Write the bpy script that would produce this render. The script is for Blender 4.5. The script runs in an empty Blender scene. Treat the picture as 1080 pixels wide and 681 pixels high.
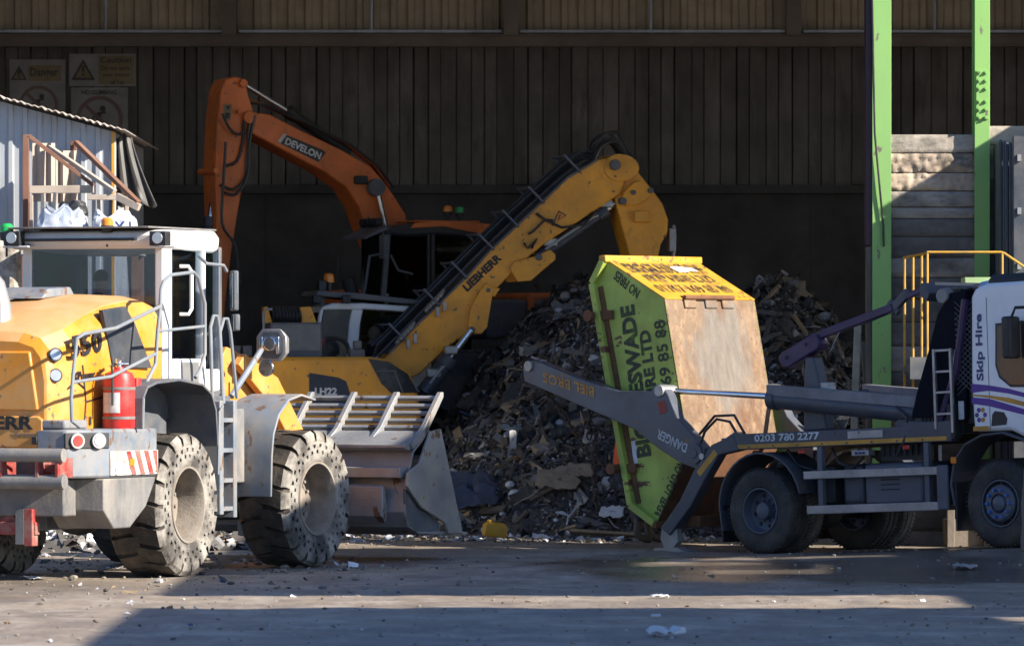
import bpy, bmesh, math, random
from mathutils import Vector, Matrix, noise as mnoise
random.seed(7)
SC = bpy.context.scene
COL = SC.collection
F, HY, EYE = 6000.0, 380.0, 2.4          # focal length and horizon row in photo pixels, eye height
R = math.radians

# ------------------------------------------------------------------ frames
class Frame:
    """a thing's own axes: x forward, y left, z up"""
    def __init__(s, o, yaw=0, pitch=0):
        s.M = Matrix.Translation(Vector(o)) @ Matrix.Rotation(R(yaw), 4, 'Z') @ Matrix.Rotation(R(-pitch), 4, 'Y')
        s.I = s.M.inverted()
    def hit(s, px, py, a, v):
        d = s.I.to_3x3() @ Vector(((px - 540) / F, 1, (HY - py) / F))
        c = s.I @ Vector((0, 0, EYE))
        return c + d * ((v - c[a]) / d[a])
    def side(s, v, pts):
        r = [s.hit(x, y, 1, v) for x, y in pts]
        return [(p.x, p.z) for p in r]
    def at(s, px, py, v):
        return s.hit(px, py, 1, v)
def at(px, py, Y):
    return Vector(((px - 540) / F * Y, Y, EYE + (HY - py) / F * Y))

# ------------------------------------------------------------------ mesh builder
class MB:
    def __init__(s): s.v, s.f, s.m, s.mi = [], [], [], 0
    def add(s, vs, fs, mi=None):
        n = len(s.v); s.v += [Vector(v) for v in vs]
        for f in fs: s.f.append([i + n for i in f]); s.m.append(s.mi if mi is None else mi)
        return s
    def box(s, x0, x1, y0, y1, z0, z1, M=None, mi=None):
        vs = [Vector((x, y, z)) for x in (x0, x1) for y in (y0, y1) for z in (z0, z1)]
        if M: vs = [M @ v for v in vs]
        return s.add(vs, [(0,1,3,2),(4,6,7,5),(0,4,5,1),(2,3,7,6),(0,2,6,4),(1,5,7,3)], mi)
    def beam(s, p, q, w, h, up=(0,0,1), mi=None):
        p, q = Vector(p), Vector(q); d = (q - p); L = d.length; d.normalize()
        u = Vector(up); sx = d.cross(u)
        if sx.length < 1e-4: sx = d.cross(Vector((1,0,0)))
        sx.normalize(); u = sx.cross(d)
        M = Matrix((d, sx, u)).transposed().to_4x4(); M.translation = p
        return s.box(0, L, -w/2, w/2, -h/2, h/2, M, mi)
    def prism(s, poly, ax, a, b, mi=None, top=None):
        """outline in the two other axes, extruded along axis ax from a to b"""
        def mk(p, t):
            c = [0,0,0]; o = [i for i in range(3) if i != ax]
            c[o[0]], c[o[1]], c[ax] = p[0], p[1], t
            return c
        n = len(poly); q = top or poly
        vs = [mk(p, a) for p in poly] + [mk(p, b) for p in q]
        fs = [list(range(n)), list(range(2*n-1, n-1, -1))] + [(i, i+n, (i+1)%n+n, (i+1)%n) for i in range(n)]
        return s.add(vs, fs, mi)
    def strip(s, line, ax, a, b, t, mi=None):
        """an open outline given thickness t and extruded: bent sheet"""
        n = len(line); L = [Vector(p) for p in line]; off = []
        for i in range(n):
            d = (L[min(i+1, n-1)] - L[max(i-1, 0)]).normalized()
            off.append(L[i] + Vector((-d.y, d.x)) * t)
        o = [i for i in range(3) if i != ax]
        def mk(p, w):
            c = [0,0,0]; c[o[0]], c[o[1]], c[ax] = p[0], p[1], w
            return c
        vs = [mk(p, a) for p in L] + [mk(p, a) for p in off] + [mk(p, b) for p in L] + [mk(p, b) for p in off]
        fs = []
        for i in range(n-1):
            fs += [(i, i+1, n+i+1, n+i), (2*n+i, 3*n+i, 3*n+i+1, 2*n+i+1), (i, 2*n+i, 2*n+i+1, i+1), (n+i, n+i+1, 3*n+i+1, 3*n+i)]
        fs += [(0, n, 3*n, 2*n), (n-1, 3*n-1, 4*n-1, 2*n-1)]
        return s.add(vs, fs, mi)
    def tube(s, pts, r, n=8, mi=None, closed=False):
        P = [Vector(p) for p in pts]; k = len(P); vs = []; pu = None
        for i, p in enumerate(P):
            if closed: d = (P[(i+1)%k] - P[i-1]).normalized()
            else: d = (P[min(i+1, k-1)] - P[max(i-1, 0)]).normalized()
            if pu is None:
                pu = d.orthogonal().normalized()
            pu = (pu - d * pu.dot(d)).normalized(); w = d.cross(pu)
            rr = r[i] if isinstance(r, (list, tuple)) else r
            vs += [p + (pu * math.cos(t) + w * math.sin(t)) * rr for t in [2*math.pi*j/n for j in range(n)]]
        fs = []
        for i in range(k if closed else k-1):
            a, b = i*n, ((i+1) % k)*n
            fs += [(a+j, a+(j+1)%n, b+(j+1)%n, b+j) for j in range(n)]
        if not closed: fs += [list(range(n))[::-1], [(k-1)*n + j for j in range(n)]]
        return s.add(vs, fs, mi)
    def cyl(s, p, q, r, r2=None, n=18, mi=None): return s.tube([p, q], [r, r if r2 is None else r2], n, mi)
    def lathe(s, prof, n=32, mi=None, M=None, a0=0, a1=2*math.pi):
        """profile (r, h) turned about local y; h runs along y"""
        full = abs(a1 - a0 - 2*math.pi) < 1e-6; k = n if full else n+1; vs = []
        for i in range(k):
            t = a0 + (a1 - a0)*i/n
            vs += [Vector((r*math.cos(t), h, r*math.sin(t))) for r, h in prof]
        if M: vs = [M @ v for v in vs]
        m = len(prof); fs = []
        for i in range(n):
            a, b = i*m, ((i+1) % k)*m
            fs += [(a+j, b+j, b+j+1, a+j+1) for j in range(m-1)]
        return s.add(vs, fs, mi)
    def loft(s, secs, cap=True, mi=None):
        n = len(secs[0]); vs = [v for sc in secs for v in sc]; fs = []
        for i in range(len(secs)-1):
            fs += [(i*n+j, i*n+(j+1)%n, (i+1)*n+(j+1)%n, (i+1)*n+j) for j in range(n)]
        if cap: fs += [list(range(n))[::-1], [(len(secs)-1)*n+j for j in range(n)]]
        return s.add(vs, fs, mi)
    def ball(s, c, r, mi=None, nu=10, nv=7, sc=(1,1,1)):
        c = Vector(c); vs = []; fs = []
        for i in range(nv+1):
            ph = math.pi*i/nv
            for j in range(nu):
                t = 2*math.pi*j/nu
                vs.append(c + Vector((r*sc[0]*math.sin(ph)*math.cos(t), r*sc[1]*math.sin(ph)*math.sin(t), r*sc[2]*math.cos(ph))))
        for i in range(nv):
            fs += [(i*nu+j, i*nu+(j+1)%nu, (i+1)*nu+(j+1)%nu, (i+1)*nu+j) for j in range(nu)]
        return s.add(vs, fs, mi)
    def move(s, M, start=0):
        for i in range(start, len(s.v)): s.v[i] = M @ s.v[i]
        return s
    def build(s, name, mats, parent=None, bevel=0, smooth=32, sub=False):
        me = bpy.data.meshes.new(name)
        me.from_pydata([tuple(v) for v in s.v], [], s.f); me.validate()
        if not isinstance(mats, (list, tuple)): mats = [mats]
        for m in mats: me.materials.append(m)
        if len(me.polygons) == len(s.m): me.polygons.foreach_set('material_index', s.m)
        bm = bmesh.new(); bm.from_mesh(me)
        bmesh.ops.remove_doubles(bm, verts=bm.verts, dist=1e-5)
        bmesh.ops.recalc_face_normals(bm, faces=bm.faces)
        bm.to_mesh(me); bm.free()
        if smooth:
            me.polygons.foreach_set('use_smooth', [True]*len(me.polygons)); me.set_sharp_from_angle(angle=R(smooth))
        o = bpy.data.objects.new(name, me); COL.objects.link(o)
        if parent: o.parent = parent
        if bevel:
            b = o.modifiers.new('edge', 'BEVEL'); b.width = bevel; b.segments = 2; b.limit_method = 'ANGLE'; b.angle_limit = R(40)
            b.use_clamp_overlap = True
        return o
def thing(name, label, cat, M, group=None):
    o = bpy.data.objects.new(name, None); COL.objects.link(o); o.empty_display_size = .2
    o.matrix_world = M
    return tag(o, label, cat, group)
def tag(o, label=None, cat=None, group=None, kind=None):
    if label: o['label'] = label
    if cat: o['category'] = cat
    if group: o['group'] = group
    if kind: o['kind'] = kind
    return o
def dup(root, loc=None, mat=None, label=None):
    r = root.copy(); COL.objects.link(r)
    for ch in list(root.children):
        c = ch.copy(); COL.objects.link(c); c.parent = r
        for g in ch.children:
            d = g.copy(); COL.objects.link(d); d.parent = c
    if mat is not None: r.matrix_local = mat
    if loc is not None: r.location = loc
    if label: r['label'] = label
    return r
def letters(name, txt, m, parent, p0, xd, yd, w, h, bold=.02, depth=.003):
    """lettering as a thin raised mesh filling a w x h box whose lower left corner is p0"""
    cu = bpy.data.curves.new(name, 'FONT'); cu.body = txt; cu.offset = bold; cu.extrude = .02; cu.resolution_u = 3
    t = bpy.data.objects.new(name, cu); COL.objects.link(t)
    dg = bpy.context.evaluated_depsgraph_get(); dg.update()
    me = bpy.data.meshes.new_from_object(t.evaluated_get(dg)); bpy.data.objects.remove(t)
    xs = [v.co.x for v in me.vertices]; ys = [v.co.y for v in me.vertices]
    x0, y0, W, Hh = min(xs), min(ys), max(xs)-min(xs), max(ys)-min(ys)
    xd, yd, p0 = Vector(xd).normalized(), Vector(yd).normalized(), Vector(p0); zd = xd.cross(yd).normalized()
    for v in me.vertices:
        v.co = p0 + xd*((v.co.x-x0)/W*w) + yd*((v.co.y-y0)/Hh*h) + zd*((v.co.z+.02)/.04*depth)
    me.materials.clear(); me.materials.append(m)
    o = bpy.data.objects.new(name, me); COL.objects.link(o); o.parent = parent
    return o

# ------------------------------------------------------------------ materials
def newmat(name):
    m = bpy.data.materials.new(name); m.use_nodes = True; nt = m.node_tree
    return m, nt, nt.nodes['Principled BSDF']
def N(nt, t, **k):
    n = nt.nodes.new(t)
    for a, b in k.items():
        if a in n.inputs: n.inputs[a].default_value = b
        else: setattr(n, a, b)
    return n
def c4(c): return (c[0], c[1], c[2], 1)
def noise_fac(nt, scale, lo, hi, stretch=(1,1,1), detail=6, rough=.6, off=0):
    tc = N(nt, 'ShaderNodeTexCoord'); mp = N(nt, 'ShaderNodeMapping'); mp.inputs['Scale'].default_value = stretch
    mp.inputs['Location'].default_value = (off, off*1.7, off*.6)
    nt.links.new(tc.outputs['Object'], mp.inputs['Vector'])
    nz = N(nt, 'ShaderNodeTexNoise'); nz.inputs['Scale'].default_value = scale; nz.inputs['Detail'].default_value = detail
    nz.inputs['Roughness'].default_value = rough
    nt.links.new(mp.outputs[0], nz.inputs['Vector'])
    mr = N(nt, 'ShaderNodeMapRange'); mr.inputs['From Min'].default_value = lo; mr.inputs['From Max'].default_value = hi
    nt.links.new(nz.outputs['Fac'], mr.inputs['Value'])
    return mr.outputs[0], nz
def mix(nt, fac, a, b, blend='MIX'):
    m = N(nt, 'ShaderNodeMix'); m.data_type = 'RGBA'; m.blend_type = blend
    if isinstance(fac, (int, float)): m.inputs[0].default_value = fac
    else: nt.links.new(fac, m.inputs[0])
    for s, i in ((a, 6), (b, 7)):
        if isinstance(s, (tuple, list)): m.inputs[i].default_value = c4(s)
        else: nt.links.new(s, m.inputs[i])
    return m.outputs[2]
def paint(name, col, rough=.45, metal=0, var=.25, vs=1.6, dirt=(.16,.13,.10), damt=.45, ds=2.2, dst=(1,1,1),
          chips=None, bump=.0, bs=40, stain=None):
    """painted or bare surface: uneven colour, dust patches, optional chips / stains, uneven gloss"""
    m, nt, b = newmat(name)
    f1, _ = noise_fac(nt, vs, .3, .7)
    c = mix(nt, f1, [x*(1-var) for x in col], [min(1, x*(1+var*.5)) for x in col])
    f2, n2 = noise_fac(nt, ds, .42, .75, dst, 8, .68, 3.1)
    if damt > 0:
        mm = N(nt, 'ShaderNodeMath', operation='MULTIPLY'); nt.links.new(f2, mm.inputs[0]); mm.inputs[1].default_value = damt
        mc = N(nt, 'ShaderNodeMath', operation='MINIMUM'); nt.links.new(mm.outputs[0], mc.inputs[0]); mc.inputs[1].default_value = 1
        mx = N(nt, 'ShaderNodeMath', operation='MAXIMUM'); nt.links.new(mc.outputs[0], mx.inputs[0]); mx.inputs[1].default_value = 0
        c = mix(nt, mx.outputs[0], c, dirt)
    if stain:
        sc_, ss, lo, hi, st = stain
        f4, _ = noise_fac(nt, ss, lo, hi, st, 7, .65, 7.7); c = mix(nt, f4, c, sc_)
    if chips:
        cc, cs, lo, st = chips
        f3, _ = noise_fac(nt, cs, lo, lo+.03, st, 5, .6, 11.3); c = mix(nt, f3, c, cc)
    nt.links.new(c, b.inputs['Base Color'])
    mr = N(nt, 'ShaderNodeMapRange'); nt.links.new(n2.outputs['Fac'], mr.inputs['Value'])
    mr.inputs['From Min'].default_value = .3; mr.inputs['From Max'].default_value = .7
    mr.inputs['To Min'].default_value = max(.05, rough-.12); mr.inputs['To Max'].default_value = min(1, rough+.25)
    nt.links.new(mr.outputs[0], b.inputs['Roughness'])
    b.inputs['Metallic'].default_value = metal
    if bump:
        _, n3 = noise_fac(nt, bs, 0, 1, (1,1,1), 6, .7, 5)
        bp = N(nt, 'ShaderNodeBump'); bp.inputs['Strength'].default_value = bump; bp.inputs['Distance'].default_value = .02
        nt.links.new(n3.outputs['Fac'], bp.inputs['Height']); nt.links.new(bp.outputs[0], b.inputs['Normal'])
    return m
def glass(name, tint, gl=.06):
    m, nt, b = newmat(name); nt.nodes.remove(b); out = nt.nodes['Material Output']
    t = N(nt, 'ShaderNodeBsdfTransparent'); t.inputs[0].default_value = c4(tint)
    g = N(nt, 'ShaderNodeBsdfGlossy'); g.inputs['Roughness'].default_value = .04; g.inputs[0].default_value = (.9,.95,1,1)
    fr = N(nt, 'ShaderNodeFresnel'); fr.inputs[0].default_value = 1.5
    mx = N(nt, 'ShaderNodeMixShader'); nt.links.new(fr.outputs[0], mx.inputs[0]); nt.links.new(t.outputs[0], mx.inputs[1]); nt.links.new(g.outputs[0], mx.inputs[2])
    nt.links.new(mx.outputs[0], out.inputs[0])
    return m
DUST = (.30,.25,.19)
M_ = {}
M_['yellow'] = paint('loader_yellow', (.64,.245,.018), .42, var=.16, dirt=(.52,.33,.15), damt=.85, ds=1.6, chips=((.14,.10,.07), 11, .64, (1,1,1)), stain=((.34,.20,.07), 5, .58, .8, (1.6,1.6,.3)))
M_['yellow2'] = paint('handler_yellow', (.86,.36,.02), .38, var=.2, dirt=(.36,.21,.07), damt=.6, ds=1.7, stain=((.16,.10,.045), 4, .58, .85, (1,1,.6)), chips=((.10,.08,.06), 12, .65, (1,1,1)))
M_['yellowtop'] = paint('dusty_hood_yellow', (.62,.32,.115), .55, var=.15, dirt=(.55,.37,.22), damt=.9, ds=1.1)  # upward hood faces: settled dust plus sunlit paleness put into the colour
M_['orange'] = paint('digger_orange', (.74,.165,.025), .42, var=.2, dirt=(.25,.11,.06), damt=.6, ds=1.7, stain=((.10,.06,.045), 4, .58, .85, (1,1,.6)), chips=((.10,.08,.06), 12, .65, (1,1,1)))
M_['white'] = paint('cab_white', (.66,.65,.62), .4, var=.06, dirt=(.5,.45,.38), damt=.35, ds=2.5)
M_['lorrywhite'] = paint('lorry_cab_white', (.84,.84,.84), .32, var=.05, dirt=(.45,.42,.40), damt=.3, ds=1.6, dst=(1,1,.6))
M_['grey'] = paint('blue_grey_paint', (.17,.20,.24), .5, var=.25, dirt=(.33,.28,.22), damt=.75, ds=3, chips=((.16,.09,.05), 7, .61, (1,1,.4)), stain=((.30,.22,.15), 4, .55, .8, (1.4,1.4,.3)))
M_['greydk'] = paint('dark_grey_steel', (.09,.10,.115), .55, var=.3, dirt=(.24,.20,.16), damt=.6, ds=2.6)
M_['steel'] = paint('worn_steel', (.36,.34,.31), .5, .35, var=.3, dirt=(.42,.34,.25), damt=.9, ds=2.5, chips=((.2,.11,.06), 5, .6, (1,1,.6)), bump=.15)
M_['worn'] = paint('worn_muddy_steel', (.19,.185,.18), .6, .2, var=.4, dirt=(.32,.28,.235), damt=1.1, ds=2.2, dst=(1,1,.45), bump=.3, bs=25)
M_['bucket'] = paint('silvery_worn_steel', (.31,.31,.31), .5, .4, var=.35, dirt=(.33,.29,.245), damt=.8, ds=2.4, dst=(1,1,.45), bump=.3, bs=25, chips=((.16,.09,.055), 5, .62, (1,1,.5)))
M_['black'] = paint('black_plastic', (.018,.018,.02), .5, damt=.3, dirt=(.1,.085,.07))
M_['hose'] = paint('black_rubber_hose', (.02,.021,.024), .38, damt=.4, dirt=(.1,.09,.08))
M_['rubber'] = paint('tyre_rubber', (.028,.026,.025), .75, damt=.7, dirt=(.16,.135,.11), ds=3, bump=.4, bs=30)
M_['mudtyre'] = paint('mud_caked_rubber', (.075,.066,.058), .9, var=.3, damt=1.35, dirt=(.38,.345,.295), ds=2.6, bump=.7, bs=18)
M_['treadmud'] = paint('worn_tread_rubber', (.04,.035,.03), .9, var=.3, damt=.8, dirt=(.20,.15,.11), ds=3, bump=.8, bs=16)
M_['mudrim'] = paint('mud_caked_rim', (.29,.25,.205), .85, var=.4, damt=1.2, dirt=(.19,.15,.115), ds=4, bump=.5, bs=25)
M_['red'] = paint('red_paint', (.55,.02,.018), .38, damt=.3, dirt=(.4,.25,.2))
M_['redrust'] = paint('worn_red_paint', (.30,.032,.026), .55, damt=1.2, dirt=(.25,.19,.15), ds=5)
M_['glass'] = glass('cab_glass', (.72,.75,.80))
M_['clearglass'] = glass('clear_glass', (.82,.85,.86))
M_['darkglass'] = glass('tinted_glass', (.10,.12,.14))
M_['lens'] = paint('clear_lens', (.6,.62,.65), .12, .5, damt=.1)
M_['chrome'] = paint('polished_rod', (.75,.76,.78), .14, 1, var=.05, damt=.12)
M_['mirror'] = paint('mirror_glass', (.55,.58,.60), .08, 1, var=.1, damt=.25, dirt=(.4,.36,.3))
M_['lorry'] = paint('lorry_grey', (.062,.068,.088), .42, var=.25, dirt=(.13,.115,.10), damt=.55, ds=2.4, chips=((.17,.09,.05), 6, .68, (1,1,1)))
M_['lorrydk'] = paint('lorry_chassis_black', (.016,.016,.018), .6, damt=.5, dirt=(.09,.08,.07))
M_['armsteel'] = paint('lift_arm_grey', (.095,.105,.13), .4, .2, var=.25, dirt=(.15,.13,.11), damt=.6, ds=2.2, dst=(1,1,1), chips=((.20,.10,.05), 4.2, .62, (1,1,2)))
M_['alu'] = paint('dull_aluminium', (.42,.41,.40), .42, .6, var=.2, dirt=(.25,.22,.19), damt=.7, ds=3)
M_['plate'] = paint('checker_plate', (.24,.24,.26), .5, .3, damt=.6, dirt=(.15,.13,.11), bump=.5, bs=90)
M_['purple'] = paint('purple_paint', (.042,.016,.075), .4, damt=.4, dirt=(.08,.06,.08))
M_['purpletxt'] = paint('purple_vinyl', (.10,.025,.28), .4, damt=.15, var=.05)
M_['navytxt'] = paint('navy_vinyl', (.035,.045,.17), .4, damt=.1, var=.05)
M_['gold'] = paint('gold_stripe', (.62,.30,.03), .45, damt=.5, dirt=(.2,.13,.06), ds=4)
M_['whitetxt'] = paint('white_vinyl', (.70,.70,.70), .5, damt=.5, dirt=(.2,.18,.16), ds=9)
M_['goldtxt'] = paint('worn_gold_vinyl', (.60,.27,.03), .5, damt=.8, dirt=(.12,.09,.07), ds=12)
M_['blacktxt'] = paint('black_vinyl', (.012,.012,.014), .5, damt=.2, dirt=(.1,.08,.05), ds=9)
M_['blackworn'] = paint('worn_black_lettering', (.02,.02,.02), .6, damt=.9, dirt=(.13,.19,.05), ds=9)
M_['blackworn2'] = paint('worn_black_lettering_on_yellow', (.02,.02,.02), .6, damt=.9, dirt=(.62,.36,.05), ds=10)
M_['skipgreen'] = paint('skip_green', (.44,.545,.09), .5, var=.2, dirt=(.26,.27,.07), damt=.7, ds=1.8, chips=((.13,.055,.025), 2.6, .60, (1,.6,2.4)), bump=.5, bs=3.5)
M_['skipyellow'] = paint('skip_yellow', (.58,.29,.025), .45, var=.1, dirt=(.55,.28,.05), damt=.55, ds=3, chips=((.22,.10,.04), 6, .585, (1,1,1)), stain=((.42,.22,.03), 4, .5, .75, (1,1,1)))
M_['rust'] = paint('rusty_steel', (.20,.085,.035), .8, var=.45, dirt=(.10,.05,.03), damt=.9, ds=6, bump=.3, bs=40)  # rust; also stands in for shade on the skip's lower end
M_['darkrust'] = paint('dark_rusty_chain', (.06,.035,.022), .7, var=.4, dirt=(.13,.065,.03), damt=.8, ds=9)
M_['hydr'] = paint('dark_blue_cylinder', (.045,.055,.075), .35, .2, damt=.4, dirt=(.14,.12,.1))
M_['amber'] = paint('amber_lens', (.75,.22,.02), .2, damt=.05, var=.05)
M_['greenlens'] = paint('green_lens', (.02,.35,.08), .2, damt=.05)
M_['redlens'] = paint('red_lens', (.5,.02,.015), .18, damt=.25, dirt=(.45,.3,.25))
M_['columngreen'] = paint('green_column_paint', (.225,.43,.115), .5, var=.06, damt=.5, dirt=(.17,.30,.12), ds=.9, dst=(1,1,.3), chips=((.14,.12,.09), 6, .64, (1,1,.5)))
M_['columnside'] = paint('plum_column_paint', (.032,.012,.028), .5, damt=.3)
# ------------------------------------------------------------------ camera, sky, sun
cam = bpy.data.cameras.new('camera'); co = bpy.data.objects.new('camera', cam); COL.objects.link(co)
co.location = (0, 0, EYE); co.rotation_euler = (R(90), 0, 0)
cam.sensor_width = 36; cam.lens = F/1080*36; cam.shift_y = (HY-340.5)/1080; cam.clip_start = .5; cam.clip_end = 3000
cam.dof.use_dof = True; cam.dof.focus_distance = 68; cam.dof.aperture_fstop = 3.2
SC.camera = co
AZ, EL = 62.0, 29.0
S = Vector((math.sin(R(AZ))*math.cos(R(EL)), -math.cos(R(AZ))*math.cos(R(EL)), math.sin(R(EL))))
sl = bpy.data.lights.new('sun', 'SUN'); sl.energy = 5.0; sl.angle = R(.5); sl.color = (1, .93, .82)
so = bpy.data.objects.new('sun', sl); COL.objects.link(so); so.rotation_euler = (-S).to_track_quat('-Z', 'Y').to_euler()
so.location = (30, -10, 40)
W = bpy.data.worlds.new('World'); SC.world = W; W.use_nodes = True
sky = W.node_tree.nodes.new('ShaderNodeTexSky'); sky.sky_type = 'NISHITA'; sky.sun_disc = False
sky.sun_elevation = R(EL); sky.sun_rotation = math.atan2(S.x, S.y); sky.altitude = 50; sky.dust_density = .4; sky.ozone_density = 4.0
bg = W.node_tree.nodes['Background']; bg.inputs[1].default_value = .072
wb = mix(W.node_tree, 1.0, sky.outputs[0], (.84,.96,1.17), 'MULTIPLY'); W.node_tree.links.new(wb, bg.inputs[0])
SC.view_settings.view_transform = 'Standard'; SC.view_settings.look = 'None'; SC.view_settings.exposure = 1.2; SC.view_settings.gamma = 1
SC.cycles.max_bounces = 8; SC.cycles.transparent_max_bounces = 12

# ------------------------------------------------------------------ ground
LH_ = (math.cos(R(-43.8)), math.sin(R(-43.8)))
def sstep(a, b, x):
    t = max(0, min(1, (x-a)/(b-a))); return t*t*(3-2*t)
def gz(x, y):
    u = (x-3.1)*LH_[0] + (y-70.6)*LH_[1]
    return .042*max(0, min(5, u))*sstep(61.5, 66.8, y)
def bumps(x, y):
    k = 1 - .6*wetness(x, y)
    return .8*k*(.016*mnoise.noise((x*.55, y*.6, 3)) + .016*mnoise.noise((x*1.6, y*2.0, 7)) + .008*mnoise.noise((x*4.2, y*4.4, 1)))
def wetness(x, y):
    cx, cy = (x-3.9)/3.4, (y-66)/5.2
    w = 1.15 - (cx*cx + cy*cy)
    w += .9*mnoise.noise((x*.5, y*.28, 5)) + .5*mnoise.noise((x*1.8, y*.9, 2))
    w2 = .55*mnoise.noise((x*.22+9, y*.16, 8)) - .02
    return max(0, min(1, max(w*1.5, w2*2)))
xs = [-900,-300,-100,-40,-20] + [-12 + .11*i for i in range(237)] + [16, 25, 50, 120, 300, 900]
ys = [-300,-100,-20,10,25] + [42 + .11*i for i in range(410)] + [90, 95, 110, 150, 300, 900]
gv, gf, wet = [], [], []
for y in ys:
    for x in xs:
        near = -12 <= x <= 14 and 42 <= y <= 88
        gv.append((x, y, gz(x, y) + (bumps(x, y) if near else 0))); wet.append(wetness(x, y) if near else 0)
nx = len(xs)
for j in range(len(ys)-1):
    gf += [(j*nx+i, j*nx+i+1, (j+1)*nx+i+1, (j+1)*nx+i) for i in range(nx-1)]
me = bpy.data.meshes.new('ground'); me.from_pydata(gv, [], gf)
a = me.attributes.new('wet', 'FLOAT', 'POINT'); a.data.foreach_set('value', wet)
me.polygons.foreach_set('use_smooth', [True]*len(me.polygons))
m, nt, b = newmat('yard_dirt')
fA, _ = noise_fac(nt, .35, .35, .65, (1,.5,1)); fB, _ = noise_fac(nt, 2.2, .35, .7, (1,.6,1), 8, .7, 4); fC, nC = noise_fac(nt, 14, .4, .62, (1,1,1), 8, .75, 2)
c = mix(nt, fA, (.25,.19,.135), (.39,.31,.225)); c = mix(nt, fB, c, (.165,.13,.10));
fF, _ = noise_fac(nt, 1.6, .48, .85, (1.0,.45,1), 6, .62, 12); c = mix(nt, fF, c, (.50,.43,.35))
fG, _ = noise_fac(nt, 2.2, .50, .85, (1.1,.4,1), 6, .65, 15); c = mix(nt, fG, c, (.145,.12,.10))
 
fH, _ = noise_fac(nt, 1.1, .52, .72, (.45,1.1,1), 7, .7, 21); c = mix(nt, fH, c, (.17,.142,.118))
fI, _ = noise_fac(nt, 1.3, .55, .72, (.4,1.0,1), 8, .75, 31); c = mix(nt, fI, c, (.50,.43,.35))
fD, _ = noise_fac(nt, 26, .62, .70, (1,1,1), 4, .7, 9); c = mix(nt, fD, c, (.52,.47,.41))
fE, _ = noise_fac(nt, 4, .58, .74, (.6,1.2,1), 6, .7, 6); c = mix(nt, fE, c, (.46,.40,.325))
tcw = N(nt, 'ShaderNodeTexCoord'); wv = N(nt, 'ShaderNodeTexWave'); wv.wave_type = 'BANDS'; wv.bands_direction = 'X'; wv.inputs['Scale'].default_value = 2.6; wv.inputs['Distortion'].default_value = 5; wv.inputs['Detail'].default_value = 3
nt.links.new(tcw.outputs['Object'], wv.inputs['Vector'])
fT, _ = noise_fac(nt, 1.0, .55, .60, (.05,.9,1), 3, .5, 41); mT = N(nt, 'ShaderNodeMath', operation='MULTIPLY'); nt.links.new(fT, mT.inputs[0]); nt.links.new(wv.outputs['Fac'], mT.inputs[1])
mU = N(nt, 'ShaderNodeMath', operation='MULTIPLY'); nt.links.new(mT.outputs[0], mU.inputs[0]); mU.inputs[1].default_value = .30; c = mix(nt, mU.outputs[0], c, (.12,.096,.076))
at_ = N(nt, 'ShaderNodeAttribute', attribute_name='wet')
c = mix(nt, at_.outputs['Fac'], c, mix(nt, .62, c, (.03,.027,.024)))
nt.links.new(c, b.inputs['Base Color'])
mw = N(nt, 'ShaderNodeMapRange'); nt.links.new(at_.outputs['Fac'], mw.inputs['Value']); mw.inputs['To Min'].default_value = .60; mw.inputs['To Max'].default_value = .20
nt.links.new(mw.outputs[0], b.inputs['Roughness'])
bp = N(nt, 'ShaderNodeBump'); bp.inputs['Distance'].default_value = .04
ms = N(nt, 'ShaderNodeMapRange'); nt.links.new(at_.outputs['Fac'], ms.inputs['Value']); ms.inputs['To Min'].default_value = .30; ms.inputs['To Max'].default_value = .12
nt.links.new(ms.outputs[0], bp.inputs['Strength'])
nt.links.new(nC.outputs['Fac'], bp.inputs['Height']); nt.links.new(bp.outputs[0], b.inputs['Normal'])
me.materials.append(m)
tag(bpy.data.objects.new('ground', me), kind='structure'); COL.objects.link(bpy.data.objects['ground'])

# ------------------------------------------------------------------ unseen slotted roof added right of the frame, cut to the shade wanted below
def shadow_rects(rects, h, mb):
    k = h/S.z
    for x0, x1, y0, y1 in rects:
        mb.box(x0+S.x*k, x1+S.x*k, y0+S.y*k, y1+S.y*k, h, h+.12)
mb = MB()
shadow_rects([(-3.45, 4.6, 44, 55.2), (4.62, 8.5, 44, 51.6), (6.2, 8.5, 51.62, 53.4), (4.62, 8.5, 53.42, 58.1), (-3.45, 8.5, 58.12, 62.9), (-3.45, 1.3, 62.92, 66.6), (4.3, 8.5, 62.92, 66.6), (1.32, 2.1, 62.92, 63.6), (1.32, 3.3, 63.62, 64.3), (2.9, 4.28, 64.32, 65.3), (3.6, 4.28, 62.92, 64.28), (1.32, 2.0, 65.32, 66.6), (2.7, 4.28, 65.9, 66.6), (-3.45, 8.5, 66.62, 72.75), (3.6, 8.5, 75.25, 83), (-2.0, 3.58, 77.6, 83)], 7.0, mb)
for x in (12, 19):
    for y in (38, 48.3, 60): mb.box(x-.15, x+.15, y-.15, y+.15, 0, 6.995)
M_['canopy'] = paint('canopy_sheet', (.3,.31,.32), .5)
tag(mb.build('canopy', M_['canopy']), 'tall open yard canopy on posts beside the tipping yard, shading it', 'canopy')

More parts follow.
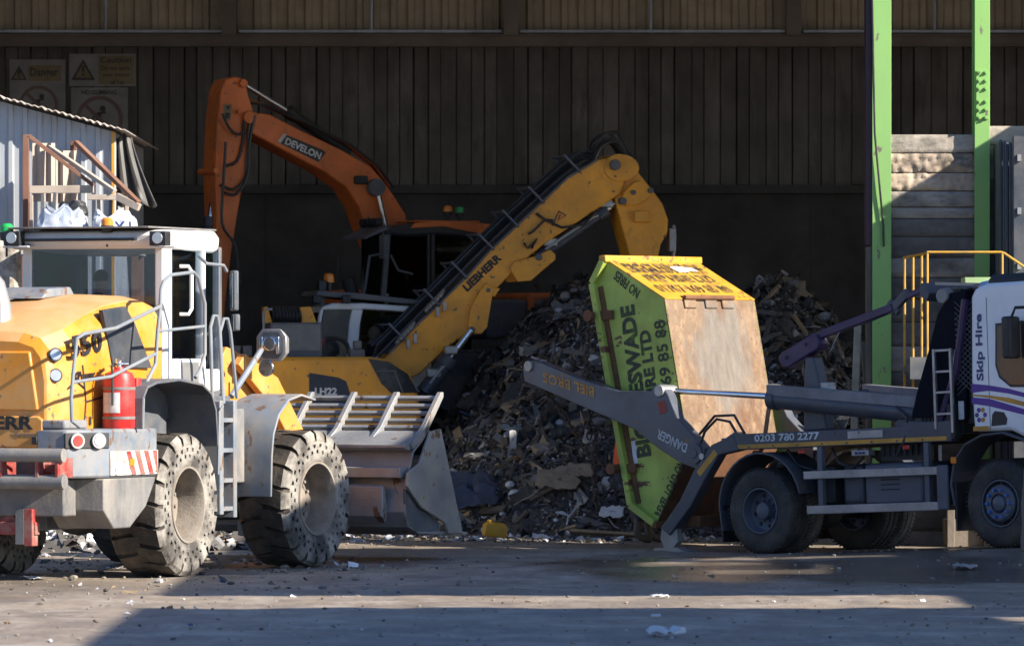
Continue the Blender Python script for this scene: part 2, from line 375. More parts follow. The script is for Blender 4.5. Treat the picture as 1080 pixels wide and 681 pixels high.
# ------------------------------------------------------------------ the waste hall
hall = thing('waste_hall', 'dark open fronted waste hall with board lined back wall and green columns', 'building', Matrix.Translation((0, 90, 0)))
I4 = hall.matrix_world.inverted()
def hb(mb, name, m, **k):
    mb.move(I4); return mb.build(name, m, hall, **k)
def zb(py, Y=90.0): return EYE + (HY-py)*Y/F
def xb(px, Y=90.0): return (px-540)*Y/F
BM = [paint('hall_board_%d' % i, c, .8, damt=.9, dirt=d, ds=1.2, dst=(1,1,.25), var=.4, bump=.4, bs=14, stain=((.07,.062,.056), 3, .5, .72, (2,1,.35)))
      for i, (c, d) in enumerate((((.15,.138,.124), (.07,.063,.058)), ((.128,.116,.104), (.062,.056,.051)), ((.17,.155,.138), (.078,.07,.063))))]
mb = MB(); x = -15.0
while x < 14:
    w = random.uniform(.19, .27); d = random.uniform(0, .05)
    mb.box(x, x+w-random.choice((.008,.012,.02)), 89.86-d, 90, zb(197)+random.uniform(-.03,.03), zb(49.5), mi=random.randrange(3)); x += w
hb(mb, 'board_lining', BM, bevel=.008)
M_['pushwall'] = paint('stained_push_wall', (.075,.066,.06), .85, var=.35, damt=1, dirt=(.042,.037,.034), ds=.8, bump=.3, bs=8)
mb = MB(); mb.box(-15, 14, 89.75, 89.99, -.1, zb(205)); mb.box(-15, 14, 89.62, 89.99, zb(204.8), zb(196)); 
for x in (-12.5, -8.2, -3.9, .4, 4.7, 9): mb.box(x, x+.03, 89.735, 89.75, 0, zb(206))
hb(mb, 'push_wall', M_['pushwall'], bevel=.01)
M_['clad'] = paint('hall_cladding', (.44,.37,.26), .6, damt=.8, dirt=(.25,.21,.155), ds=1.4, dst=(1,1,.3))
mb = MB(); pts = []; x = -15.0
while x < 14:
    pts += [(x, 90.0), (x+.10, 90.0), (x+.13, 89.94), (x+.21, 89.94), (x+.24, 90.0)]; x += .27
mb.strip(pts, 2, zb(50), 11, .01)
hb(mb, 'cladding', M_['clad'], smooth=0)
M_['beam'] = paint('hall_steelwork', (.19,.155,.125), .6, damt=.6, dirt=(.15,.125,.10), ds=1.6)
mb = MB(); mb.box(-15, 14, 89.68, 89.93, zb(49.5), zb(38.5)); mb.box(-15, 14, 89.6, 89.93, zb(50.5), zb(49.2)); mb.box(-15, 14, 89.6, 89.93, zb(39), zb(37.8))
for px in (20, 185, 245, 470, 595, 700, 780): mb.cyl((xb(px), 89.66, zb(47)), (xb(px), 89.7, zb(47)), .04, n=8)
hb(mb, 'rail_beam', M_['beam'])
for px in (-60, 243, 539, 836, 1130):
    mb = MB(); w = .115
    mb.box(xb(px)-w, xb(px)+w, 89.60, 89.62, zb(38), 11); mb.box(xb(px)-w, xb(px)+w, 89.88, 89.9, zb(38), 11); mb.box(xb(px)-.012, xb(px)+.012, 89.62, 89.88, zb(38), 11)
    hb(mb, 'wall_post', M_['beam'])
M_['conduit'] = paint('galvanised_trim', (.45,.50,.56), .35, .3, damt=.4)
for a_, b_ in ((-40, 236), (252, 530), (548, 828), (846, 1130)):
    mb = MB(); mb.box(xb(a_), xb(b_), 89.70, 89.86, zb(36.2), zb(32.6)); hb(mb, 'sill_trim', M_['conduit'], bevel=.01)
for px in (112, 392, 686, 985):
    mb = MB(); mb.cyl((xb(px), 89.83, zb(39)), (xb(px), 89.83, 11), .025, n=8); hb(mb, 'conduit', M_['conduit'])
# roof, side walls
M_['roof'] = paint('hall_roof_sheet', (.12,.12,.12), .7)
sl_ = (11.0-7.38)/(91-73.9)
def rsec(a_, b_): return [(a_, 7.38+(a_-73.9)*sl_), (a_, 7.55+(a_-73.9)*sl_), (b_, 7.55+(b_-73.9)*sl_), (b_, 7.38+(b_-73.9)*sl_)]
mb = MB(); mb.prism(rsec(73.9, 77.5), 0, -16, 19); mb.prism(rsec(88, 91), 0, -16, 19)
RL = [-13 + 3.4*i for i in range(9)]; ed = [-16]
for x in RL: ed += [x, x+1.5]
ed.append(19)
for i in range(0, len(ed), 2): mb.prism(rsec(77.5, 88), 0, ed[i], ed[i+1])
hb(mb, 'roof', M_['roof'])
m_, nt_, b_ = newmat('rooflight_sheet'); nt_.nodes.remove(b_); tl = N(nt_, 'ShaderNodeBsdfTranslucent'); tl.inputs[0].default_value = (.10,.102,.105,1)  # translucent roof strips added to brighten the hall interior
nt_.links.new(tl.outputs[0], nt_.nodes['Material Output'].inputs[0])
for x in RL:
    mb = MB(); q_ = rsec(77.5, 88); mb.add([(x, q_[0][0], q_[0][1]+.1), (x+1.5, q_[0][0], q_[0][1]+.1), (x+1.5, q_[2][0], q_[2][1]-.07), (x, q_[2][0], q_[2][1]-.07)], [(0,1,2,3)]); hb(mb, 'rooflight', m_)
mb = MB(); mb.box(-16, -15.4, 76, 91, 0, 11); hb(mb, 'side_wall', M_['pushwall'])
mb = MB(); mb.box(18, 18.6, 76, 91, 0, 11); hb(mb, 'side_wall', M_['pushwall'])
mb = MB(); mb.box(-16, 19, 90.1, 90.3, 0, 11.1); hb(mb, 'backing_sheet', M_['pushwall'])
# green columns at the front
# a loose cable down the near column
def column(px0, px1, Y, plates, lip):
    x0, x1 = xb(px0, Y), xb(px1, Y); mb = MB()
    mb.box(x0, x1, Y, Y+.03, 0, 7.36); mb.box(x0, x1, Y+.42, Y+.45, 0, 7.36); mb.box((x0+x1)/2-.012, (x0+x1)/2+.012, Y+.03, Y+.42, 0, 7.36)
    o = hb(mb, 'steel_column', M_['columngreen'], bevel=.004)
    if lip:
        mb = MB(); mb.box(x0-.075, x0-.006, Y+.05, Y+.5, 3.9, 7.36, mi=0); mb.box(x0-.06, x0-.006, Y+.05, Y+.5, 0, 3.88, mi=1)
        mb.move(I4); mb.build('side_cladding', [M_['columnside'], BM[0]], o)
    if plates:
        mb = MB(); zt, zl = zb(75, Y), zb(126, Y); mb.box(x0+.02, x1-.02, Y-.022, Y-.001, zl, zt)
        for i in range(6):
            for sx in (.28, .72):
                z = zl + (zt-zl)*(i+.5)/6 + (.03 if i > 2 else -.03); xx = x0+(x1-x0)*sx
                mb.cyl((xx, Y-.022, z), (xx, Y-.045, z), .026, n=6); mb.cyl((xx, Y-.045, z), (xx, Y-.062, z), .014, n=8)
        mb.move(I4); mb.build('splice_plate', M_['columngreen'], o)
    return o
nearc = column(920, 940, 74.0, False, True)
mb = MB(); mb.tube([at(919.5, -20, 73.98), at(921, 60, 73.97), at(922.5, 140, 73.96), at(928, 200, 73.96), at(931.5, 238, 73.97), at(932, 260, 73.97)], .014, 6); mb.move(I4); mb.build('loose_cable', M_['hose'], nearc)
column(1028, 1044, 74.0, True, False)

# signs on the back wall
M_['sign'] = paint('grimy_sign_board', (.24,.235,.225), .5, damt=.7, dirt=(.18,.165,.15), ds=4)
M_['signyel'] = paint('grimy_sign_yellow', (.20,.15,.08), .5, damt=.6, dirt=(.16,.11,.05), ds=4)
M_['signred'] = paint('faded_prohibition_red', (.17,.10,.085), .5, damt=.5, dirt=(.10,.08,.07))
M_['signblk'] = paint('grimy_sign_black', (.045,.04,.036), .6, damt=.3)
def sign(name, label, px0, py0, px1, py1):
    p = at(px0, py1, 89.80); t = thing(name, label, 'sign', Matrix.Translation(p))
    w, h = at(px1, py0, 89.80).x - p.x, at(px1, py0, 89.80).z - p.z
    mb = MB(); mb.box(0, w, 0, .012, 0, h); mb.build('board', M_['sign'], t)
    return t, w, h
def tri(t, cx, cz, r):
    mb = MB(); mb.prism([(cx-r, cz-r*.8), (cx+r, cz-r*.8), (cx, cz+r*.95)], 1, -.004, -.001); o = mb.build('warning_triangle', M_['signblk'], t)
    k = r*.68; mb = MB(); mb.prism([(cx-k, cz-k*.8-.01), (cx+k, cz-k*.8-.01), (cx, cz+k*.95-.01)], 1, -.007, -.0045); mb.build('triangle_face', M_['signyel'], o)
    mb = MB(); mb.box(cx-.022, cx+.022, -.010, -.0075, cz-r*.12, cz+r*.4); mb.box(cx-.022, cx+.022, -.010, -.0075, cz-r*.42, cz-r*.24); mb.build('exclamation_mark', M_['signblk'], o)
def ban(t, cx, cz, r):
    mb = MB(); mb.lathe([(r*.83, -.004), (r, -.004), (r, -.001), (r*.83, -.001), (r*.83, -.004)], 40, M=Matrix.Translation((cx, 0, cz)))
    c_, s_ = math.cos(R(-45)), math.sin(R(-45)); Mx = Matrix.Translation((cx, 0, cz)) @ Matrix.Rotation(R(45), 4, 'Y')
    mb.box(-r*.86, r*.86, -.0055, -.0012, -r*.085, r*.085, Mx); o = mb.build('prohibition_ring', M_['signred'], t)
    mb = MB(); mb.ball((cx+.05, -.004, cz+r*.45), r*.13, sc=(1,.02,1))
    for p, q, w in (((-.02,.28),(-.05,-.12),.2), ((-.05,.25),(.28,.30),.09), ((-.05,-.1),(.2,-.22),.12), ((.2,-.22),(.14,-.55),.1), ((-.08,-.1),(-.2,-.58),.11), ((-.1,.2),(-.34,0),.08)):
        mb.beam((cx+p[0]*r, -.0035, cz+p[1]*r), (cx+q[0]*r, -.0035, cz+q[1]*r), w*r, .002, up=(0,1,0))
    mb.build('pictogram', M_['signblk'], t)
    return o
t, w, h = sign('safety_sign', 'grimy white safety sign headed Danger with prohibition ring, partly behind shed roof', 10, 63, 69, 138)
letters('lettering', 'Danger', M_['signblk'], t, (w*.37, -.002, h-.30), (1,0,0), (0,0,1), w*.5, .17, .02)
mb = MB(); mb.box(w*.33, w*.93, -.0015, -.0002, h-.34, h-.09); mb.build('yellow_panel', M_['signyel'], t)
tri(t, w*.17, h-.22, .13); ban(t, w*.52, h-.72, .31)
t, w, h = sign('safety_sign', 'grimy white caution sign about working over height of one metre', 73, 57, 143, 91)
mb = MB(); mb.box(w*.44, w*.98, -.0015, -.0002, .03, h-.03); mb.build('yellow_panel', M_['signyel'], t)
for i, (s_, a_, b_) in enumerate((('Caution', .47, .46), ('Do not work', .49, .43), ('over height', .50, .41), ('of 1m', .62, .2))):
    letters('lettering', s_, M_['signblk'], t, (w*a_, -.0025, h-.14-.112*i-(0 if i == 0 else .01)), (1,0,0), (0,0,1), w*b_, .09 if i == 0 else .072, .02)
tri(t, w*.21, h*.48, .19)
t, w, h = sign('safety_sign', 'grimy white no climbing sign with large prohibition ring below caution sign', 75, 92.5, 135, 145)
letters('lettering', 'NO CLIMBING', M_['signblk'], t, (w*.18, -.002, h-.11), (1,0,0), (0,0,1), w*.62, .07, .02)
ban(t, w*.5, h-.50, .37)

# ------------------------------------------------------------------ retaining wall of concrete / sleeper courses right of the columns
wl = thing('retaining_wall', 'weathered retaining wall of long stacked concrete courses behind green columns', 'wall', Matrix.Translation((5, 75, 0)))
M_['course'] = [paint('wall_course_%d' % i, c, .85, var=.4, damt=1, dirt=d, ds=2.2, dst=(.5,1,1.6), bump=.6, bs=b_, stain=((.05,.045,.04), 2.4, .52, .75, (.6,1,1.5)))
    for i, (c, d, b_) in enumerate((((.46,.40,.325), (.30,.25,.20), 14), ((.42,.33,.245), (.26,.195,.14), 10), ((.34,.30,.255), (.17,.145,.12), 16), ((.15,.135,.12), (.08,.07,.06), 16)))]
def course(Y, x0, x1, z0, z1, mi, rough):
    nx_, nz_ = max(2, int((x1-x0)/.028)), max(2, int((z1-z0)/.028)); mb = MB(); vs = []; fs = []
    for j in range(nz_+1):
        for i in range(nx_+1):
            x, z = x0+(x1-x0)*i/nx_, z0+(z1-z0)*j/nz_
            e = .02 if j in (0, nz_) else 0
            n = mnoise.noise((x*6, z*8, z0*3))*.8 + mnoise.noise((x*15, z*17, z0*5))*.9
            vs.append((x-5, Y-75+e+rough*n+.01*mnoise.noise((x*1.3, z0*7, 0)), z))
    fs = [(j*(nx_+1)+i, j*(nx_+1)+i+1, (j+1)*(nx_+1)+i+1, (j+1)*(nx_+1)+i) for j in range(nz_) for i in range(nx_)]
    mb.add(vs, fs); mb.box(x0-5, x1-5, Y-75+.04, Y-75+.28, z0+.005, z1)
    o = mb.build('wall_course', M_['course'][mi], wl, smooth=60)
Yw = 74.14
rows = [142, 162, 182.5, 202, 219, 231, 250, 272, 293, 316, 340, 365, 392, 420, 450, 485, 520, 560, 600]
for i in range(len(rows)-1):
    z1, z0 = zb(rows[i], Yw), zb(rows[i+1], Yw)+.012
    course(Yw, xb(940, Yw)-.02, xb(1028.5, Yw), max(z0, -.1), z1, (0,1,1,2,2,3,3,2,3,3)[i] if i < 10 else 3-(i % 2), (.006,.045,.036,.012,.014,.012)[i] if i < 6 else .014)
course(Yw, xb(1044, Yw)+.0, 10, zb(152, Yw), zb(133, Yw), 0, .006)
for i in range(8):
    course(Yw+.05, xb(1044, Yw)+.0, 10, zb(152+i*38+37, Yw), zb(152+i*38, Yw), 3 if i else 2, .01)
# ------------------------------------------------------------------ heap of mixed waste
def heap_h(x, y):
    def cone(cx, cy, h, rx, ry0, ry1, p=1.25):
        dx = (x-cx)/rx; dy = (y-cy)/(ry0 if y < cy else ry1); d = math.sqrt(dx*dx+dy*dy)
        return h*max(0, 1-d**p)
    h = max(cone(1.2, 83.2, 3.55, 3.0, 6.4, 7, 1.5), cone(2.3, 84, 3.35, 2.6, 7.2, 7, 1.6), cone(3.95, 84.4, 3.45, 2.3, 7.2, 7, 1.6), cone(-2.6, 86.0, 2.4, 3.6, 5, 5), cone(.2, 81.6, 2.3, 2.0, 4.2, 5))
    if h <= 0: return -.05
    k = min(1, h/.5)
    return h + k*(.22*mnoise.noise((x*.9, y*.9, 2)) + .12*mnoise.noise((x*2.4, y*2.4, 5)) + .06*mnoise.noise((x*6, y*6, 9)))
DEB = [paint('waste_'+n_, c, r_, damt=.5, dirt=(.10,.085,.07), ds=5, var=.35) for n_, c, r_ in (
    ('soil', (.07,.064,.059), .95), ('dark_plastic', (.03,.032,.04), .5), ('brown', (.115,.092,.073), .85), ('grey', (.185,.175,.165), .8),
    ('cardboard', (.32,.24,.16), .85), ('white', (.62,.62,.64), .55), ('blue', (.05,.09,.19), .5), ('timber', (.34,.24,.14), .8), ('green', (.10,.28,.06), .6), ('orange', (.55,.18,.03), .6), ('pale', (.42,.40,.38), .7), ('clod', (.27,.225,.18), .95))]
WT = (24, 22, 16, 15, 4, 8, 2.4, 3, .5, .6, 9)
def ribbon(mb, p, nrm, L, w, mi):
    z = Vector(nrm).normalized(); d = z.orthogonal().normalized(); d.rotate(Matrix.Rotation(random.uniform(0, 6.3), 3, z)); d = (d*1 + Vector((0,0,-random.uniform(0,.8)))).normalized()
    q = p + z*.02; vs = []; n = 6
    for i in range(n+1):
        sd = d.cross(z).normalized()*w; vs += [q+sd, q-sd]; d = (d + Vector((random.gauss(0,.25), random.gauss(0,.25), random.gauss(-.08,.2)))).normalized(); q = q + d*L/n
        h = heap_h(q.x, q.y)
        if q.z < h: q.z = h+.015
    mb.add(vs, [(2*i, 2*i+1, 2*i+3, 2*i+2) for i in range(n)], mi)
def cable(mb, p, nrm, mi):
    d = Vector((random.gauss(0,1), random.gauss(0,1), 0)).normalized(); q = p.copy(); pts = []
    for i in range(9):
        pts.append(q.copy()); d.rotate(Matrix.Rotation(random.gauss(0,.5), 3, 'Z')); q = q + d*.09; q.z = heap_h(q.x, q.y)+random.uniform(.0,.06)
    mb.tube(pts, random.choice((.006,.01,.016)), 5, mi)
def crumple(mb, p, nrm, s, mi, asp, n=3):
    z = Vector(nrm).normalized(); z = (z + Vector((random.gauss(0,.32), random.gauss(0,.32), random.gauss(0,.25)))).normalized()
    x_ = z.orthogonal().normalized(); x_.rotate(Matrix.Rotation(random.uniform(0, 6.3), 3, z)); y_ = z.cross(x_); vs = []
    a_, b_ = s*asp, s/asp; cv = random.gauss(0, .35)*s
    for j in range(n):
        for i in range(n):
            u, v = i/(n-1)-.5, j/(n-1)-.5
            vs.append(p + x_*(u*a_*random.uniform(.8, 1.1)) + y_*(v*b_*random.uniform(.75, 1.1)) + z*(cv*(u*u*2-.2) + random.gauss(0, .16)*min(a_, b_)))
    mb.add(vs, [(j*n+i, j*n+i+1, (j+1)*n+i+1, (j+1)*n+i) for j in range(n-1) for i in range(n-1)], mi)
def plank(mb, p, nrm, s, mi):
    z = Vector(nrm).normalized(); d = (z.orthogonal()); d.rotate(Matrix.Rotation(random.uniform(0, 6.3), 3, z)); d = (d + z*random.uniform(-.2,.5)).normalized()
    mb.beam(p - d*s/2, p + d*s/2, random.uniform(.05,.14), random.uniform(.015,.05), up=z, mi=mi)
mb = MB(); X0, X1, Y0, Y1, st = -6.4, 6.2, 76.0, 89.4, .17
nx_, ny_ = int((X1-X0)/st), int((Y1-Y0)/st); vs = []
for j in range(ny_+1):
    for i in range(nx_+1):
        x, y = X0+i*st, Y0+j*st; vs.append((x, y, heap_h(x, y)))
mb.add(vs, [(j*(nx_+1)+i, j*(nx_+1)+i+1, (j+1)*(nx_+1)+i+1, (j+1)*(nx_+1)+i) for j in range(ny_) for i in range(nx_)], 0)
cnt = 0
while cnt < 42000:
    x, y = random.uniform(-3.2, 6), random.uniform(76.2, 86.5); h = heap_h(x, y)
    if h < .04: continue
    nrm = Vector((heap_h(x-.15, y)-heap_h(x+.15, y), heap_h(x, y-.15)-heap_h(x, y+.15), .3))
    p = Vector((x, y, h + random.uniform(-.03, .10))); mi = random.choices(range(11), WT)[0]; dk = random.choices((0,1,2,3,4,7), (34,34,16,6,2,2))[0]
    r_ = random.random()
    if r_ < .72: crumple(mb, p, nrm, random.choice((.015,.02,.02,.025,.03,.04,.05)), mi, random.uniform(.6, 1.9))
    elif r_ < .82: ribbon(mb, p, nrm, random.uniform(.12, .7), random.uniform(.006, .022), mi if random.random() < .4 else dk)
    elif r_ < .93: crumple(mb, p-Vector((0,0,.03)), nrm, random.uniform(.06, .15), dk if random.random() < .66 else mi, random.uniform(.5, 2.2), 4)
    elif r_ < .955: crumple(mb, p-Vector((0,0,.05)), nrm, random.uniform(.2, .5), random.choice((0,0,1,1,1,2,3,3,10,4)), random.uniform(.6, 1.7), 6)
    elif r_ < .972: mb.ball(p, random.uniform(.04, .12), random.choice((1,1,1,0,0,3,5)), 7, 5, (random.uniform(.7,1.4), random.uniform(.7,1.4), random.uniform(.4,.9)))
    elif r_ < .982: plank(mb, p, nrm, random.uniform(.2, .9), random.choice((7,2,2,3)))
    else: cable(mb, p, nrm, random.choice((1,1,3,5)))
    cnt += 1
tag(mb.build('waste_heap', DEB, None, smooth=40), 'tall heap of mixed rubbish and broken debris inside the waste hall', 'waste heap', kind='stuff')
mb = MB(); cnt = 0
def rub_h(x, y): return max(0, .85*(1-((x+6.2)/3.0)**2-((y-72.6)/1.3)**2))*(1+.35*mnoise.noise((x*1.6, y*1.6, 4)))
vs = [(-9.5+.17*i, 71.2+.17*j, rub_h(-9.5+.17*i, 71.2+.17*j)-.02) for j in range(17) for i in range(40)]
mb.add(vs, [(j*40+i, j*40+i+1, (j+1)*40+i+1, (j+1)*40+i) for j in range(16) for i in range(39)], 0)
while cnt < 2600:
    x, y = random.uniform(-9.2, -3.4), random.uniform(71.3, 73.8); h = rub_h(x, y)
    if h < .03: continue
    crumple(mb, Vector((x, y, h+random.uniform(-.02,.05))), Vector((rub_h(x-.15,y)-rub_h(x+.15,y), rub_h(x,y-.15)-rub_h(x,y+.15), .3)), random.choice((.04,.06,.08,.12,.2)), random.choices(range(11), WT)[0], random.uniform(.65,1.6)); cnt += 1
tag(mb.build('rubble_heap', DEB, None, smooth=40), 'low heap of brown rubble and scraps at the foot of the corrugated shed', 'rubble', kind='stuff')
# loose bits trodden over the yard floor
mb = MB(); cnt = 0
while cnt < 2600:
    u = random.random()
    if u < .4: x, y = random.gauss(.3, 2.4), random.uniform(75.2, 78.6)
    elif u < .6: x, y = random.uniform(-7, -1.5), random.gauss(66, 4)
    else: x, y = random.uniform(-6, 7), random.uniform(47, 76)
    s = random.choice((.015,.02,.03,.045)) * (1.6 if u < .5 else .8)
    mi = random.choices((0,2,3,4,5,6,7,10,11), (7,8,9,4,30 if u < .4 else 4,6 if u < .4 else 2,3,9,30))[0]
    zz = gz(x, y)+bumps(x, y)
    if 76 < y: zz = max(zz, heap_h(x, y))
    p = Vector((x, y, zz+s*.25))
    if mi == 11 or mi in (0,2,3,10) and random.random() < .7: mb.ball(p, s*.6, mi, 5, 4, (random.uniform(.7,1.3), random.uniform(.7,1.3), random.uniform(.4,.8)))
    else: crumple(mb, p, (0,0,1), s*1.7, mi, random.uniform(.6,1.6))
    cnt += 1
tag(mb.build('loose_litter', DEB, None, smooth=0), 'scattered small scraps and stones trodden over the yard floor', 'litter', kind='stuff')
# single pieces one can pick out
def scrap(name, label, cat, px, py, w, h, mi, lean=.3, Y=None, group=None, thick=.006, flat=False):
    '''a torn, crumpled sheet: ragged outline, folds, one edge lifted'''
    if Y is None: Y = F*EYE/(py-HY)
    elif Y == 'heap':
        Y = 75.0
        while Y < 89 and at(px, py, Y).z > heap_h(at(px, py, Y).x, Y)+.05: Y += .04
        Y -= .25
    p = at(px, py, Y); p.z = max(p.z, gz(p.x, Y)+.01); mb = MB(); nr, na = 7, 26; vs = [(0, h*.3, .03)]; k0 = px*.37+py*.11
    for i in range(1, nr+1):
        for j in range(na):
            t = 2*math.pi*j/na; sq = (abs(math.cos(t))**5 + abs(math.sin(t))**5)**-.2
            rr = i/nr*sq*(1 + .22*mnoise.noise((math.cos(t)*2+k0, math.sin(t)*2, 1)) + .10*mnoise.noise((math.cos(t)*7+k0, math.sin(t)*7, 3)))
            x, y = rr*math.cos(t)*w/2, rr*math.sin(t)*.5+.5
            f = .5+.5*mnoise.noise((x*7/w*.5+k0, y*3.2, 4)) + .35*mnoise.noise((x*16/w*.5, y*7+k0, 9))
            vs.append((x, y*h*(1-lean*.7)*.8, y*h*lean*.55 + f*min(w, h)*.22))
    for j in range(na): mb.add([vs[0], vs[1+j], vs[1+(j+1)%na]], [(0,1,2)])
    for i in range(nr-1):
        for j in range(na):
            a_, b_ = 1+i*na, 1+(i+1)*na; mb.add([vs[a_+j], vs[b_+j], vs[b_+(j+1)%na], vs[a_+(j+1)%na]], [(0,1,2,3)])
    mm = DEB[mi] if isinstance(mi, int) else mi
    o = mb.build(name, mm, None, smooth=25); o.location = p
    sd = o.modifiers.new('thick', 'SOLIDIFY'); sd.thickness = thick
    return tag(o, label, cat, group)
M_['clean_white'] = paint('paper_white', (.66,.66,.66), .6, damt=.35, dirt=(.35,.3,.25))
scrap('paper_sheet', 'large crumpled white paper lying nearest the camera on shaded dirt', 'paper', 704, 672, .33, .45, M_['clean_white'], .12)
scrap('paper_scrap', 'small white scrap on the sunlit strip right of centre', 'paper', 973, 636, .06, .12, M_['clean_white'], .3)
scrap('plastic_tray', 'pale crushed plastic tray on dirt beside lorry front wheel', 'litter', 1019, 607, .27, .35, DEB[10], .1)
scrap('paper_scrap', 'small white scrap on shaded dirt left of the large crumpled paper', 'paper', 692, 652, .09, .2, M_['clean_white'], .1)
scrap('paper_scrap', 'flat pale scrap on dark wet dirt below the skip', 'paper', 696, 631, .18, .2, M_['clean_white'], .05)
scrap('paper_scrap', 'white scrap on sunlit dirt close behind loader rear wheel', 'paper', 35, 612, .15, .3, M_['clean_white'], .05)
scrap('cardboard_sheet', 'torn brown cardboard leaning on foot of the waste heap', 'cardboard', 590, 520, .62, .6, 4, .8, Y='heap')
scrap('cardboard_sheet', 'smaller folded brown cardboard low on waste heap beside skip chain', 'cardboard', 612, 505, .36, .4, 4, .85, Y='heap')
scrap('white_sheet', 'long white plastic strip hanging down the waste heap', 'plastic sheet', 541, 474, .10, .5, DEB[10], .95, Y='heap')
scrap('white_sheet', 'crumpled white plastic at foot of heap next to worker', 'plastic sheet', 645, 548, .32, .4, M_['clean_white'], .7, Y='heap')
scrap('blue_tarpaulin', 'dark blue tarpaulin piece low on the heap right of the bucket', 'tarpaulin', 496, 540, .75, 1.1, paint('navy_tarp', (.03,.045,.085), .5, damt=.5), .8, Y='heap')
mb = MB(); mb.loft([[(x*k, y*k2, z) for x, y in ((-.15,-.09),(.15,-.09),(.17,0),(.15,.09),(-.15,.09),(-.17,0))] for z, k, k2 in ((0,.85,.85),(.03,1,1),(.14,1,1),(.18,.8,.8),(.19,.4,.5))])
mb.cyl((-.09,0,.18), (-.09,0,.22), .03, n=10)
o = mb.build('jerry_can', paint('jerry_can_yellow', (.72,.36,.02), .45, damt=.5), None, bevel=.012); p = at(521, 561, 75.7); o.location = (p.x, p.y, .06); o.rotation_euler = (R(8), R(5), R(15))
tag(o, 'yellow plastic jerry can lying at foot of the heap', 'jerry can')
mb = MB(); mb.box(-.5,.5,-.02,.02,-.06,.06); o = mb.build('timber_plank', DEB[7], None, bevel=.004); p = at(640, 575, 76.4); o.location = (p.x, p.y, .08); o.rotation_euler = (R(70), R(3), R(-12))
tag(o, 'loose timber plank lying on the ground at heap edge behind skip', 'plank')

# ------------------------------------------------------------------ lean-to shed on the left and the scrap rack in front of it
shd = thing('corrugated_shed', 'sunlit corrugated metal shed with sloping scalloped sheet roof', 'shed', Matrix.Translation((-7, 74, 0))); I5 = shd.matrix_world.inverted()
M_['corr'] = paint('pale_corrugated_sheet', (.37,.395,.42), .45, .15, var=.15, damt=.5, dirt=(.46,.44,.42), ds=1.4, dst=(1.6,1,.3), stain=((.25,.17,.11), 3, .58, .8, (3,1,.3)))
M_['roofsheet'] = paint('dusty_roof_sheet', (.50,.44,.38), .7, damt=.8, dirt=(.33,.27,.22), ds=3)
Ys = 74.4
def roofz(x): return zb(107, Ys) + (x - xb(0, Ys)) * (zb(144, Ys)-zb(107, Ys))/(xb(138, Ys)-xb(0, Ys))
mb = MB(); x = -9.5; xe = xb(120, Ys); pts = []
prev = None
while x < xe:
    seq = [(x, 0), (x+.05, 0), (x+.07, -.03), (x+.12, -.03), (x+.14, 0)]
    for a_, d_ in seq:
        if prev: mb.add([(prev[0], Ys+prev[1], 0), (a_, Ys+d_, 0), (a_, Ys+d_, roofz(a_)), (prev[0], Ys+prev[1], roofz(prev[0]))], [(0,1,2,3)])
        prev = (a_, d_)
    x += .19
mb.move(I5); mb.build('gable_sheeting', M_['corr'], shd, smooth=0)
mb = MB(); mb.box(xe-.02, xe, Ys+.02, Ys+6, 0, roofz(xe)); mb.move(I5); mb.build('side_sheeting', M_['corr'], shd)
mb = MB(); prof = []; x = -9.5; x2 = xb(140, Ys); k = 0
while x < x2:
    prof.append((x, roofz(x)+.035+(.028 if k % 2 else 0)+random.uniform(-.008,.008))); x += .045; k += 1
mb.strip(prof, 1, Ys-.35, Ys+6, .012); mb.move(I5); mb.build('roof_sheet', M_['roofsheet'], shd, smooth=0)
M_['rustpost'] = paint('rust_brown_steel', (.20,.09,.055), .7, var=.3, damt=.6, dirt=(.28,.18,.12))
mb = MB(); mb.box(xb(118, Ys), xb(121, Ys), Ys-.06, Ys-.005, 0, roofz(xb(120, Ys))); mb.move(I5); mb.build('corner_trim', M_['gold'], shd)
# rack
Yr = 73.4; P = lambda px, py, Y=Yr: at(px, py, Y)
rk = thing('scrap_rack', 'rusty steel rack with diagonal braces against the corrugated shed', 'rack', Matrix.Translation((P(60, 240).x, Yr, 0))); I6 = rk.matrix_world.inverted()
def rb(name, a_, b_, w, m, d=.08, Ya=Yr, Yb=Yr):
    p, q = P(*a_, Ya), P(*b_, Yb); mb = MB(); mb.beam(p, q, d, w, up=(0,0,1) if abs((q-p).normalized().z) < .9 else (1,0,0)); mb.move(I6); return mb.build(name, m, rk, bevel=.004)
M_['beigesteel'] = paint('dusty_beige_steel', (.42,.34,.27), .7, damt=.8, dirt=(.5,.42,.34))
rb('post', (27.5, 142), (27.5, 555), .08, M_['rustpost']); rb('post', (77.5, 149), (77.5, 215), .08, M_['rustpost'], Ya=Yr+.5, Yb=Yr+.5)
rb('brace', (30, 143), (99, 196), .05, M_['rustpost']); rb('brace', (52, 155), (121, 202), .05, M_['beigesteel'], Ya=Yr+.25, Yb=Yr-.25); rb('brace', (80, 150), (146, 214), .055, M_['rustpost'], Ya=Yr+.4, Yb=Yr-.3)
rb('cross_beam', (31, 200), (99, 199.5), .1, M_['beigesteel']); rb('cross_beam', (92, 208), (125, 208), .07, M_['beigesteel'], Ya=Yr-.2, Yb=Yr-.2); rb('cross_beam', (123, 207), (147, 219), .09, M_['beigesteel'], Ya=Yr-.2, Yb=Yr-.3)
for px, a_, b_ in ((33, 206, 300), (45, 205, 240), (58, 203, 240), (104, 210, 245), (117, 210, 250), (134, 214, 260)): rb('upright', (px, a_), (px+random.uniform(-3,3), b_), .045, random.choice((M_['beigesteel'], M_['greydk'])), .05, Yr-.1, Yr-.1)
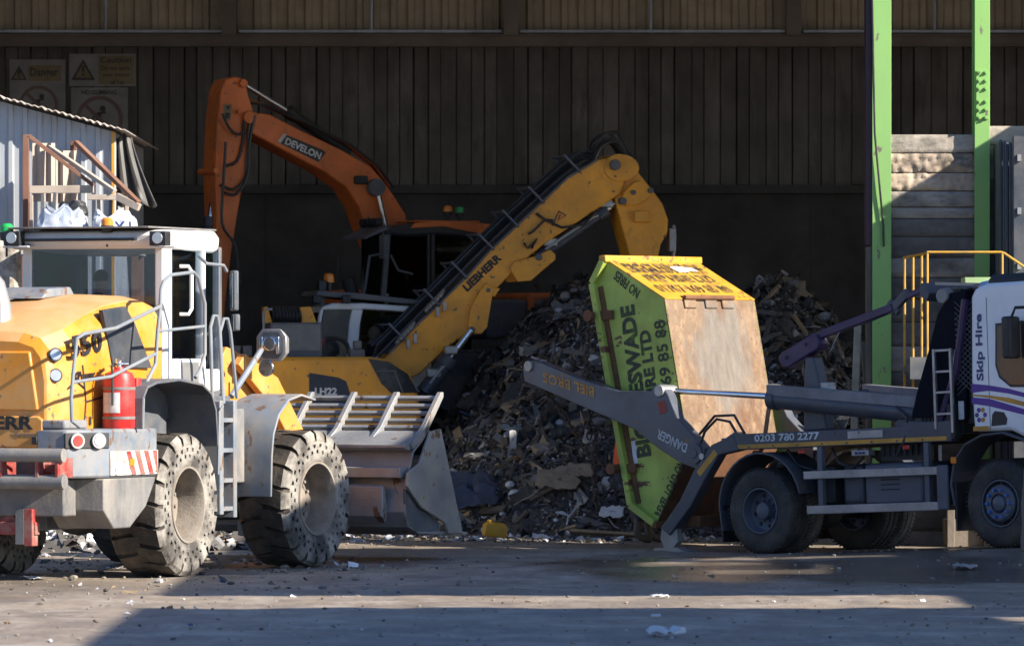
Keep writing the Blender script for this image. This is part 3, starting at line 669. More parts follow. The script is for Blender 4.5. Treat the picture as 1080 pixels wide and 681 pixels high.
for (a_, b_, c_, d_) in ((32, 150, 56, 212), (57, 158, 80, 214)):
    mb = MB(); pts = [(P(a_+(b_-a_)*0+i*(c_-a_)/6, 0).x, Yr+.32+.03*math.sin(i*2.1)) for i in range(7)]
    mb.strip(pts, 2, P(0, d_).z, P(0, b_).z, .01); mb.move(I6); mb.build('panel', M_['beigesteel'], rk)
sz = at(60, 262, 73.0).z
for a_, b_, z_ in ((26, 150, sz), (-20, 24, at(0, 330, 72.8).z)):
    mb = MB(); x0_, x1_ = at(a_, 0, 73).x, at(b_, 0, 73).x
    mb.box(x0_, x1_, 72.4, 73.7, z_-.09, z_-.005); mb.move(I6); mb.build('shelf', M_['beigesteel'], rk, bevel=.006)
    for x_ in (x0_+.06, x1_-.06):
        for y_ in (72.46, 73.62):
            mb = MB(); mb.box(x_-.04, x_+.04, y_-.04, y_+.04, 0, z_-.092); mb.move(I6); mb.build('leg', M_['rustpost'], rk)
# bulk bags and a black sack on the rack, a dark tarpaulin hanging from the shed corner
def bag(name, label, px0, py0, px1, py1, Y, m, seed):
    p, q = at(px0, py1, Y), at(px1, py0, Y); cx = (p.x+q.x)/2; w, h = q.x-p.x, q.z-p.z; mb = MB(); secs = []
    for k in range(25):
        v = k/24; ring = []
        for j in range(48):
            t_ = 2*math.pi*j/48; sup = (abs(math.cos(t_))**4 + abs(math.sin(t_))**4)**-.25
            n_ = mnoise.noise((math.cos(t_)*1.8+seed, math.sin(t_)*1.8, v*2.4+seed))
            r_ = sup*(1-.25*v*v if v < .95 else .66)*(1+.14*n_)
            r_ *= 1 + .10*mnoise.noise((math.cos(t_)*6+seed, math.sin(t_)*6, v*5)) + .05*abs(mnoise.noise((math.cos(t_)*14, math.sin(t_)*14+seed, v*11)))
            ring.append((math.cos(t_)*r_*w/2, math.sin(t_)*r_*w*.4, v*h*(1+.30*mnoise.noise((math.cos(t_)*1.7, math.sin(t_)*1.7+seed, 3)))))
        secs.append(ring)
    mb.loft(secs); o = mb.build(name, m, None, smooth=30); o.location = (cx, Y, p.z)
    return tag(o, label, 'bag')
M_['bagwhite'] = paint('woven_white_bag', (.66,.67,.68), .6, damt=.35, dirt=(.42,.42,.45), ds=4, bump=.4, bs=9)
M_['bagblue'] = paint('grey_blue_bag', (.38,.43,.52), .55, damt=.6, dirt=(.60,.60,.62), ds=3, bump=.5, bs=8)
bag('bulk_bag', 'crumpled grey blue bulk bag on scrap rack behind loader cab roof', 38, 221, 96, 262, 73.0, M_['bagblue'], 2)
bg_ = bag('bulk_bag', 'white woven bulk bag with dark letters right of the blue bag', 94, 226, 146, 264, 72.8, M_['bagwhite'], 5)
letters('lettering', 'X I', M_['navytxt'], bg_, (.02, -.30, .22), (1,.05,0), (0,.05,1), .22, .14, .03, .03)
bag('bin_sack', 'shiny black sack lying on top of blue bulk bag', 61, 213, 92, 228, 73.1, M_['hose'], 8)
bag('bulk_bag', 'dirty brown and white rubble bag far left under the shed', -14, 243, 22, 330, 72.8, paint('dirty_bag', (.45,.40,.33), .7, damt=1.2, dirt=(.12,.085,.06), ds=7, bump=.5, bs=10), 11)
mb = MB(); base = [(122, 146), (140, 140), (145, 165), (166, 213), (154, 216), (146, 205), (130, 215), (124, 215)]
n = 14; vs = []
for j in range(11):
    v = j/10
    for i in range(n+1):
        u = i/n; pl_, pr_ = 121+2*v, 139+27*v**1.3
        q = at(pl_+(pr_-pl_)*u, 143+73*v+3*math.sin(u*9), 74.9); vs.append((q.x, 74.9+.12*math.sin(u*15+v)*(.3+v), q.z))
mb.add(vs, [(j*(n+1)+i, j*(n+1)+i+1, (j+1)*(n+1)+i+1, (j+1)*(n+1)+i) for j in range(10) for i in range(n)])
o = mb.build('tarpaulin', paint('grey_tarpaulin', (.13,.125,.12), .6, damt=.4), None, smooth=50); sd = o.modifiers.new('thick', 'SOLIDIFY'); sd.thickness = .008
tag(o, 'dark grey tarpaulin hanging from the right corner of the shed roof', 'tarpaulin')

# ------------------------------------------------------------------ platform rail, dark ribbed container and crates at the right
Yp = 72.6
rl = thing('platform_railing', 'yellow tubular railing behind the lorry cab in front of wall', 'railing', Matrix.Translation((at(1000,350,Yp).x, Yp, 0))); I7 = rl.matrix_world.inverted()
M_['railyel'] = paint('rail_yellow', (.52,.28,.03), .55, damt=.9, dirt=(.22,.15,.08), ds=5)
def rt(name, pts, r=.017):
    mb = MB(); mb.tube([at(x, y, Y) for x, y, Y in pts], r, 8); mb.move(I7); return mb.build(name, M_['railyel'], rl)
rt('top_rail', [(953, 272, 73.6), (973, 268, 72.9), (978, 266, Yp), (1056, 266, Yp), (1059, 267, Yp), (1084, 284, Yp), (1110, 301, Yp)])
rt('mid_rail', [(953, 312, 73.6), (973, 309, 72.9), (978, 307, Yp), (1058, 307, Yp), (1084, 324, Yp)], .014)
for px, Y in ((954, 73.6), (963, 73.3), (972, 72.9), (978, Yp), (1057, Yp)): rt('rail_post', [(px, 267 if px > 970 else 271, Y), (px, 420, Y)], .017)
mb = MB(); q = at(953, 352, 73.6); mb.box(q.x, 9.2, Yp-.2, 73.9, q.z-.5, q.z-.42); mb.box(q.x, 9.2, Yp-.21, Yp-.17, q.z-.58, q.z-.30); mb.move(I7); mb.build('platform', M_['greydk'], rl)
ct = thing('ribbed_container', 'dark blue grey ribbed steel container end at the right edge', 'container', Matrix.Translation((at(1070,200,73.2).x, 73.2, 0))); I8 = ct.matrix_world.inverted()
M_['cont'] = paint('container_steel', (.055,.065,.085), .5, damt=.6, dirt=(.15,.13,.12), ds=3)
M_['contpost'] = paint('container_post_steel', (.05,.06,.078), .5, damt=.6, dirt=(.15,.13,.12), ds=3)
zt = zb(147, 73.2); mb = MB(); x = xb(1053, 73.2)
pts = []
y = 73.2
for i in range(4): pts += [(x+.012, 73.5+i*.16-.5), (x+.012, 73.58+i*.16-.5), (x-.03, 73.6+i*.16-.5), (x-.03, 73.64+i*.16-.5)]
xr = [xb(v, 73.2) for v in (1055, 1058.5, 1060.5, 1064)]
for i in range(4): mb.box(xr[i], xr[i]+.035, 73.35-.09*i, 73.45-.09*i, 0, zt-.02*i)
mb.box(xr[0], xb(1068,73.2), 73.4, 75, 0, zt-.03)
mb.move(I8); mb.build('ribbed_side', M_['cont'], ct, bevel=.006)
mb = MB(); mb.box(xb(1068,73.0), 9.5, 72.9, 73.1, 0, zt+.03); 
mb.move(I8); o = mb.build('corner_post', M_['contpost'], ct, bevel=.01)
for py in (166, 222, 280, 340):
    mb = MB(); mb.box(xb(1073,72.88), xb(1077,72.88), 72.86, 72.899, zb(py+4,72.88), zb(py-3,72.88))
    mb.move(I8); mb.build('latch', M_['alu'], o)
mb = MB(); mb.box(-.55,.9,-.3,.3,0,.10); o = mb.build('green_crate', paint('faded_green_board', (.33,.50,.22), .6, damt=.7, dirt=(.45,.38,.28)), None, bevel=.01); q = at(1060, 301, 73.0); o.location = (q.x, 72.9, q.z)
tag(o, 'pale green board lying behind the white lorry cab roof', 'board')
# stack of old pipes/sheets standing at column foot
for i, (a_, b_, w, lab, m, Y) in enumerate((((897,405),(905,340),.10,'pale weathered plank leaning against the hall column','timber',75.2), ((918,425),(913,360),.14,'dark stained plank leaning beside the pale plank','dark',75.0))):
    mb = MB(); p, q = at(*a_, Y-.3), at(*b_, Y); p.z = 0 if i == 0 else p.z; mb.beam(p, q, w, .04); o = mb.build('leaning_plank', DEB[10] if m == 'timber' else DEB[3], None, bevel=.005); tag(o, lab, 'plank')

# bollard with a hose at the right edge
bl = thing('bollard', 'muddy pale bollard with dark hose looped over it at right edge', 'bollard', Matrix.Translation((at(1087, 590, 66.0).x, 66.0, gz(5.9, 66))))
mb = MB(); mb.lathe([(0,0),(.11,0),(.12,.1),(.10,.3),(.11,.55),(.085,.80),(.08,.95),(0,.97)], 20, M=Matrix.Rotation(R(90),4,'X')); mb.build('bollard_body', paint('muddy_concrete', (.22,.19,.155), .85, damt=1, bump=.5), bl)
mb = MB(); mb.tube([(-.03,-.1,.75),(-.06,-.1,1.2),(-.05,-.1,1.55),(.0,-.1,1.75),(.10,-.05,1.8),(.16,0,1.5),(.14,0,.9)], .028, 8); mb.build('hose', M_['hose'], bl)

kb = MB(); q0, q1 = at(996, 560, 73.3), at(1110, 560, 73.3)
kb.box(q0.x, q1.x, 73.2, 73.6, 0, .36); kb.box(q0.x+.02, q0.x+.12, 73.12, 73.19, 0, .85); kb.box(q0.x+.5, q0.x+.6, 73.12, 73.19, 0, .5)
tag(kb.build('timber_barrier', paint('muddy_sleeper', (.17,.14,.11), .85, damt=.9, dirt=(.16,.13,.10), bump=.5, bs=12), None, bevel=.01), 'low muddy timber barrier with posts behind the lorry front wheel', 'barrier')
# ------------------------------------------------------------------ people
SKIN = paint('skin', (.50,.30,.22), .5, var=.08, damt=.1)
def person(label, joints, bones, regions, head, M, hair=None, face_dir=(1,0,0)):
    """one continuous skinned body; joints: name -> (pos, radius); regions: joint name -> material"""
    names = list(joints); me = bpy.data.meshes.new('person')
    me.from_pydata([joints[n][0] for n in names], [(names.index(a_), names.index(b_)) for a_, b_ in bones], [])
    o = bpy.data.objects.new('tmp', me); COL.objects.link(o)
    sk = o.modifiers.new('skin', 'SKIN'); sk.use_smooth_shade = True; sk.branch_smoothing = .4
    for i, n in enumerate(names):
        r = joints[n][1]; me.skin_vertices[0].data[i].radius = (r*1.15, r*1.15) if not isinstance(r, tuple) else r
    me.skin_vertices[0].data[0].use_root = True
    ss = o.modifiers.new('sub', 'SUBSURF'); ss.levels = ss.render_levels = 2
    dg = bpy.context.evaluated_depsgraph_get(); dg.update()
    m2 = bpy.data.meshes.new_from_object(o.evaluated_get(dg)); bpy.data.objects.remove(o)
    bm = bmesh.new(); bm.from_mesh(m2)
    # head with face, welded into the same mesh
    hc, hr = Vector(head[0]), head[1]; fd = Vector(face_dir).normalized(); up = Vector((0,0,1)); lf = up.cross(fd).normalized()
    nu, nv = 24, 18; ring = []
    for i in range(nv+1):
        ph = math.pi*i/nv
        for j in range(nu):
            t = 2*math.pi*j/nu; d = fd*math.cos(t)*math.sin(ph) + lf*math.sin(t)*math.sin(ph) + up*math.cos(ph)
            fx, fz, fy = d.dot(fd), d.dot(up), d.dot(lf)
            r_ = hr*(1 + .18*fz*fz*(1 if fz < 0 else .6)); q = d*r_; q -= lf*(q.dot(lf)*.22)
            if fx > .3:
                q += fd*hr*.30*math.exp(-((fy/.16)**2 + ((fz+.12)/.22)**2))                       # nose
                q -= fd*hr*.10*(math.exp(-(((abs(fy)-.34)/.16)**2 + ((fz-.10)/.12)**2)))          # eye sockets
                q += fd*hr*.07*math.exp(-((fy/.28)**2 + ((fz+.50)/.07)**2)) + fd*hr*.06*math.exp(-((fy/.28)**2 + ((fz+.62)/.06)**2))  # lips
                q += fd*hr*.10*math.exp(-((fy/.3)**2 + ((fz+.88)/.14)**2))                        # chin
            if abs(fy) > .85: q += lf*math.copysign(hr*.16, fy)*math.exp(-((fx/.22)**2 + (fz/.32)**2))  # ears
            ring.append(bm.verts.new(hc + q))
    hf = []
    for i in range(nv):
        for j in range(nu):
            try: hf.append(bm.faces.new((ring[i*nu+j], ring[i*nu+(j+1)%nu], ring[(i+1)*nu+(j+1)%nu], ring[(i+1)*nu+j])))
            except ValueError: pass
    mats = []; 
    for m_ in list(regions.values()) + [SKIN]:
        if m_ not in mats: mats.append(m_)
    P_ = [(Vector(joints[n][0]), n) for n in names]; hset = set(hf)
    for f in bm.faces:
        f.smooth = True
        if f in hset: f.material_index = mats.index(SKIN); continue
        c_ = f.calc_center_median(); n = min(P_, key=lambda t_: (t_[0]-c_).length - .4*(joints[t_[1]][1] if not isinstance(joints[t_[1]][1], tuple) else joints[t_[1]][1][0]))[1]
        f.material_index = mats.index(regions.get(n, SKIN))
    bmesh.ops.remove_doubles(bm, verts=bm.verts, dist=1e-5)
    m2.materials.clear()
    for m_ in mats: m2.materials.append(m_)
    bm.to_mesh(m2); bm.free()
    r = bpy.data.objects.new('person', m2); COL.objects.link(r); r.matrix_world = M
    tag(r, label, 'person')
    e = MB()
    for s_ in (-1, 1): e.ball(hc + fd*hr*.80 + lf*s_*hr*.27 + up*hr*.10, hr*.11)
    e.build('eyes', paint('eye', (.05,.04,.035), .2, damt=0), r)
    if hair:
        h = MB(); vs = []; fs = []
        for i in range(10):
            ph = math.pi*.56*i/9
            for j in range(24):
                t = 2*math.pi*j/24; k = 1.10 + .03*mnoise.noise((j*.9, i*.9, 1))
                d = fd*math.cos(t)*math.sin(ph) + lf*math.sin(t)*math.sin(ph)*.80 + up*math.cos(ph)*1.04
                if d.dot(fd) > .55 and d.dot(up) < .45: d = d*.84
                vs.append(hc + d*hr*k)
        for i in range(9): fs += [(i*24+j, i*24+(j+1)%24, (i+1)*24+(j+1)%24, (i+1)*24+j) for j in range(24)]
        h.add(vs, fs); h.build('hair', hair, r, smooth=80)
    return r
def seated(label, M, jacket, hair):
    J = {'pelvis': ((0,0,.10), .16), 'belly': ((.02,0,.28), .15), 'chest': ((.0,0,.46), .17), 'neck0': ((.03,0,.60), .085), 'neck': ((.05,0,.68), .058), 'skull': ((.06,0,.76), .06)}
    B = [('pelvis','belly'), ('belly','chest'), ('chest','neck0'), ('neck0','neck'), ('neck','skull')]
    Rg = {'pelvis': NAVY, 'belly': jacket, 'chest': jacket, 'neck0': jacket}
    for s_, n in ((1,'l'), (-1,'r')):
        J.update({n+'sh': ((.02,.20*s_,.54), .078), n+'el': ((.16,.27*s_,.30), .052), n+'wr': ((.40,.20*s_,.33), .036), n+'pa': ((.47,.19*s_,.34), .036),
                  n+'hip': ((.06,.11*s_,.08), .10), n+'kn': ((.48,.14*s_,.12), .072), n+'an': ((.52,.14*s_,-.30), .05), n+'to': ((.66,.15*s_,-.34), .042)})
        B += [('chest', n+'sh'), (n+'sh', n+'el'), (n+'el', n+'wr'), (n+'wr', n+'pa'), ('pelvis', n+'hip'), (n+'hip', n+'kn'), (n+'kn', n+'an'), (n+'an', n+'to')]
        for k in range(4):
            J[n+'f%d' % k] = ((.525-.006*abs(k-1), (.19+(k-1.5)*.02)*s_, .345), .010); J[n+'g%d' % k] = ((.55, (.19+(k-1.5)*.021)*s_, .315), .008)
            B += [(n+'pa', n+'f%d' % k), (n+'f%d' % k, n+'g%d' % k)]
        J[n+'th'] = ((.50, .145*s_, .345), .011); B.append((n+'pa', n+'th'))
        Rg.update({n+'sh': jacket, n+'el': jacket, n+'wr': jacket, n+'hip': NAVY, n+'kn': NAVY, n+'an': NAVY, n+'to': BOOT})
    return person(label, J, B, Rg, ((.085,0,.825), .098), M, hair)
NAVY = paint('navy_cloth', (.025,.032,.06), .85, damt=.2); BOOT = paint('brown_boot', (.12,.085,.055), .7, damt=.7)
NAVY2 = paint('navy_work_jacket', (.035,.05,.10), .85, damt=.15); HIVIS = paint('orange_hi_vis', (.75,.10,.02), .7, damt=.3); BAND = paint('reflective_band', (.6,.6,.58), .35, .3, damt=.2)
HAIR = paint('dark_hair', (.02,.016,.014), .7, damt=0); GREYJ = paint('dark_work_top', (.03,.03,.034), .85)

# ------------------------------------------------------------------ wheels
def lug_tyre(r=.80, w=.62):
    """solid tyre, outer side at y = -w/2: lugs, and two rings of holes in each side wall"""
    mb = MB(); h = w/2; n = 56
    mb.lathe([(.42, -h+.03), (.44, -h), (.50, -h-.012)], n, 0)
    bands = [.50, .515, .572, .588, .648, .665]
    for side in (-1, 1):
        Y = side*(h+.012)
        for i in range(n):
            a_, b_ = 2*math.pi*i/n, 2*math.pi*(i+1)/n
            for k in range(5):
                q = [Vector((rr*math.cos(t), Y, rr*math.sin(t))) for rr, t in ((bands[k], a_), (bands[k+1], a_), (bands[k+1], b_), (bands[k], b_))]
                hole = (k == 1 and i % 2 == 0) or (k == 3 and i % 2 == 1)
                if not hole: mb.add(q, [(0,1,2,3)], 0)
                else:
                    c_ = sum(q, Vector())/4; inn = [c_+Matrix.Rotation(random.uniform(-.35,.35),3,'Y')@((v-c_)*random.uniform(.62,.80)) for v in q]; dp = [v*.97+Vector((0, -side*.045, 0)) for v in inn]
                    mb.add(q+inn, [(0,1,5,4),(1,2,6,5),(2,3,7,6),(3,0,4,7)], 0); mb.add(inn+dp, [(0,1,5,4),(1,2,6,5),(2,3,7,6),(3,0,4,7),(4,5,6,7)], 0)
    mb.lathe([(.665, -h-.012), (.69, -h), (.735, -h+.03), (.748, -h+.06), (.748, h-.06), (.735, h-.03), (.69, h), (.665, h+.012)], n, 1)
    mb.lathe([(.42, h-.03), (.44, h), (.50, h+.012)], n, 0)
    L = 19
    for s_ in (-1, 1):
        for i in range(L):
            t0 = 2*math.pi*(i + (.5 if s_ > 0 else 0))/L; da = 2*math.pi/L*.40
            prof = [(-.03*s_, r-.012), (.12*s_, r), (s_*(h-.035), r-.004), (s_*(h+.008), r-.045), (s_*(h+.018), r-.11), (s_*(h+.010), r-.145), (s_*(h-.06), r-.10), (0, r-.10)]
            vs = []
            for t, k in ((t0-da, 0), (t0+da, 0)):
                for j, (y, rr) in enumerate(prof):
                    jt = random.uniform(-.012, .012)*(1 if j < 5 else 0)
                    tt = t + (.10*(abs(y)/h) if s_ else 0); rr += random.uniform(-.010, .002) if j < 5 else 0
                    vs.append((rr*math.cos(tt+jt), y, rr*math.sin(tt+jt)))
            m_ = len(prof); fs = [list(range(m_)), list(range(2*m_-1, m_-1, -1))] + [(j, (j+1)%m_, m_+(j+1)%m_, m_+j) for j in range(m_)]
            mb.add(vs, fs, 1)
            mb.m[-m_+3] = 0; mb.m[-m_+2] = 0; mb.m[-m_+4] = 0
    return mb
def loader_wheel(parent, M):
    rim = MB(); h = .31
    rim.lathe([(.44, -h+.02), (.43, -h-.012), (.405, -h-.012), (.39, -h+.02), (.375, -h+.10), (.365, -h+.30), (.30, -h+.32), (.24, -h+.30), (.22, -h+.33), (.16, -h+.33), (.14, -h+.24), (.0, -h+.22)], 36)
    rim.lathe([(.44, h-.02), (.40, h), (.38, h-.2), (0, h-.2)], 24)
    for i in range(12):
        t = 2*math.pi*i/12; rim.cyl((.265*math.cos(t), -h+.33, .265*math.sin(t)), (.265*math.cos(t), -h+.27, .265*math.sin(t)), .022, n=6)
    o = rim.build('wheel', M_['mudrim'], parent); o.matrix_local = M
    t = lug_tyre().build('tyre', [M_['mudtyre'], M_['treadmud']], o, smooth=30)
    return o
# ------------------------------------------------------------------ wheel loader
Lr = Frame((-4.85, 63.7, 0), 68); Pv = Lr.M @ Vector((1.7, 0, 0)); Lf = Frame(Pv, 62); TF = Lr.I @ Lf.M
wlr = thing('wheel_loader', 'big yellow wheel loader with white cab seen from behind, muddy solid tyres', 'wheel loader', Lr.M)
def lp(name, mb, m, bevel=.012, parent=None, front=False, **k):
    if front: mb.move(TF)
    return mb.build(name, m, parent or wlr, bevel=bevel, **k)
# hood
hs = []
for x, hw, zb_, zt_, tk in ((-2.30, .74, 1.42, 2.60, .8), (-2.22, .80, 1.42, 2.70, .8), (-1.85, .88, 1.42, 2.80, .82), (-1.40, .885, 1.52, 2.95, .85), (-.9, .87, 1.72, 3.06, .86), (-.3, .85, 1.95, 3.12, .87), (.15, .83, 2.10, 3.12, .86), (.5, .80, 2.15, 3.06, .85)):
    r_ = [(x, hw*.97, zb_), (x, hw, zb_+.15), (x, hw, zt_-.42), (x, hw*.95, zt_-.2), (x, hw*tk, zt_-.06), (x, hw*.55, zt_), (x, 0, zt_+.02)]
    hs.append(r_ + [(p[0], -p[1], p[2]) for p in r_[-2::-1]])
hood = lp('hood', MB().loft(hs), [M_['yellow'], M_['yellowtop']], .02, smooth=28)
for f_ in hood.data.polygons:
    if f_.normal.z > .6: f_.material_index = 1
mb = MB(); 
mb.prism([(-.72,1.46),(.72,1.46),(.72,1.76),(.66,1.80),(-.66,1.80),(-.72,1.76)], 0, -2.335, -2.28); lp('tailgate_panel', mb, M_['yellow'], .015, hood)
mb = MB(); mb.prism([(-.66,1.86),(.66,1.86),(.56,2.50),(-.56,2.50)], 0, -2.325, -2.28); lp('tailgate_panel', mb, M_['yellow'], .02, hood)
mb = MB(); mb.box(-2.36,-2.33,-.665,-.60,1.50,1.58); lp('latch', mb, M_['black'], .008, hood)
p = Lr.hit(35, 442, 0, -2.34); 
letters('lettering', 'LIEBHERR', M_['blacktxt'], hood, (-2.338, p.y+1.16, 1.655), (0,-1,0), (0,0,1), 1.16, .145, .035)
letters('lettering', 'Xpower', M_['greydk'], hood, (-2.338, p.y+.24, 1.575), (0,-1,0), (0,0,1), .28, .05, .02)
# upper side vent
q = [(107,327),(131,323),(141,341),(159,388),(136,388),(118,386)]
def yh(x, z): return -.90
mb = MB(); pp = [Lr.hit(x, y, 1, -.875) for x, y in q]; mb.add([(v.x, -.835, v.z) for v in pp]+[(v.x, -.895, v.z) for v in pp], [(5,4,3,2,1,0),(6,7,8,9,10,11)]+[(i,(i+1)%6,6+(i+1)%6,6+i) for i in range(6)])
lp('side_vent', mb, paint('vent_mesh', (.035,.045,.06), .55, damt=.4), .01, hood)
for k, (ch, cx) in enumerate((('5', 75.5), ('5', 87.5), ('0', 99))):
    a_ = Lr.hit(cx, 379, 1, -.905); b_ = Lr.hit(cx+10.5, 379, 1, -.905)
    letters('lettering', ch, M_['blacktxt'], hood, (a_.x, -.893, a_.z+.03*k), (1,0,.10), (0,0,1), (b_.x-a_.x)*.92, .25, .035)
a_ = Lr.hit(78, 402, 1, -.905); letters('lettering', 'XPower', M_['blacktxt'], hood, (a_.x, -.893, a_.z), (1,0,.05), (0,0,1), .55, .1, .03)
for px, py in ((57, 374), (55, 396)):
    c_ = Lr.hit(px, py, 1, -.80); n_ = Vector((-.8, -.6, .1)).normalized(); c_ = Vector((-2.19, -.80, c_.z)) if py else c_
    mb = MB(); mb.cyl(c_-n_*.06, c_+n_*.035, .075, n=20, mi=0); mb.cyl(c_+n_*.036, c_+n_*.042, .06, n=20, mi=1); lp('work_lamp', mb, [M_['black'], M_['lens']], 0, hood)
for pts in ([(-1.70,-.889,1.50),(-1.62,-.889,1.95),(-1.70,-.889,2.35)], [(-1.62,-.889,1.95),(-1.2,-.884,2.0),(-.55,-.868,2.02)], [(-2.0,-.872,2.10),(-1.86,-.884,2.18),(-1.66,-.889,2.10)]):
    mb = MB(); mb.tube(pts, .011, 5); lp('panel_seam', mb, M_['black'], 0, hood)
for x_, z_ in ((-1.55, 1.70), (-1.0, 1.92), (-.62, 2.12)):
    mb = MB(); mb.box(x_, x_+.05, -.90, -.86, z_, z_+.09); lp('hood_catch', mb, M_['black'], .006, hood)
# air intake, exhaust
mb = MB(); a_ = Lr.hit(-6, 300, 1, -.15)
mb.tube([(-1.75,.10,2.7), (-1.75,.10,3.0), (-1.78,.12,3.22), (-1.9,.20,3.36)], [.16,.13,.10,.10], 18); lp('exhaust_stack', mb, M_['alu'], 0)
mb = MB(); mb.prism([(-1.0,3.08),(-.2,3.13),(-.3,3.22),(-.85,3.19)], 1, -.05, .68); lp('intake_cover', mb, M_['grey'], .02, hood)
# rear chassis, counterweight
mb = MB(); mb.box(-1.7, 1.6, -.45, .45, .55, 1.5); mb.box(-2.2, -.6, -.62, .62, 1.0, 1.45); lp('rear_frame', mb, M_['greydk'])
mb = MB(); mb.cyl((0,-.75,.8),(0,.75,.8),.19,n=16); mb.ball((0,0,.8),.36); lp('rear_axle', mb, M_['greydk'], 0)
cw = MB(); cw.prism([(-2.34,1.0),(-2.34,.64),(-2.15,.64),(-2.15,-.64),(-2.34,-.64),(-2.34,-1.0),(-1.92,-1.30),(-.68,-1.30),(-.68,-.80),(-1.5,-.75),(-1.5,.75),(-.68,.8),(-.68,1.30),(-1.92,1.30)], 2, 1.13, 1.66)
cw = lp('counterweight', cw, M_['grey'], .03)
mb = MB(); mb.prism([(-2.33,-.66),(-2.33,-.98),(-2.0,-1.1),(-2.0,-.9),(-2.25,-.66)], 2, 1.663, 1.76); lp('step_block', mb, M_['grey'], .02, cw)
for s_ in (-1, 1):
    mb = MB(); mb.prism([(-2.0,1.125),(-.68,1.125),(-.95,.80),(-1.35,.58),(-1.75,.58),(-2.0,.78)], 1, s_*1.29, s_*.62); lp('corner_wedge', mb, M_['worn'], .015, cw)
mb = MB(); mb.prism([(-2.28,1.12),(-2.28,.72),(-1.5,.72),(-1.5,1.12)], 1, -.95, .95); lp('rear_skirt', mb, M_['worn'], .02, cw)
# hazard plate on the side and tail lamps
mb = MB(); z0, z1 = 1.155, 1.42; mb.box(-1.88, -.70, -1.316, -1.303, z0, z1); hz = lp('hazard_plate', mb, paint('worn_hazard_white', (.62,.60,.56), .5, damt=1.1, dirt=(.36,.20,.11), ds=5, chips=((.2,.1,.05), 8, .6, (1,1,1))), .003, cw)
for k in range(4):
    x0 = -1.50+.22*k; mb = MB(); mb.prism([(x0, z1-.005), (x0+.11, z1-.005), (x0+.25 if k < 3 else min(x0+.25, -.71), z0+.005), (x0+.14 if k < 3 else x0+.12, z0+.005)], 1, -1.3185, -1.3163); lp('red_stripe', mb, M_['redrust'], 0, hz)
mb = MB(); mb.box(-1.42,-1.30,-1.322,-1.3195,1.26,1.33); lp('reflector', mb, M_['amber'], 0, hz)
d_ = Vector((-.30-.12, .30, 0)); n_ = Vector((-.30, -.42, 0)).normalized(); e_ = Vector((n_.y, -n_.x, 0))
c0 = Vector((-2.13, -1.15, 1.535)); Mx = Matrix((e_*-1, Vector((0,0,1)), n_)).transposed().to_4x4(); Mx.translation = c0
if (Mx.to_3x3() @ Vector((1,0,0))).x < 0: Mx = Mx @ Matrix.Rotation(math.pi, 4, 'Z')
mb = MB(); mb.box(-.27,.27,-.085,.085,-.02,.012,Mx); ho = lp('lamp_housing', mb, M_['black'], .01, cw)
for s_, m_ in ((-.13, 'redlens'), (.13, 'lens')):
    mb = MB(); mb.cyl(Mx@Vector((s_,0,.012)), Mx@Vector((s_,0,.045)), .085, n=22, mi=0); mb.cyl(Mx@Vector((s_,0,.046)), Mx@Vector((s_,0,.052)), .06, n=22, mi=1)
    lp('tail_lamp', mb, [M_['alu'], M_[m_]], .006, ho)
# guard bars behind
g = MB(); z1_, z2_ = 1.385, 1.10
g.tube([(-2.62, .9, z1_), (-2.62, -1.12, z1_)], .075, 14); lp('guard_bar', g, M_['worn'], .0)
g = MB(); g.tube([(-2.60, .9, z2_), (-2.60, -1.12, z2_)], .08, 14); lp('guard_bar', g, M_['worn'], .0)
for y in (-.93, -.25, .3):
    mb = MB(); mb.box(-2.66, -2.3, y-.14, y-.10, z2_+.04, z1_-.03); mb.box(-2.66, -2.3, y+.10, y+.14, z2_+.04, z1_-.03); mb.box(-2.5, -2.35, y-.10, y+.10, z2_+.10, z1_-.10); lp('guard_bracket', mb, M_['redrust'], .006)
mb = MB(); mb.box(-2.3, -2.2, -.62, .10, .52, .66); mb.box(-2.34,-2.2,-.60,-.50,.40,.80); mb.prism([(-.50,.52),(.2,.52),(-.3,.75)], 0, -2.25, -2.2); lp('tow_frame', mb, M_['redrust'], .008)
mb = MB(); mb.box(-2.345,-2.33,-.5,-.40,.42,.80); lp('tow_plate', mb, M_['worn'], 0)
# fire extinguisher (strapped to the counterweight: its own thing)
ex_o = Lr.M @ Vector((-1.28, -1.12, 1.66)); ex = thing('fire_extinguisher', 'red fire extinguisher strapped on loader counterweight behind handrail', 'fire extinguisher', Matrix.Translation(ex_o) @ Matrix.Rotation(R(68), 4, 'Z'))
mb = MB(); mb.lathe([(0,0),(.165,0),(.175,.02),(.175,.52),(.15,.60),(.06,.64),(.05,.67)], 28, M=Matrix.Rotation(R(90), 4, 'X')); mb.build('body', M_['red'], ex)
mb = MB(); mb.cyl((0,0,.66),(0,0,.76),.035,n=12); mb.beam((-.10,-.04,.74),(.12,.02,.77),.035,.02); mb.beam((-.08,-.03,.70),(.10,.0,.71),.03,.015); mb.cyl((0,-.02,.70),(.09,-.06,.70),.025,n=10); mb.build('valve', M_['chrome'], ex)
mb = MB(); mb.tube([(-.03,.03,.70),(-.14,.02,.68),(-.20,-.02,.60),(-.20,-.02,.25)], .014, 8); mb.build('hose', M_['black'], ex)
for z in (.10, .42):
    mb = MB(); mb.lathe([(.177,z),(.181,z),(.181,z+.03),(.177,z+.03),(.177,z)], 28, M=Matrix.Rotation(R(90), 4, 'X')); mb.build('strap', M_['worn'], ex)
mb = MB(); mb.lathe([(.1765,.17),(.1775,.17),(.1775,.39),(.1765,.39)], 14, M=Matrix.Rotation(R(90), 4, 'X') , a0=R(150), a1=R(225)); 
mb.build('label', M_['whitetxt'], ex)
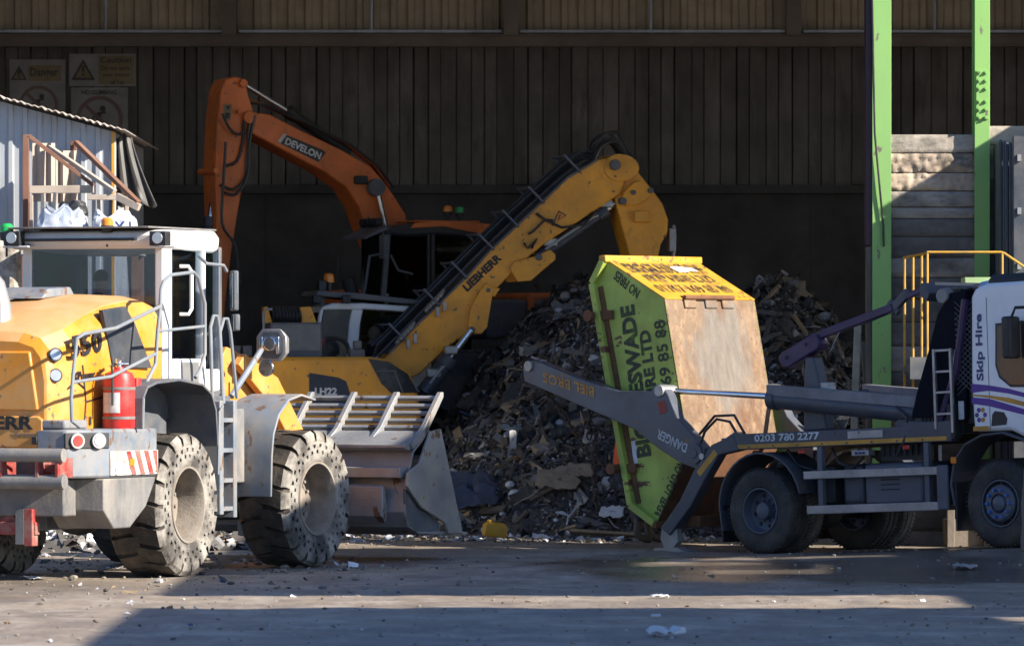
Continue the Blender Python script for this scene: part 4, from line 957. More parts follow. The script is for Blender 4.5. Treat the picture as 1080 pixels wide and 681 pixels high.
mb = MB(); mb.box(.19,.30,-.13,.02,.02,.55); mb.build('side_box', M_['red'], ex, bevel=.01)
# handrails
M_['rail'] = paint('grey_tube', (.20,.225,.25), .45, damt=.5, dirt=(.28,.25,.21))
def hr(pts, y, r=.021, name='handrail', yv=None):
    P_ = [Lr.hit(a_, b_, 1, (y if yv is None else yv[i])) for i, (a_, b_) in enumerate(pts)]
    mb = MB(); mb.tube(P_, r, 10); return lp(name, mb, M_['rail'], 0)
hr([(84,450),(76,444),(75,420),(77,396),(81,357),(88,352),(122,346),(169,323)], -1.24)
hr([(77,403),(117,397),(164,373)], -1.24, .019)
hr([(169,323),(166,352),(164,384),(156,400),(151,412),(150,455)], -1.24)
hr([(169,323),(170,305),(173,296),(180,290),(204,287),(209,293),(213,309),(216,320),(216,373),(211,390),(206,398)], -1.24)
hr([(167,349),(216,344)], -1.24, .018)
# cab
cab = MB(); yc = .80
xr, xf, z0, z1 = .60, 2.02, 2.05, 3.70
cab.box(xr, xf+.1, -yc, yc+.2, 1.75, 2.10); cabo = lp('cab_base', cab, M_['greydk'], .01)
for nm, (x, y) in (('cab_pillar', (xr+.07, -yc+.08)), ('cab_pillar', (xr+.03, yc+.15)), ('cab_pillar', (1.56, -yc+.03)), ('cab_pillar', (xf, -yc+.04)), ('cab_pillar', (xf, yc+.15))):
    w = .17 if (x < 1 and y < 0) else .055 if x < 1 else .05
    mb = MB(); mb.box(x-w*.55, x+w*.95, y-.05, y+.06, 2.05, z1); lp(nm, mb, M_['white'] if x < 1.8 else M_['greydk'], .02, cabo)
mb = MB(); mb.box(.80, 1.56, -yc-.012, -yc+.05, 2.05, 2.42); mb.box(1.56, 2.0, -yc-.012, -yc+.05, 2.05, 2.30); lp('door_panel', mb, M_['white'], .02, cabo)
mb = MB(); mb.box(.98, 1.42, -yc-.018, -yc-.0125, 2.10, 2.38); mb.box(1.24,1.255,-yc-.022,-yc-.0185,2.1,2.38); lp('vent_panel', mb, M_['alu'], .004, cabo)
mb = MB(); mb.box(xr+.02, xr+.035, -.70, .92, 2.55, z1-.02); lp('rear_window', mb, M_['glass'], 0, cabo)
mb = MB(); mb.box(xr, xr+.03, -.72, .97, 2.05, 2.56); lp('rear_panel', mb, M_['worn'], .004, cabo)
mb = MB(); mb.box(.78, 1.54, -yc+.005, -yc+.02, 2.42, z1-.05); lp('side_window', mb, M_['glass'], 0, cabo)
mb = MB(); mb.box(1.60, 2.0, -yc+.005, -yc+.02, 2.30, z1-.05); lp('side_window', mb, M_['glass'], 0, cabo)
mb = MB(); mb.box(xr+.1, xf, yc+.17, yc+.185, 2.3, z1-.05); lp('side_window', mb, M_['glass'], 0, cabo)
mb = MB(); mb.box(xf+.02, xf+.035, -.74, .92, 2.2, z1-.05); lp('windscreen', mb, M_['glass'], 0, cabo)
# roof
rf = MB(); rf.prism([(.42,3.72),(.50,3.66),(1.85,3.62),(2.0,3.66),(2.04,3.80),(1.90,3.88),(.55,3.87),(.42,3.84)], 1, -.80, 1.10); rfo = lp('cab_roof', rf, M_['white'], .04)
mb = MB(); mb.box(.30, 2.1, -.72, 1.05, 3.885, 3.905); lp('roof_sheet', mb, M_['worn'], .004, rfo)
mb = MB(); mb.box(.36,.44,-.52,.95,3.745,3.775); lp('wiper_bar', mb, M_['black'], .004, rfo)
for px in (14, 168):
    c_ = Lr.hit(px, 251, 0, .33); mb = MB(); mb.box(.28,.42,c_.y-.10,c_.y+.10,c_.z-.085,c_.z+.075,mi=0); mb.cyl((.279,c_.y,c_.z),(.27,c_.y,c_.z),.065,n=16,mi=1); mb.box(.3,.5,c_.y-.2,c_.y+.12,c_.z-.11,c_.z-.09,mi=2)
    lp('work_lamp', mb, [M_['black'], M_['lens'], M_['white']], .008, rfo)
def beacon(px, py, x, name, m, base=.05, s=1.0):
    c_ = Lr.hit(px, py, 0, x); mb = MB(); mb.tube([(c_.x,c_.y,c_.z-.26*s),(c_.x,c_.y,c_.z-.10*s)], .012*s, 8, 0); mb.cyl((c_.x,c_.y,c_.z-.10*s),(c_.x,c_.y,c_.z-.02*s),.065*s,.075*s,18,0)
    o = lp(name, mb, M_['black'], .004, rfo); mb = MB(); mb.lathe([(.068*s,0),(.066*s,.06*s),(.045*s,.085*s),(0,.09*s)], 18, M=Matrix.Translation((c_.x,c_.y,c_.z-.019*s)) @ Matrix.Rotation(R(90),4,'X')); lp('lens', mb, m, 0, o)
beacon(113, 236, .45, 'beacon', M_['amber']); beacon(7, 243, .45, 'beacon', M_['greenlens'], s=1.15)
# interior
mb = MB(); mb.box(1.0,1.35,-.28,.28,2.25,2.45); mb.box(.95,1.08,-.28,.28,2.45,3.0); lp('driver_seat', mb, M_['black'], .05)
mb = MB(); mb.box(1.7,1.95,-.5,.5,2.1,2.75); mb.tube([(1.75,0,2.6),(1.6,0,2.85)],.03); lp('dashboard', mb, M_['black'], .03)
mb = MB(); mb.lathe([(.19,-.015),(.21,0),(.19,.015),(.17,0),(.19,-.015)],24,M=Matrix.Translation((1.58,0,2.88))@Matrix.Rotation(R(65),4,'Y')@Matrix.Rotation(R(90),4,'X')); lp('steering_wheel', mb, M_['black'], 0)
sp = Lr.hit(105, 310, 0, 1.1)
seated('person in dark top with dark hair driving, back turned, inside loader cab', Lr.M @ Matrix.Translation((1.05, sp.y, 2.50)), NAVY2, HAIR)
# pipe handle at the pillar, mirrors
mb = MB(); mb.tube([(.86,-.84,3.46),(.90,-.93,3.46),(.94,-.95,3.40),(.94,-.95,2.98),(.90,-.93,2.92),(.86,-.84,2.92)], .022, 8); lp('grab_handle', mb, M_['white'], 0)
mb = MB(); mb.tube([Lr.hit(210,270,1,-.85), Lr.hit(218,278,1,-1.05), Lr.hit(236,280,1,-1.2), Lr.hit(239,286,1,-1.2)], .02, 8); mo = lp('mirror_arm', mb, M_['rail'], 0)
def mirror(px0, py0, px1, py1, y):
    c_ = Lr.hit((px0+px1)/2, (py0+py1)/2, 1, y); h = abs(py1-py0)/94/2; w = (px1-px0)/94/2
    Mx = Matrix.Translation(c_) @ Matrix.Rotation(R(-52), 4, 'Z')
    mb = MB(); mb.box(0,.07,-w*1.0,w*1.0,-h,h,Mx); o = lp('mirror', mb, M_['greydk'], .02, mo); mb = MB(); mb.box(-.006,-.001,-w*.78,w*.78,-h*.86,h*.86,Mx); lp('mirror_glass', mb, M_['mirror'], 0, o)
mirror(236, 285, 252, 328, -1.2); mirror(238, 331, 253, 349, -1.2)
# rear fender, engine bay side, ladder
fn = [Lr.hit(x, y, 1, -1.38) for x, y in ((150,452),(151,420),(156,407),(166,402),(190,399),(214,404),(224,414),(229,432),(231,470))]
mb = MB(); mb.strip([(v.x, v.z) for v in fn], 1, -1.38, -.72, -.03); lp('rear_fender', mb, M_['greydk'], .006)
mb = MB(); mb.prism([(v.x, v.z) for v in fn]+[(fn[-1].x,1.45),(fn[0].x,1.45)], 1, -.74, -.70); lp('fender_liner', mb, M_['worn'], .004)
mb = MB(); mb.box(-.75, .6, -.80, -.72, 1.5, 2.15); lp('engine_panel', mb, M_['greydk'], .01)
ld = [Lr.hit(x, y, 1, -1.25) for x, y in ((229,422),(247,422),(249,545),(232,540))]
lad = MB(); xa, xb2 = ld[0].x, ld[1].x; lad.box(xa, xa+.10, -1.29, -1.0, .66, 1.95); lad.box(xb2-.09, xb2, -1.29, -1.0, .62, 1.95)
lado = lp('ladder', lad, M_['grey'], .012)
for z in (.70, 1.02, 1.36, 1.70):
    mb = MB(); mb.box(xa+.10, xb2-.09, -1.28, -1.02, z, z+.05); mb.box(xa+.10, xb2-.09, -1.05, -1.02, z, z+.2); lp('step', mb, M_['grey'], .006, lado)
mb = MB(); mb.box(xa-.3, xb2, -1.2, -.5, 1.94, 2.0); lp('platform', mb, M_['greydk'], .006, lado)
for pts in ([(224,425),(222,345),(225,333),(229,333),(231,345),(235,425)], [(236,425),(232,350),(236,336),(240,336),(243,350),(250,420)]):
    hr(pts, -1.2, .02, 'grab_rail')
hr([(230,500),(231,435),(235,428)], -1.3, .014, 'grab_rail')
mb = MB(); mb.box(.9, 2.4, -.42, .42, .5, 1.3); lp('joint_frame', mb, M_['greydk'])
mb = MB(); mb.cyl((1.7,0,.45),(1.7,0,1.9),.14,n=16); lp('pivot_pin', mb, M_['greydk'], 0)
# front frame, lift arms, bucket
mb = MB(); mb.box(.2, 2.3, -.40, .40, .55, 1.5); lp('front_frame', mb, M_['greydk'], front=True)
fa = MB(); fa.cyl((1.85,-.75,.8),(1.85,.75,.8),.19,n=16); lp('front_axle', fa, M_['greydk'], 0, front=True)
for s_ in (-1, 1):
    tw = MB(); tw.prism([(.75,1.3),(.75,2.30),(1.0,2.56),(1.25,2.50),(2.1,1.9),(2.1,1.3)], 1, s_*.50, s_*.43); lp('tower_plate', tw, M_['yellow'], .012, front=True)
    la = MB(); la.prism([(1.0,2.35),(1.15,2.48),(1.9,2.2),(3.3,.75),(3.55,.45),(3.4,.35),(3.15,.5),(1.8,1.85)], 1, s_*.66, s_*.56); lp('lift_arm', la, M_['yellow'], .012, front=True)
for s_ in (-1, 1):
    mb = MB(); yo = s_*1.40; yi = s_*.72
    prof = [Lf.hit(x, y, 1, -1.40) for x, y in ((290,527),(297,490),(301,462),(309,442),(318,430),(331,424))]
    prof = [(.50,.84),(.52,1.30),(.56,1.55),(.68,1.77),(.90,1.93),(1.18,1.985),(1.50,1.93)]
    mb.strip(prof, 1, yo, yi, .03); mb.prism(prof[:6]+[(1.18,1.5),(.9,.84)], 1, yi-.01*s_, yi-.03*s_); lp('front_fender', mb, M_['grey'], .01, front=True, smooth=50)
mb = MB(); mb.box(.10,.48,-1.05,-.74,1.0,1.85); bxo = lp('side_box', mb, M_['worn'], .02, front=True)
mb = MB(); mb.lathe([(.0,-.01),(.09,-.01),(.10,0),(0,0)],18,M=TF@Matrix.Translation((.095,-.9,1.30))@Matrix.Rotation(R(90),4,'Z')); mb.build('box_cap', M_['black'], bxo)
# front lamp and mirror on a stalk
mb = MB(); mb.tube([Lf.hit(244,418,1,-1.0), Lf.hit(262,390,1,-1.0), Lf.hit(276,368,1,-1.0)], .035, 10); so_ = lp('lamp_stalk', mb, M_['grey'], 0, front=True)
c_ = Lf.hit(286, 364, 1, -1.0); Mx = TF @ Matrix.Translation(c_) @ Matrix.Rotation(R(0), 4, 'Z')
mb = MB(); w, h = .20, .20; oc = [(-w,-h*.5),(-w*.62,-h*.95),(w*.62,-h*.95),(w,-h*.5),(w,h*.5),(w*.62,h*.95),(-w*.62,h*.95),(-w,h*.5)]
mb.prism(oc, 0, 0, .14, top=[(x*.8, y*.8) for x, y in oc]); mb.move(Mx); lo_ = mb.build('lamp_housing', M_['alu'], so_, bevel=.01)
mb = MB(); mb.prism([(x*.80, y*.80) for x, y in oc], 0, -.006, -.002); mb.move(Mx); mb.build('lamp_back', M_['greydk'], lo_)
mb = MB(); mb.cyl((-.05,0,.02),(-.006,0,.02),.08,.10,16); mb.box(-.05,-.006,-.13,-.09,-.1,.1); mb.box(-.05,-.006,.09,.13,-.1,.1); mb.move(Mx); mb.build('lamp_bracket', M_['chrome'], lo_, bevel=.008)
mb = MB(); c2 = Lf.hit(280, 388, 1, -1.0); mb.cyl((c2.x,c2.y,c2.z),(c2.x+.04,c2.y,c2.z),.10,n=20); mb.move(TF); mb.build('round_mirror', M_['mirror'], so_, bevel=.01)
for side in (-1, 1):
    rt_ = Matrix.Rotation(math.pi, 4, 'Z') if side > 0 else Matrix()
    loader_wheel(wlr, Matrix.Translation((0, side*1.04, .80)) @ rt_ @ Matrix.Rotation(.1, 4, 'Y'))
    loader_wheel(wlr, TF @ Matrix.Translation((1.62, side*1.04, .80)) @ rt_ @ Matrix.Rotation(.25, 4, 'Y'))
# bucket
bk = MB(); B_ = 1.5
back = [(3.98,1.50),(3.80,1.34),(3.72,1.12),(3.72,.80),(3.60,.62),(3.66,.42),(3.9,.36),(4.8,.33)]
back = [(4.12,1.55),(3.72,1.30),(3.60,1.02),(3.58,.88),(3.52,.60),(3.60,.44),(3.85,.36),(4.82,.32)]
bk.strip(back, 1, -B_+.03, B_, -.03); bko = lp('bucket', bk, M_['bucket'], .006, front=True, smooth=20)
sd_ = [(4.02,1.55),(4.28,1.58),(4.83,.31),(4.47,.32),(4.38,.45),(3.79,.65),(3.44,.91),(3.46,1.07),(3.74,1.17)]
for s_ in (-1, 1):
    mb = MB(); mb.prism(sd_, 1, s_*B_-.002*s_, s_*(B_+.035)); lp('bucket_side', mb, M_['steel'], .008, bko, front=True)
    mb = MB(); mb.prism([(3.5,.88),(4.35,.44),(4.35,.36),(3.75,.36),(3.52,.50)], 1, s_*B_-.03*s_, s_*(B_-.06)); lp('side_liner', mb, M_['greydk'], .005, bko, front=True)
mb = MB(); mb.box(3.40, 3.62, -B_+.05, B_-.02, 1.005, 1.13); lp('rear_beam', mb, M_['bucket'], .01, bko, front=True)
mb = MB(); mb.prism([(3.62,1.32),(3.50,1.36),(3.50,1.40),(3.98,1.56),(4.02,1.52)], 1, -B_+.04, B_-.02); lp('top_shelf', mb, M_['bucket'], .008, bko, front=True)
mb = MB(); mb.prism([(3.45,.93),(3.40,.90),(3.38,.55),(3.48,.46),(3.53,.60)], 1, -1.22, B_-.1); lp('wear_plate', mb, M_['bucket'], .01, bko, front=True)
for y in (-.62, .62):
    mb = MB(); mb.prism([(3.2,.30),(3.2,1.05),(3.3,1.2),(3.45,1.2),(3.6,1.0),(3.6,.42),(3.4,.28)], 1, y-.05, y+.05); lp('hinge_bracket', mb, M_['bucket'], .01, bko, front=True)
mb = MB(); mb.box(4.6, 5.0, -B_, B_, .29, .325); lp('cutting_edge', mb, M_['steel'], .004, bko, front=True)
rb_ = [(3.92,1.42),(4.02,1.50),(4.40,1.92),(4.42,2.0),(4.36,2.0),(3.86,1.46)]
for y in (-1.46, -.86, -.27, .33, .9, 1.46):
    mb = MB(); mb.prism([(3.66,1.34),(3.98,1.50),(4.42,1.96),(4.42,2.02),(4.36,2.02),(3.94,1.60),(3.62,1.40)], 1, y-.03, y+.03); lp('guard_rib', mb, M_['bucket'], .006, bko, front=True)
for k, (x, z) in enumerate(((4.385,1.945),(4.30,1.85),(4.22,1.765),(4.14,1.675),(4.06,1.595))):
    mb = MB(); mb.beam((x,-1.43,z),(x,1.43,z),.05,.045,up=(.7,0,.7)); lp('guard_slat', mb, M_['bucket'], .006, bko, front=True)
# ------------------------------------------------------------------ skip lorry
Tk = Frame((3.93, 71.47, 0), -43.8, 2.4)
lorry = thing('skip_lorry', 'dark grey skip lorry with white purple striped cab lowering a skip', 'lorry', Tk.M)
def tp(name, mb, m, bevel=.008, parent=None, **k): return mb.build(name, m, parent or lorry, bevel=bevel, **k)
def tl_(mb, ox, y, z, rot=0): return mb
def tyre_prof(r, w): h = w/2; return [(.285,-h+.02),(.30,-h),(.36,-h-.008),(.43,-h-.012),(.49,-h),(r-.025,-h+.02),(r-.008,-h+.035),(r,-h+.06),(r,-.055),(r-.012,-.05),(r-.012,-.04),(r,-.035),(r,.035),(r-.012,.04),(r-.012,.05),(r,.055),(r,h-.06),(r-.008,h-.035),(r-.025,h-.02),(.49,h),(.43,h+.012),(.36,h+.008),(.30,h),(.285,h-.02)]
M_['lorryrim'] = paint('grey_wheel_steel', (.10,.115,.15), .45, .2, damt=.6, dirt=(.16,.14,.12), ds=5)
M_['lorrytread'] = paint('dusty_tread_rubber', (.09,.08,.07), .9, damt=1.2, dirt=(.30,.25,.20), ds=3, bump=.5, bs=30)
def lorry_wheel(x, y, side, kind):
    """outer side at -y"""
    M = Matrix.Translation((x, y, .535)) @ (Matrix.Rotation(math.pi, 4, 'Z') if side > 0 else Matrix())
    rim = MB(); h = .15
    if kind == 'rear':
        rim.lathe([(.29,-h+.01),(.285,-h-.004),(.27,-h-.004),(.262,-h+.02),(.255,-h+.10),(.24,-h+.125),(.215,-h+.135),(.12,-h+.14),(.105,-h+.10),(.10,-h+.05),(.07,-h+.035),(0,-h+.035)], 32, 0)
        for i in range(8):
            t = 2*math.pi*i/8+.2; rim.cyl((.19*math.cos(t), -h+.136, .19*math.sin(t)), (.19*math.cos(t), -h+.131, .19*math.sin(t)), .028, n=12, mi=1)
        for i in range(10):
            t = 2*math.pi*i/10; rim.cyl((.135*math.cos(t), -h+.14, .135*math.sin(t)), (.135*math.cos(t), -h+.105, .135*math.sin(t)), .014, n=6, mi=0)
        ms = [M_['lorryrim'], M_['lorrydk']]
    else:
        rim.lathe([(.29,-h+.01),(.285,-h-.004),(.27,-h-.004),(.262,-h+.02),(.25,-h+.10),(.235,-h+.11),(.225,-h-.0),(.20,-h-.03),(.12,-h-.03),(.115,-h-.0),(.11,-h+.01),(.09,-h-.035),(.06,-h-.05),(0,-h-.05)], 32, 0)
        for i in range(10):
            t = 2*math.pi*i/10; rim.cyl((.165*math.cos(t), -h-.03, .165*math.sin(t)), (.165*math.cos(t), -h-.07, .165*math.sin(t)), .024, .018, 10, mi=2)
        for i in range(10):
            t = 2*math.pi*(i+.5)/10; rim.cyl((.24*math.cos(t), -h+.04, .24*math.sin(t)), (.24*math.cos(t), -h+.03, .24*math.sin(t)), .016, n=10, mi=1)
        ms = [M_['lorryrim'], M_['lorrydk'], paint('blue_nut_caps', (.06,.16,.45), .4, damt=.3)]
    rim.lathe([(.285,h-.01),(.25,h-.02),(.25,h-.1),(0,h-.1)], 20, 1)
    o = rim.build('wheel', ms, lorry); o.matrix_local = M
    t = MB(); t.lathe(tyre_prof(.535, .30), 48); n = 60
    for i in range(n):
        a_ = 2*math.pi*i/n
        for s_ in (-1, 1):
            t.beam((.532*math.cos(a_), s_*.075, .532*math.sin(a_)), (.532*math.cos(a_+.05), s_*.145, .532*math.sin(a_+.05)), .012, .016, up=(math.cos(a_), 0, math.sin(a_)), mi=1)
    ob = t.build('tyre', [M_['rubber'] if side < 0 else M_['lorrytread'], M_['rubber']], o, smooth=35)
    return o
lorry_wheel(0, -1.06, -1, 'rear'); lorry_wheel(0, -.72, 1, 'rear'); lorry_wheel(0, .72, -1, 'rear'); lorry_wheel(0, 1.06, 1, 'rear')
lorry_wheel(3.8, -1.03, -1, 'front'); lorry_wheel(3.8, 1.03, 1, 'front')
# chassis
mb = MB(); mb.box(-1.0, 4.9, -.45, -.36, .80, 1.08); tp('chassis_rail', mb, M_['lorrydk'])
mb = MB(); mb.box(-1.0, 4.9, .36, .45, .80, 1.08); tp('chassis_rail', mb, M_['lorrydk'])
mb = MB(); mb.cyl((0,-.7,.535),(0,.7,.535),.12,n=14); mb.ball((0,0,.535),.26); tp('rear_axle', mb, M_['lorrydk'], 0)
mb = MB(); mb.cyl((3.8,-.9,.50),(3.8,.9,.50),.09,n=14); tp('front_axle', mb, M_['lorrydk'], 0)
mb = MB(); mb.cyl((.2,0,.6),(3.0,0,.75),.06,n=12); mb.box(1.2,2.6,-.35,.35,.55,.95); tp('gearbox', mb, M_['lorrydk'], .03)
# deck frame: long side members with the number and a gold line
for s_ in (-1, 1):
    mb = MB(); mb.prism([(-.80,1.30),(-.30,1.30),(3.05,1.30),(3.05,1.55),(2.3,1.55),(2.3,1.50),(-.36,1.50),(-.44,1.53),(-.80,1.36)] if s_ < 0 else [(-.8,1.30),(3.05,1.30),(3.05,1.50),(-.36,1.50)], 1, s_*1.15, s_*1.0)
    o = tp('deck_member', mb, M_['lorry'], .01)
    mb = MB(); mb.prism([(-.72,1.315),(2.98,1.315),(2.98,1.365),(-.66,1.365)], 1, s_*1.1525, s_*1.1503); tp('gold_line', mb, M_['gold'], 0, o)
    if s_ < 0:
        letters('lettering', '0203 780 2277', M_['whitetxt'], o, (-.10, -1.1535, 1.392), (1,0,0), (0,0,1), 1.06, .092, .025)
        mb = MB(); mb.box(1.42, 1.98, -1.156, -1.151, 1.385, 1.475); tp('pale_plate', mb, M_['alu'], .002, o)
        for x in (.62, 2.30):
            mb = MB(); mb.box(x, x+.10, -1.17, -1.155, 1.225, 1.275); tp('side_lamp', mb, M_['redlens'], .004, o)
mb = MB()
for k in range(16): mb.cyl((-.2+.2*k, -1.1503, 1.335+.12*(k%2)), (-.2+.2*k, -1.162, 1.335+.12*(k%2)), .013, n=6)
tp('deck_bolts', mb, M_['lorryrim'], 0)['kind'] = 'stuff'
for k, pts in enumerate(([(-.45,-1.08,1.5),(-.55,-1.1,1.66),(-.75,-1.12,1.70),(-.92,-1.16,1.55),(-1.0,-1.16,1.40)], [(-.35,-1.05,1.5),(-.5,-1.07,1.74),(-.8,-1.1,1.74),(-1.02,-1.15,1.52)], [(2.1,-1.02,1.75),(2.3,-1.08,1.62),(2.35,-1.12,1.45),(2.3,-1.16,1.30),(2.15,-1.1,1.15)], [(1.05,-1.02,1.28),(1.2,-1.08,1.10),(1.4,-1.06,1.02),(1.6,-1.08,1.15)], [(.3,-1.0,1.28),(.5,-1.02,1.08),(.8,-1.0,1.0)])):
    mb = MB(); mb.tube(pts, .018, 8); tp('hydraulic_hose', mb, M_['hose'], 0)
mb = MB(); mb.box(-.8, 3.05, -.99, .99, 1.42, 1.46); tp('deck', mb, M_['plate'], .004)
mb = MB(); mb.box(2.98, 3.10, -1.14, -1.0, 1.33, 1.75); mb.box(2.98,3.1,1.0,1.14,1.33,1.75); mb.box(3.0, 3.12, -1.0, 1.0, 1.40, 1.9); tp('headboard', mb, M_['lorrydk'])
# rear legs / stabiliser frame going down behind the wheels
for s_ in (-1, 1):
    q = [(735,466),(748,462),(782,464),(740,505),(705,555),(693,543),(712,520),(735,478)]
    q = [(-.46,1.49),(-.82,1.38),(-1.12,1.08),(-1.38,.70),(-1.72,.36),(-1.58,.26),(-1.20,.62),(-.95,.95),(-.70,1.25),(-.36,1.30)]
    mb = MB(); mb.prism(q, 1, s_*1.16, s_*1.0); o = tp('rear_leg', mb, M_['lorry'], .012)
    mb = MB(); mb.prism([(-1.08,1.05),(-.77,1.32),(-.72,1.26),(-1.02,.99)], 1, s_*1.1625, s_*1.1603); tp('gold_line', mb, M_['gold'], 0, o)
    mb = MB(); mb.cyl((-.98,s_*1.163,1.24),(-.98,s_*1.175,1.24),.04,n=14); tp('pin', mb, M_['alu'], 0, o)
    mb = MB(); mb.prism([(-1.72,.40),(-1.48,.34),(-1.46,.18),(-1.55,.10),(-1.70,.10),(-1.76,.22)], 1, s_*1.13, s_*1.03); mb.prism([(-1.86,.05),(-1.30,.05),(-1.40,.11),(-1.78,.11)], 1, s_*1.22, s_*.94); tp('jack_foot', mb, M_['steel'], .008, o)
mb = MB(); mb.box(-1.42,-1.22,-.98,.98,.36,.50); tp('rear_crossbar', mb, M_['rust'], .01)
# rear mudguards and flap
for s_ in (-1, 1):
    mb = MB(); pr = [(-.60,.30)]+[(.66*math.cos(t)*-1+.02, .60+.64*math.sin(t)) for t in [math.pi*(i/14)*.92+.05 for i in range(15)]]
    mb.strip(pr, 1, s_*1.235, s_*.60, .025); tp('mudguard', mb, M_['lorry'], .004, smooth=50)
    mb = MB(); mb.box(-.66,-.63,s_*1.2,s_*.62,.16,.62); tp('mud_flap', mb, M_['black'], .004)
    mb = MB(); mb.strip([(3.15,.52),(3.10,.78),(3.16,1.05),(3.33,1.24),(3.58,1.34),(3.9,1.36),(4.2,1.27),(4.42,1.05)], 1, s_*1.235, s_*.75, .03); tp('front_mudguard', mb, M_['lorry'], .012, smooth=50)
    mb = MB(); mb.box(3.12,3.15,s_*1.2,s_*.75,.22,.80); tp('mud_flap', mb, M_['black'], .004)
    mb = MB(); mb.box(3.12,3.20,s_*1.262,s_*1.24,1.03,1.11); tp('side_lamp', mb, M_['amber'], .006)
# side guard rails, tank, boxes under the deck (near side and far side)
for s_ in (-1, 1):
    mb = MB()
    mb.box(.72, 2.86, s_*1.20, s_*1.165, .905, 1.005); tp('side_guard', mb, M_['alu'], .008)
    mb = MB(); mb.box(.76, 2.86, s_*1.20, s_*1.165, .475, .58); tp('side_guard', mb, M_['alu'], .008)
    mb = MB(); mb.box(2.84, 3.02, s_*1.205, s_*1.165, .475, 1.02); tp('guard_end', mb, M_['lorryrim'], .02)
    for x in (.92, 2.62):
        mb = MB(); mb.box(x, x+.075, s_*1.162, s_*1.09, .5, 1.30); tp('guard_upright', mb, M_['lorryrim'], .006)
mb = MB(); mb.box(1.58, 2.52, -1.06, -.50, .55, 1.07); tk_ = tp('fuel_tank', mb, M_['lorryrim'], .05)
mb = MB(); mb.box(1.85,2.15,-1.065,-1.061,.80,.815); mb.box(1.85,2.15,-1.065,-1.061,.86,.875); mb.box(1.85,2.15,-1.065,-1.061,.74,.755); tp('ribs', mb, M_['lorrydk'], 0, tk_)
mb = MB(); mb.box(1.22, 1.54, -1.05, -.5, .57, 1.06); tp('air_tank', mb, M_['lorry'], .06)
mb = MB(); mb.box(1.45, 1.72, -1.13, -1.0, 1.17, 1.24); cb = tp('control_box', mb, M_['alu'], .008)
for k in range(3):
    mb = MB(); mb.cyl((1.53+.06*k,-1.131,1.205),(1.53+.06*k,-1.15,1.205),.016,n=10); tp('button', mb, M_['navytxt'], 0, cb)
mb = MB()
for k in range(7): mb.cyl((1.85+.09*k,-1.0,1.28),(1.85+.09*k,-1.0,1.16),.02,n=8)
mb.box(1.8,2.5,-.99,-.9,1.1,1.28); tp('valve_bank', mb, M_['lorrydk'], 0)
mb = MB(); mb.box(.75,1.05,-1.0,-.5,.6,1.05); tp('battery_box', mb, M_['lorrydk'], .02)
# lifting arms
armq = [(555,388),(560,381),(575,382),(612,398),(655,412),(690,412),(694,406),(700,405),(708,415),(713,428),(718,440),(735,459),(746,472),(746,486),(737,494),(722,488),(700,474),(672,452),(640,438),(612,426),(580,412),(557,402)]
ar = Tk.side(-1.06, armq)
for s_ in (-1, 1):
    mb = MB(); mb.prism(ar, 1, s_*1.13, s_*.98); ao = tp('lift_arm', mb, M_['armsteel'], .012)
    mb = MB(); mb.cyl((-1.12,s_*1.135,1.28),(-1.12,s_*1.165,1.28),.13,n=24); mb.cyl((-1.12,s_*1.166,1.28),(-1.12,s_*1.175,1.28),.06,n=16); tp('arm_pivot', mb, M_['armsteel'], .005, ao)
    mb = MB(); t_ = Tk.at(562, 386, -1.06); mb.cyl((t_.x,s_*1.16,t_.z),(t_.x,s_*.93,t_.z),.07,n=18); tp('tip_pin', mb, M_['steel'], .006, ao)
    t2 = Tk.at(700, 412, -1.06); mb = MB(); mb.cyl((t2.x,s_*1.16,t2.z),(t2.x,s_*.8,t2.z),.075,n=18); tp('ram_pin', mb, M_['alu'], .006, ao)
    # ram
    mb = MB(); e_ = Vector((.42, s_*.9, 1.92)); b_ = Vector((2.35, s_*.9, 1.66)); mb.cyl((t2.x, s_*.9, t2.z), e_, .040, n=16); tp('ram_rod', mb, M_['chrome'], 0)
    mb = MB(); mb.cyl(Vector((.02, s_*.9, 1.925)), b_, .125, n=22); mb.cyl(Vector((-.02,s_*.9,1.93)),Vector((.10,s_*.9,1.915)),.14,n=22); ro = tp('ram_barrel', mb, M_['lorry'], .008)
    mb = MB(); mb.prism([(2.0,1.47),(2.15,1.72),(2.42,1.80),(2.55,1.72),(2.72,1.47)], 1, s_*.98, s_*.80); tp('ram_bracket', mb, M_['lorry'], .01)
    mb = MB(); mb.prism([(.0,1.97),(2.45,1.72),(2.45,1.86),(.0,2.10)], 1, s_*1.02, s_*.82); tp('top_beam', mb, M_['plate'], .008)
    if s_ < 0:
        p_ = Tk.at(672, 436, -1.06)
        a_, b2 = Tk.at(573, 402, -1.1315), Tk.at(627, 418, -1.1315); d_ = (b2-a_); d_.y = 0
        letters('lettering', 'BIEL BROS', M_['goldtxt'], ao, (b2.x, -1.1325, b2.z+.12), (-d_), (0,0,-1), d_.length, .13, .02).matrix_local = Matrix()
        a_, b2 = Tk.at(693, 458, -1.1315), Tk.at(724, 474, -1.1315); d_ = (b2-a_); d_.y = 0
        letters('lettering', 'DANGER', M_['whitetxt'], ao, (b2.x+.03, -1.1325, b2.z+.07), (-d_), (-d_.z*-1, 0, d_.x*-1), d_.length, .12, .02)
        q = [Tk.at(x, y, -1.132) for x, y in ((693,424),(701,422),(704,434),(696,437))]
        mb = MB(); mb.add([(v.x, -1.1335, v.z) for v in q]+[(v.x, -1.131, v.z) for v in q], [(0,1,2,3),(7,6,5,4)]+[(i,(i+1)%4,4+(i+1)%4,4+i) for i in range(4)]); tp('warning_label', mb, M_['redrust'], 0, ao)
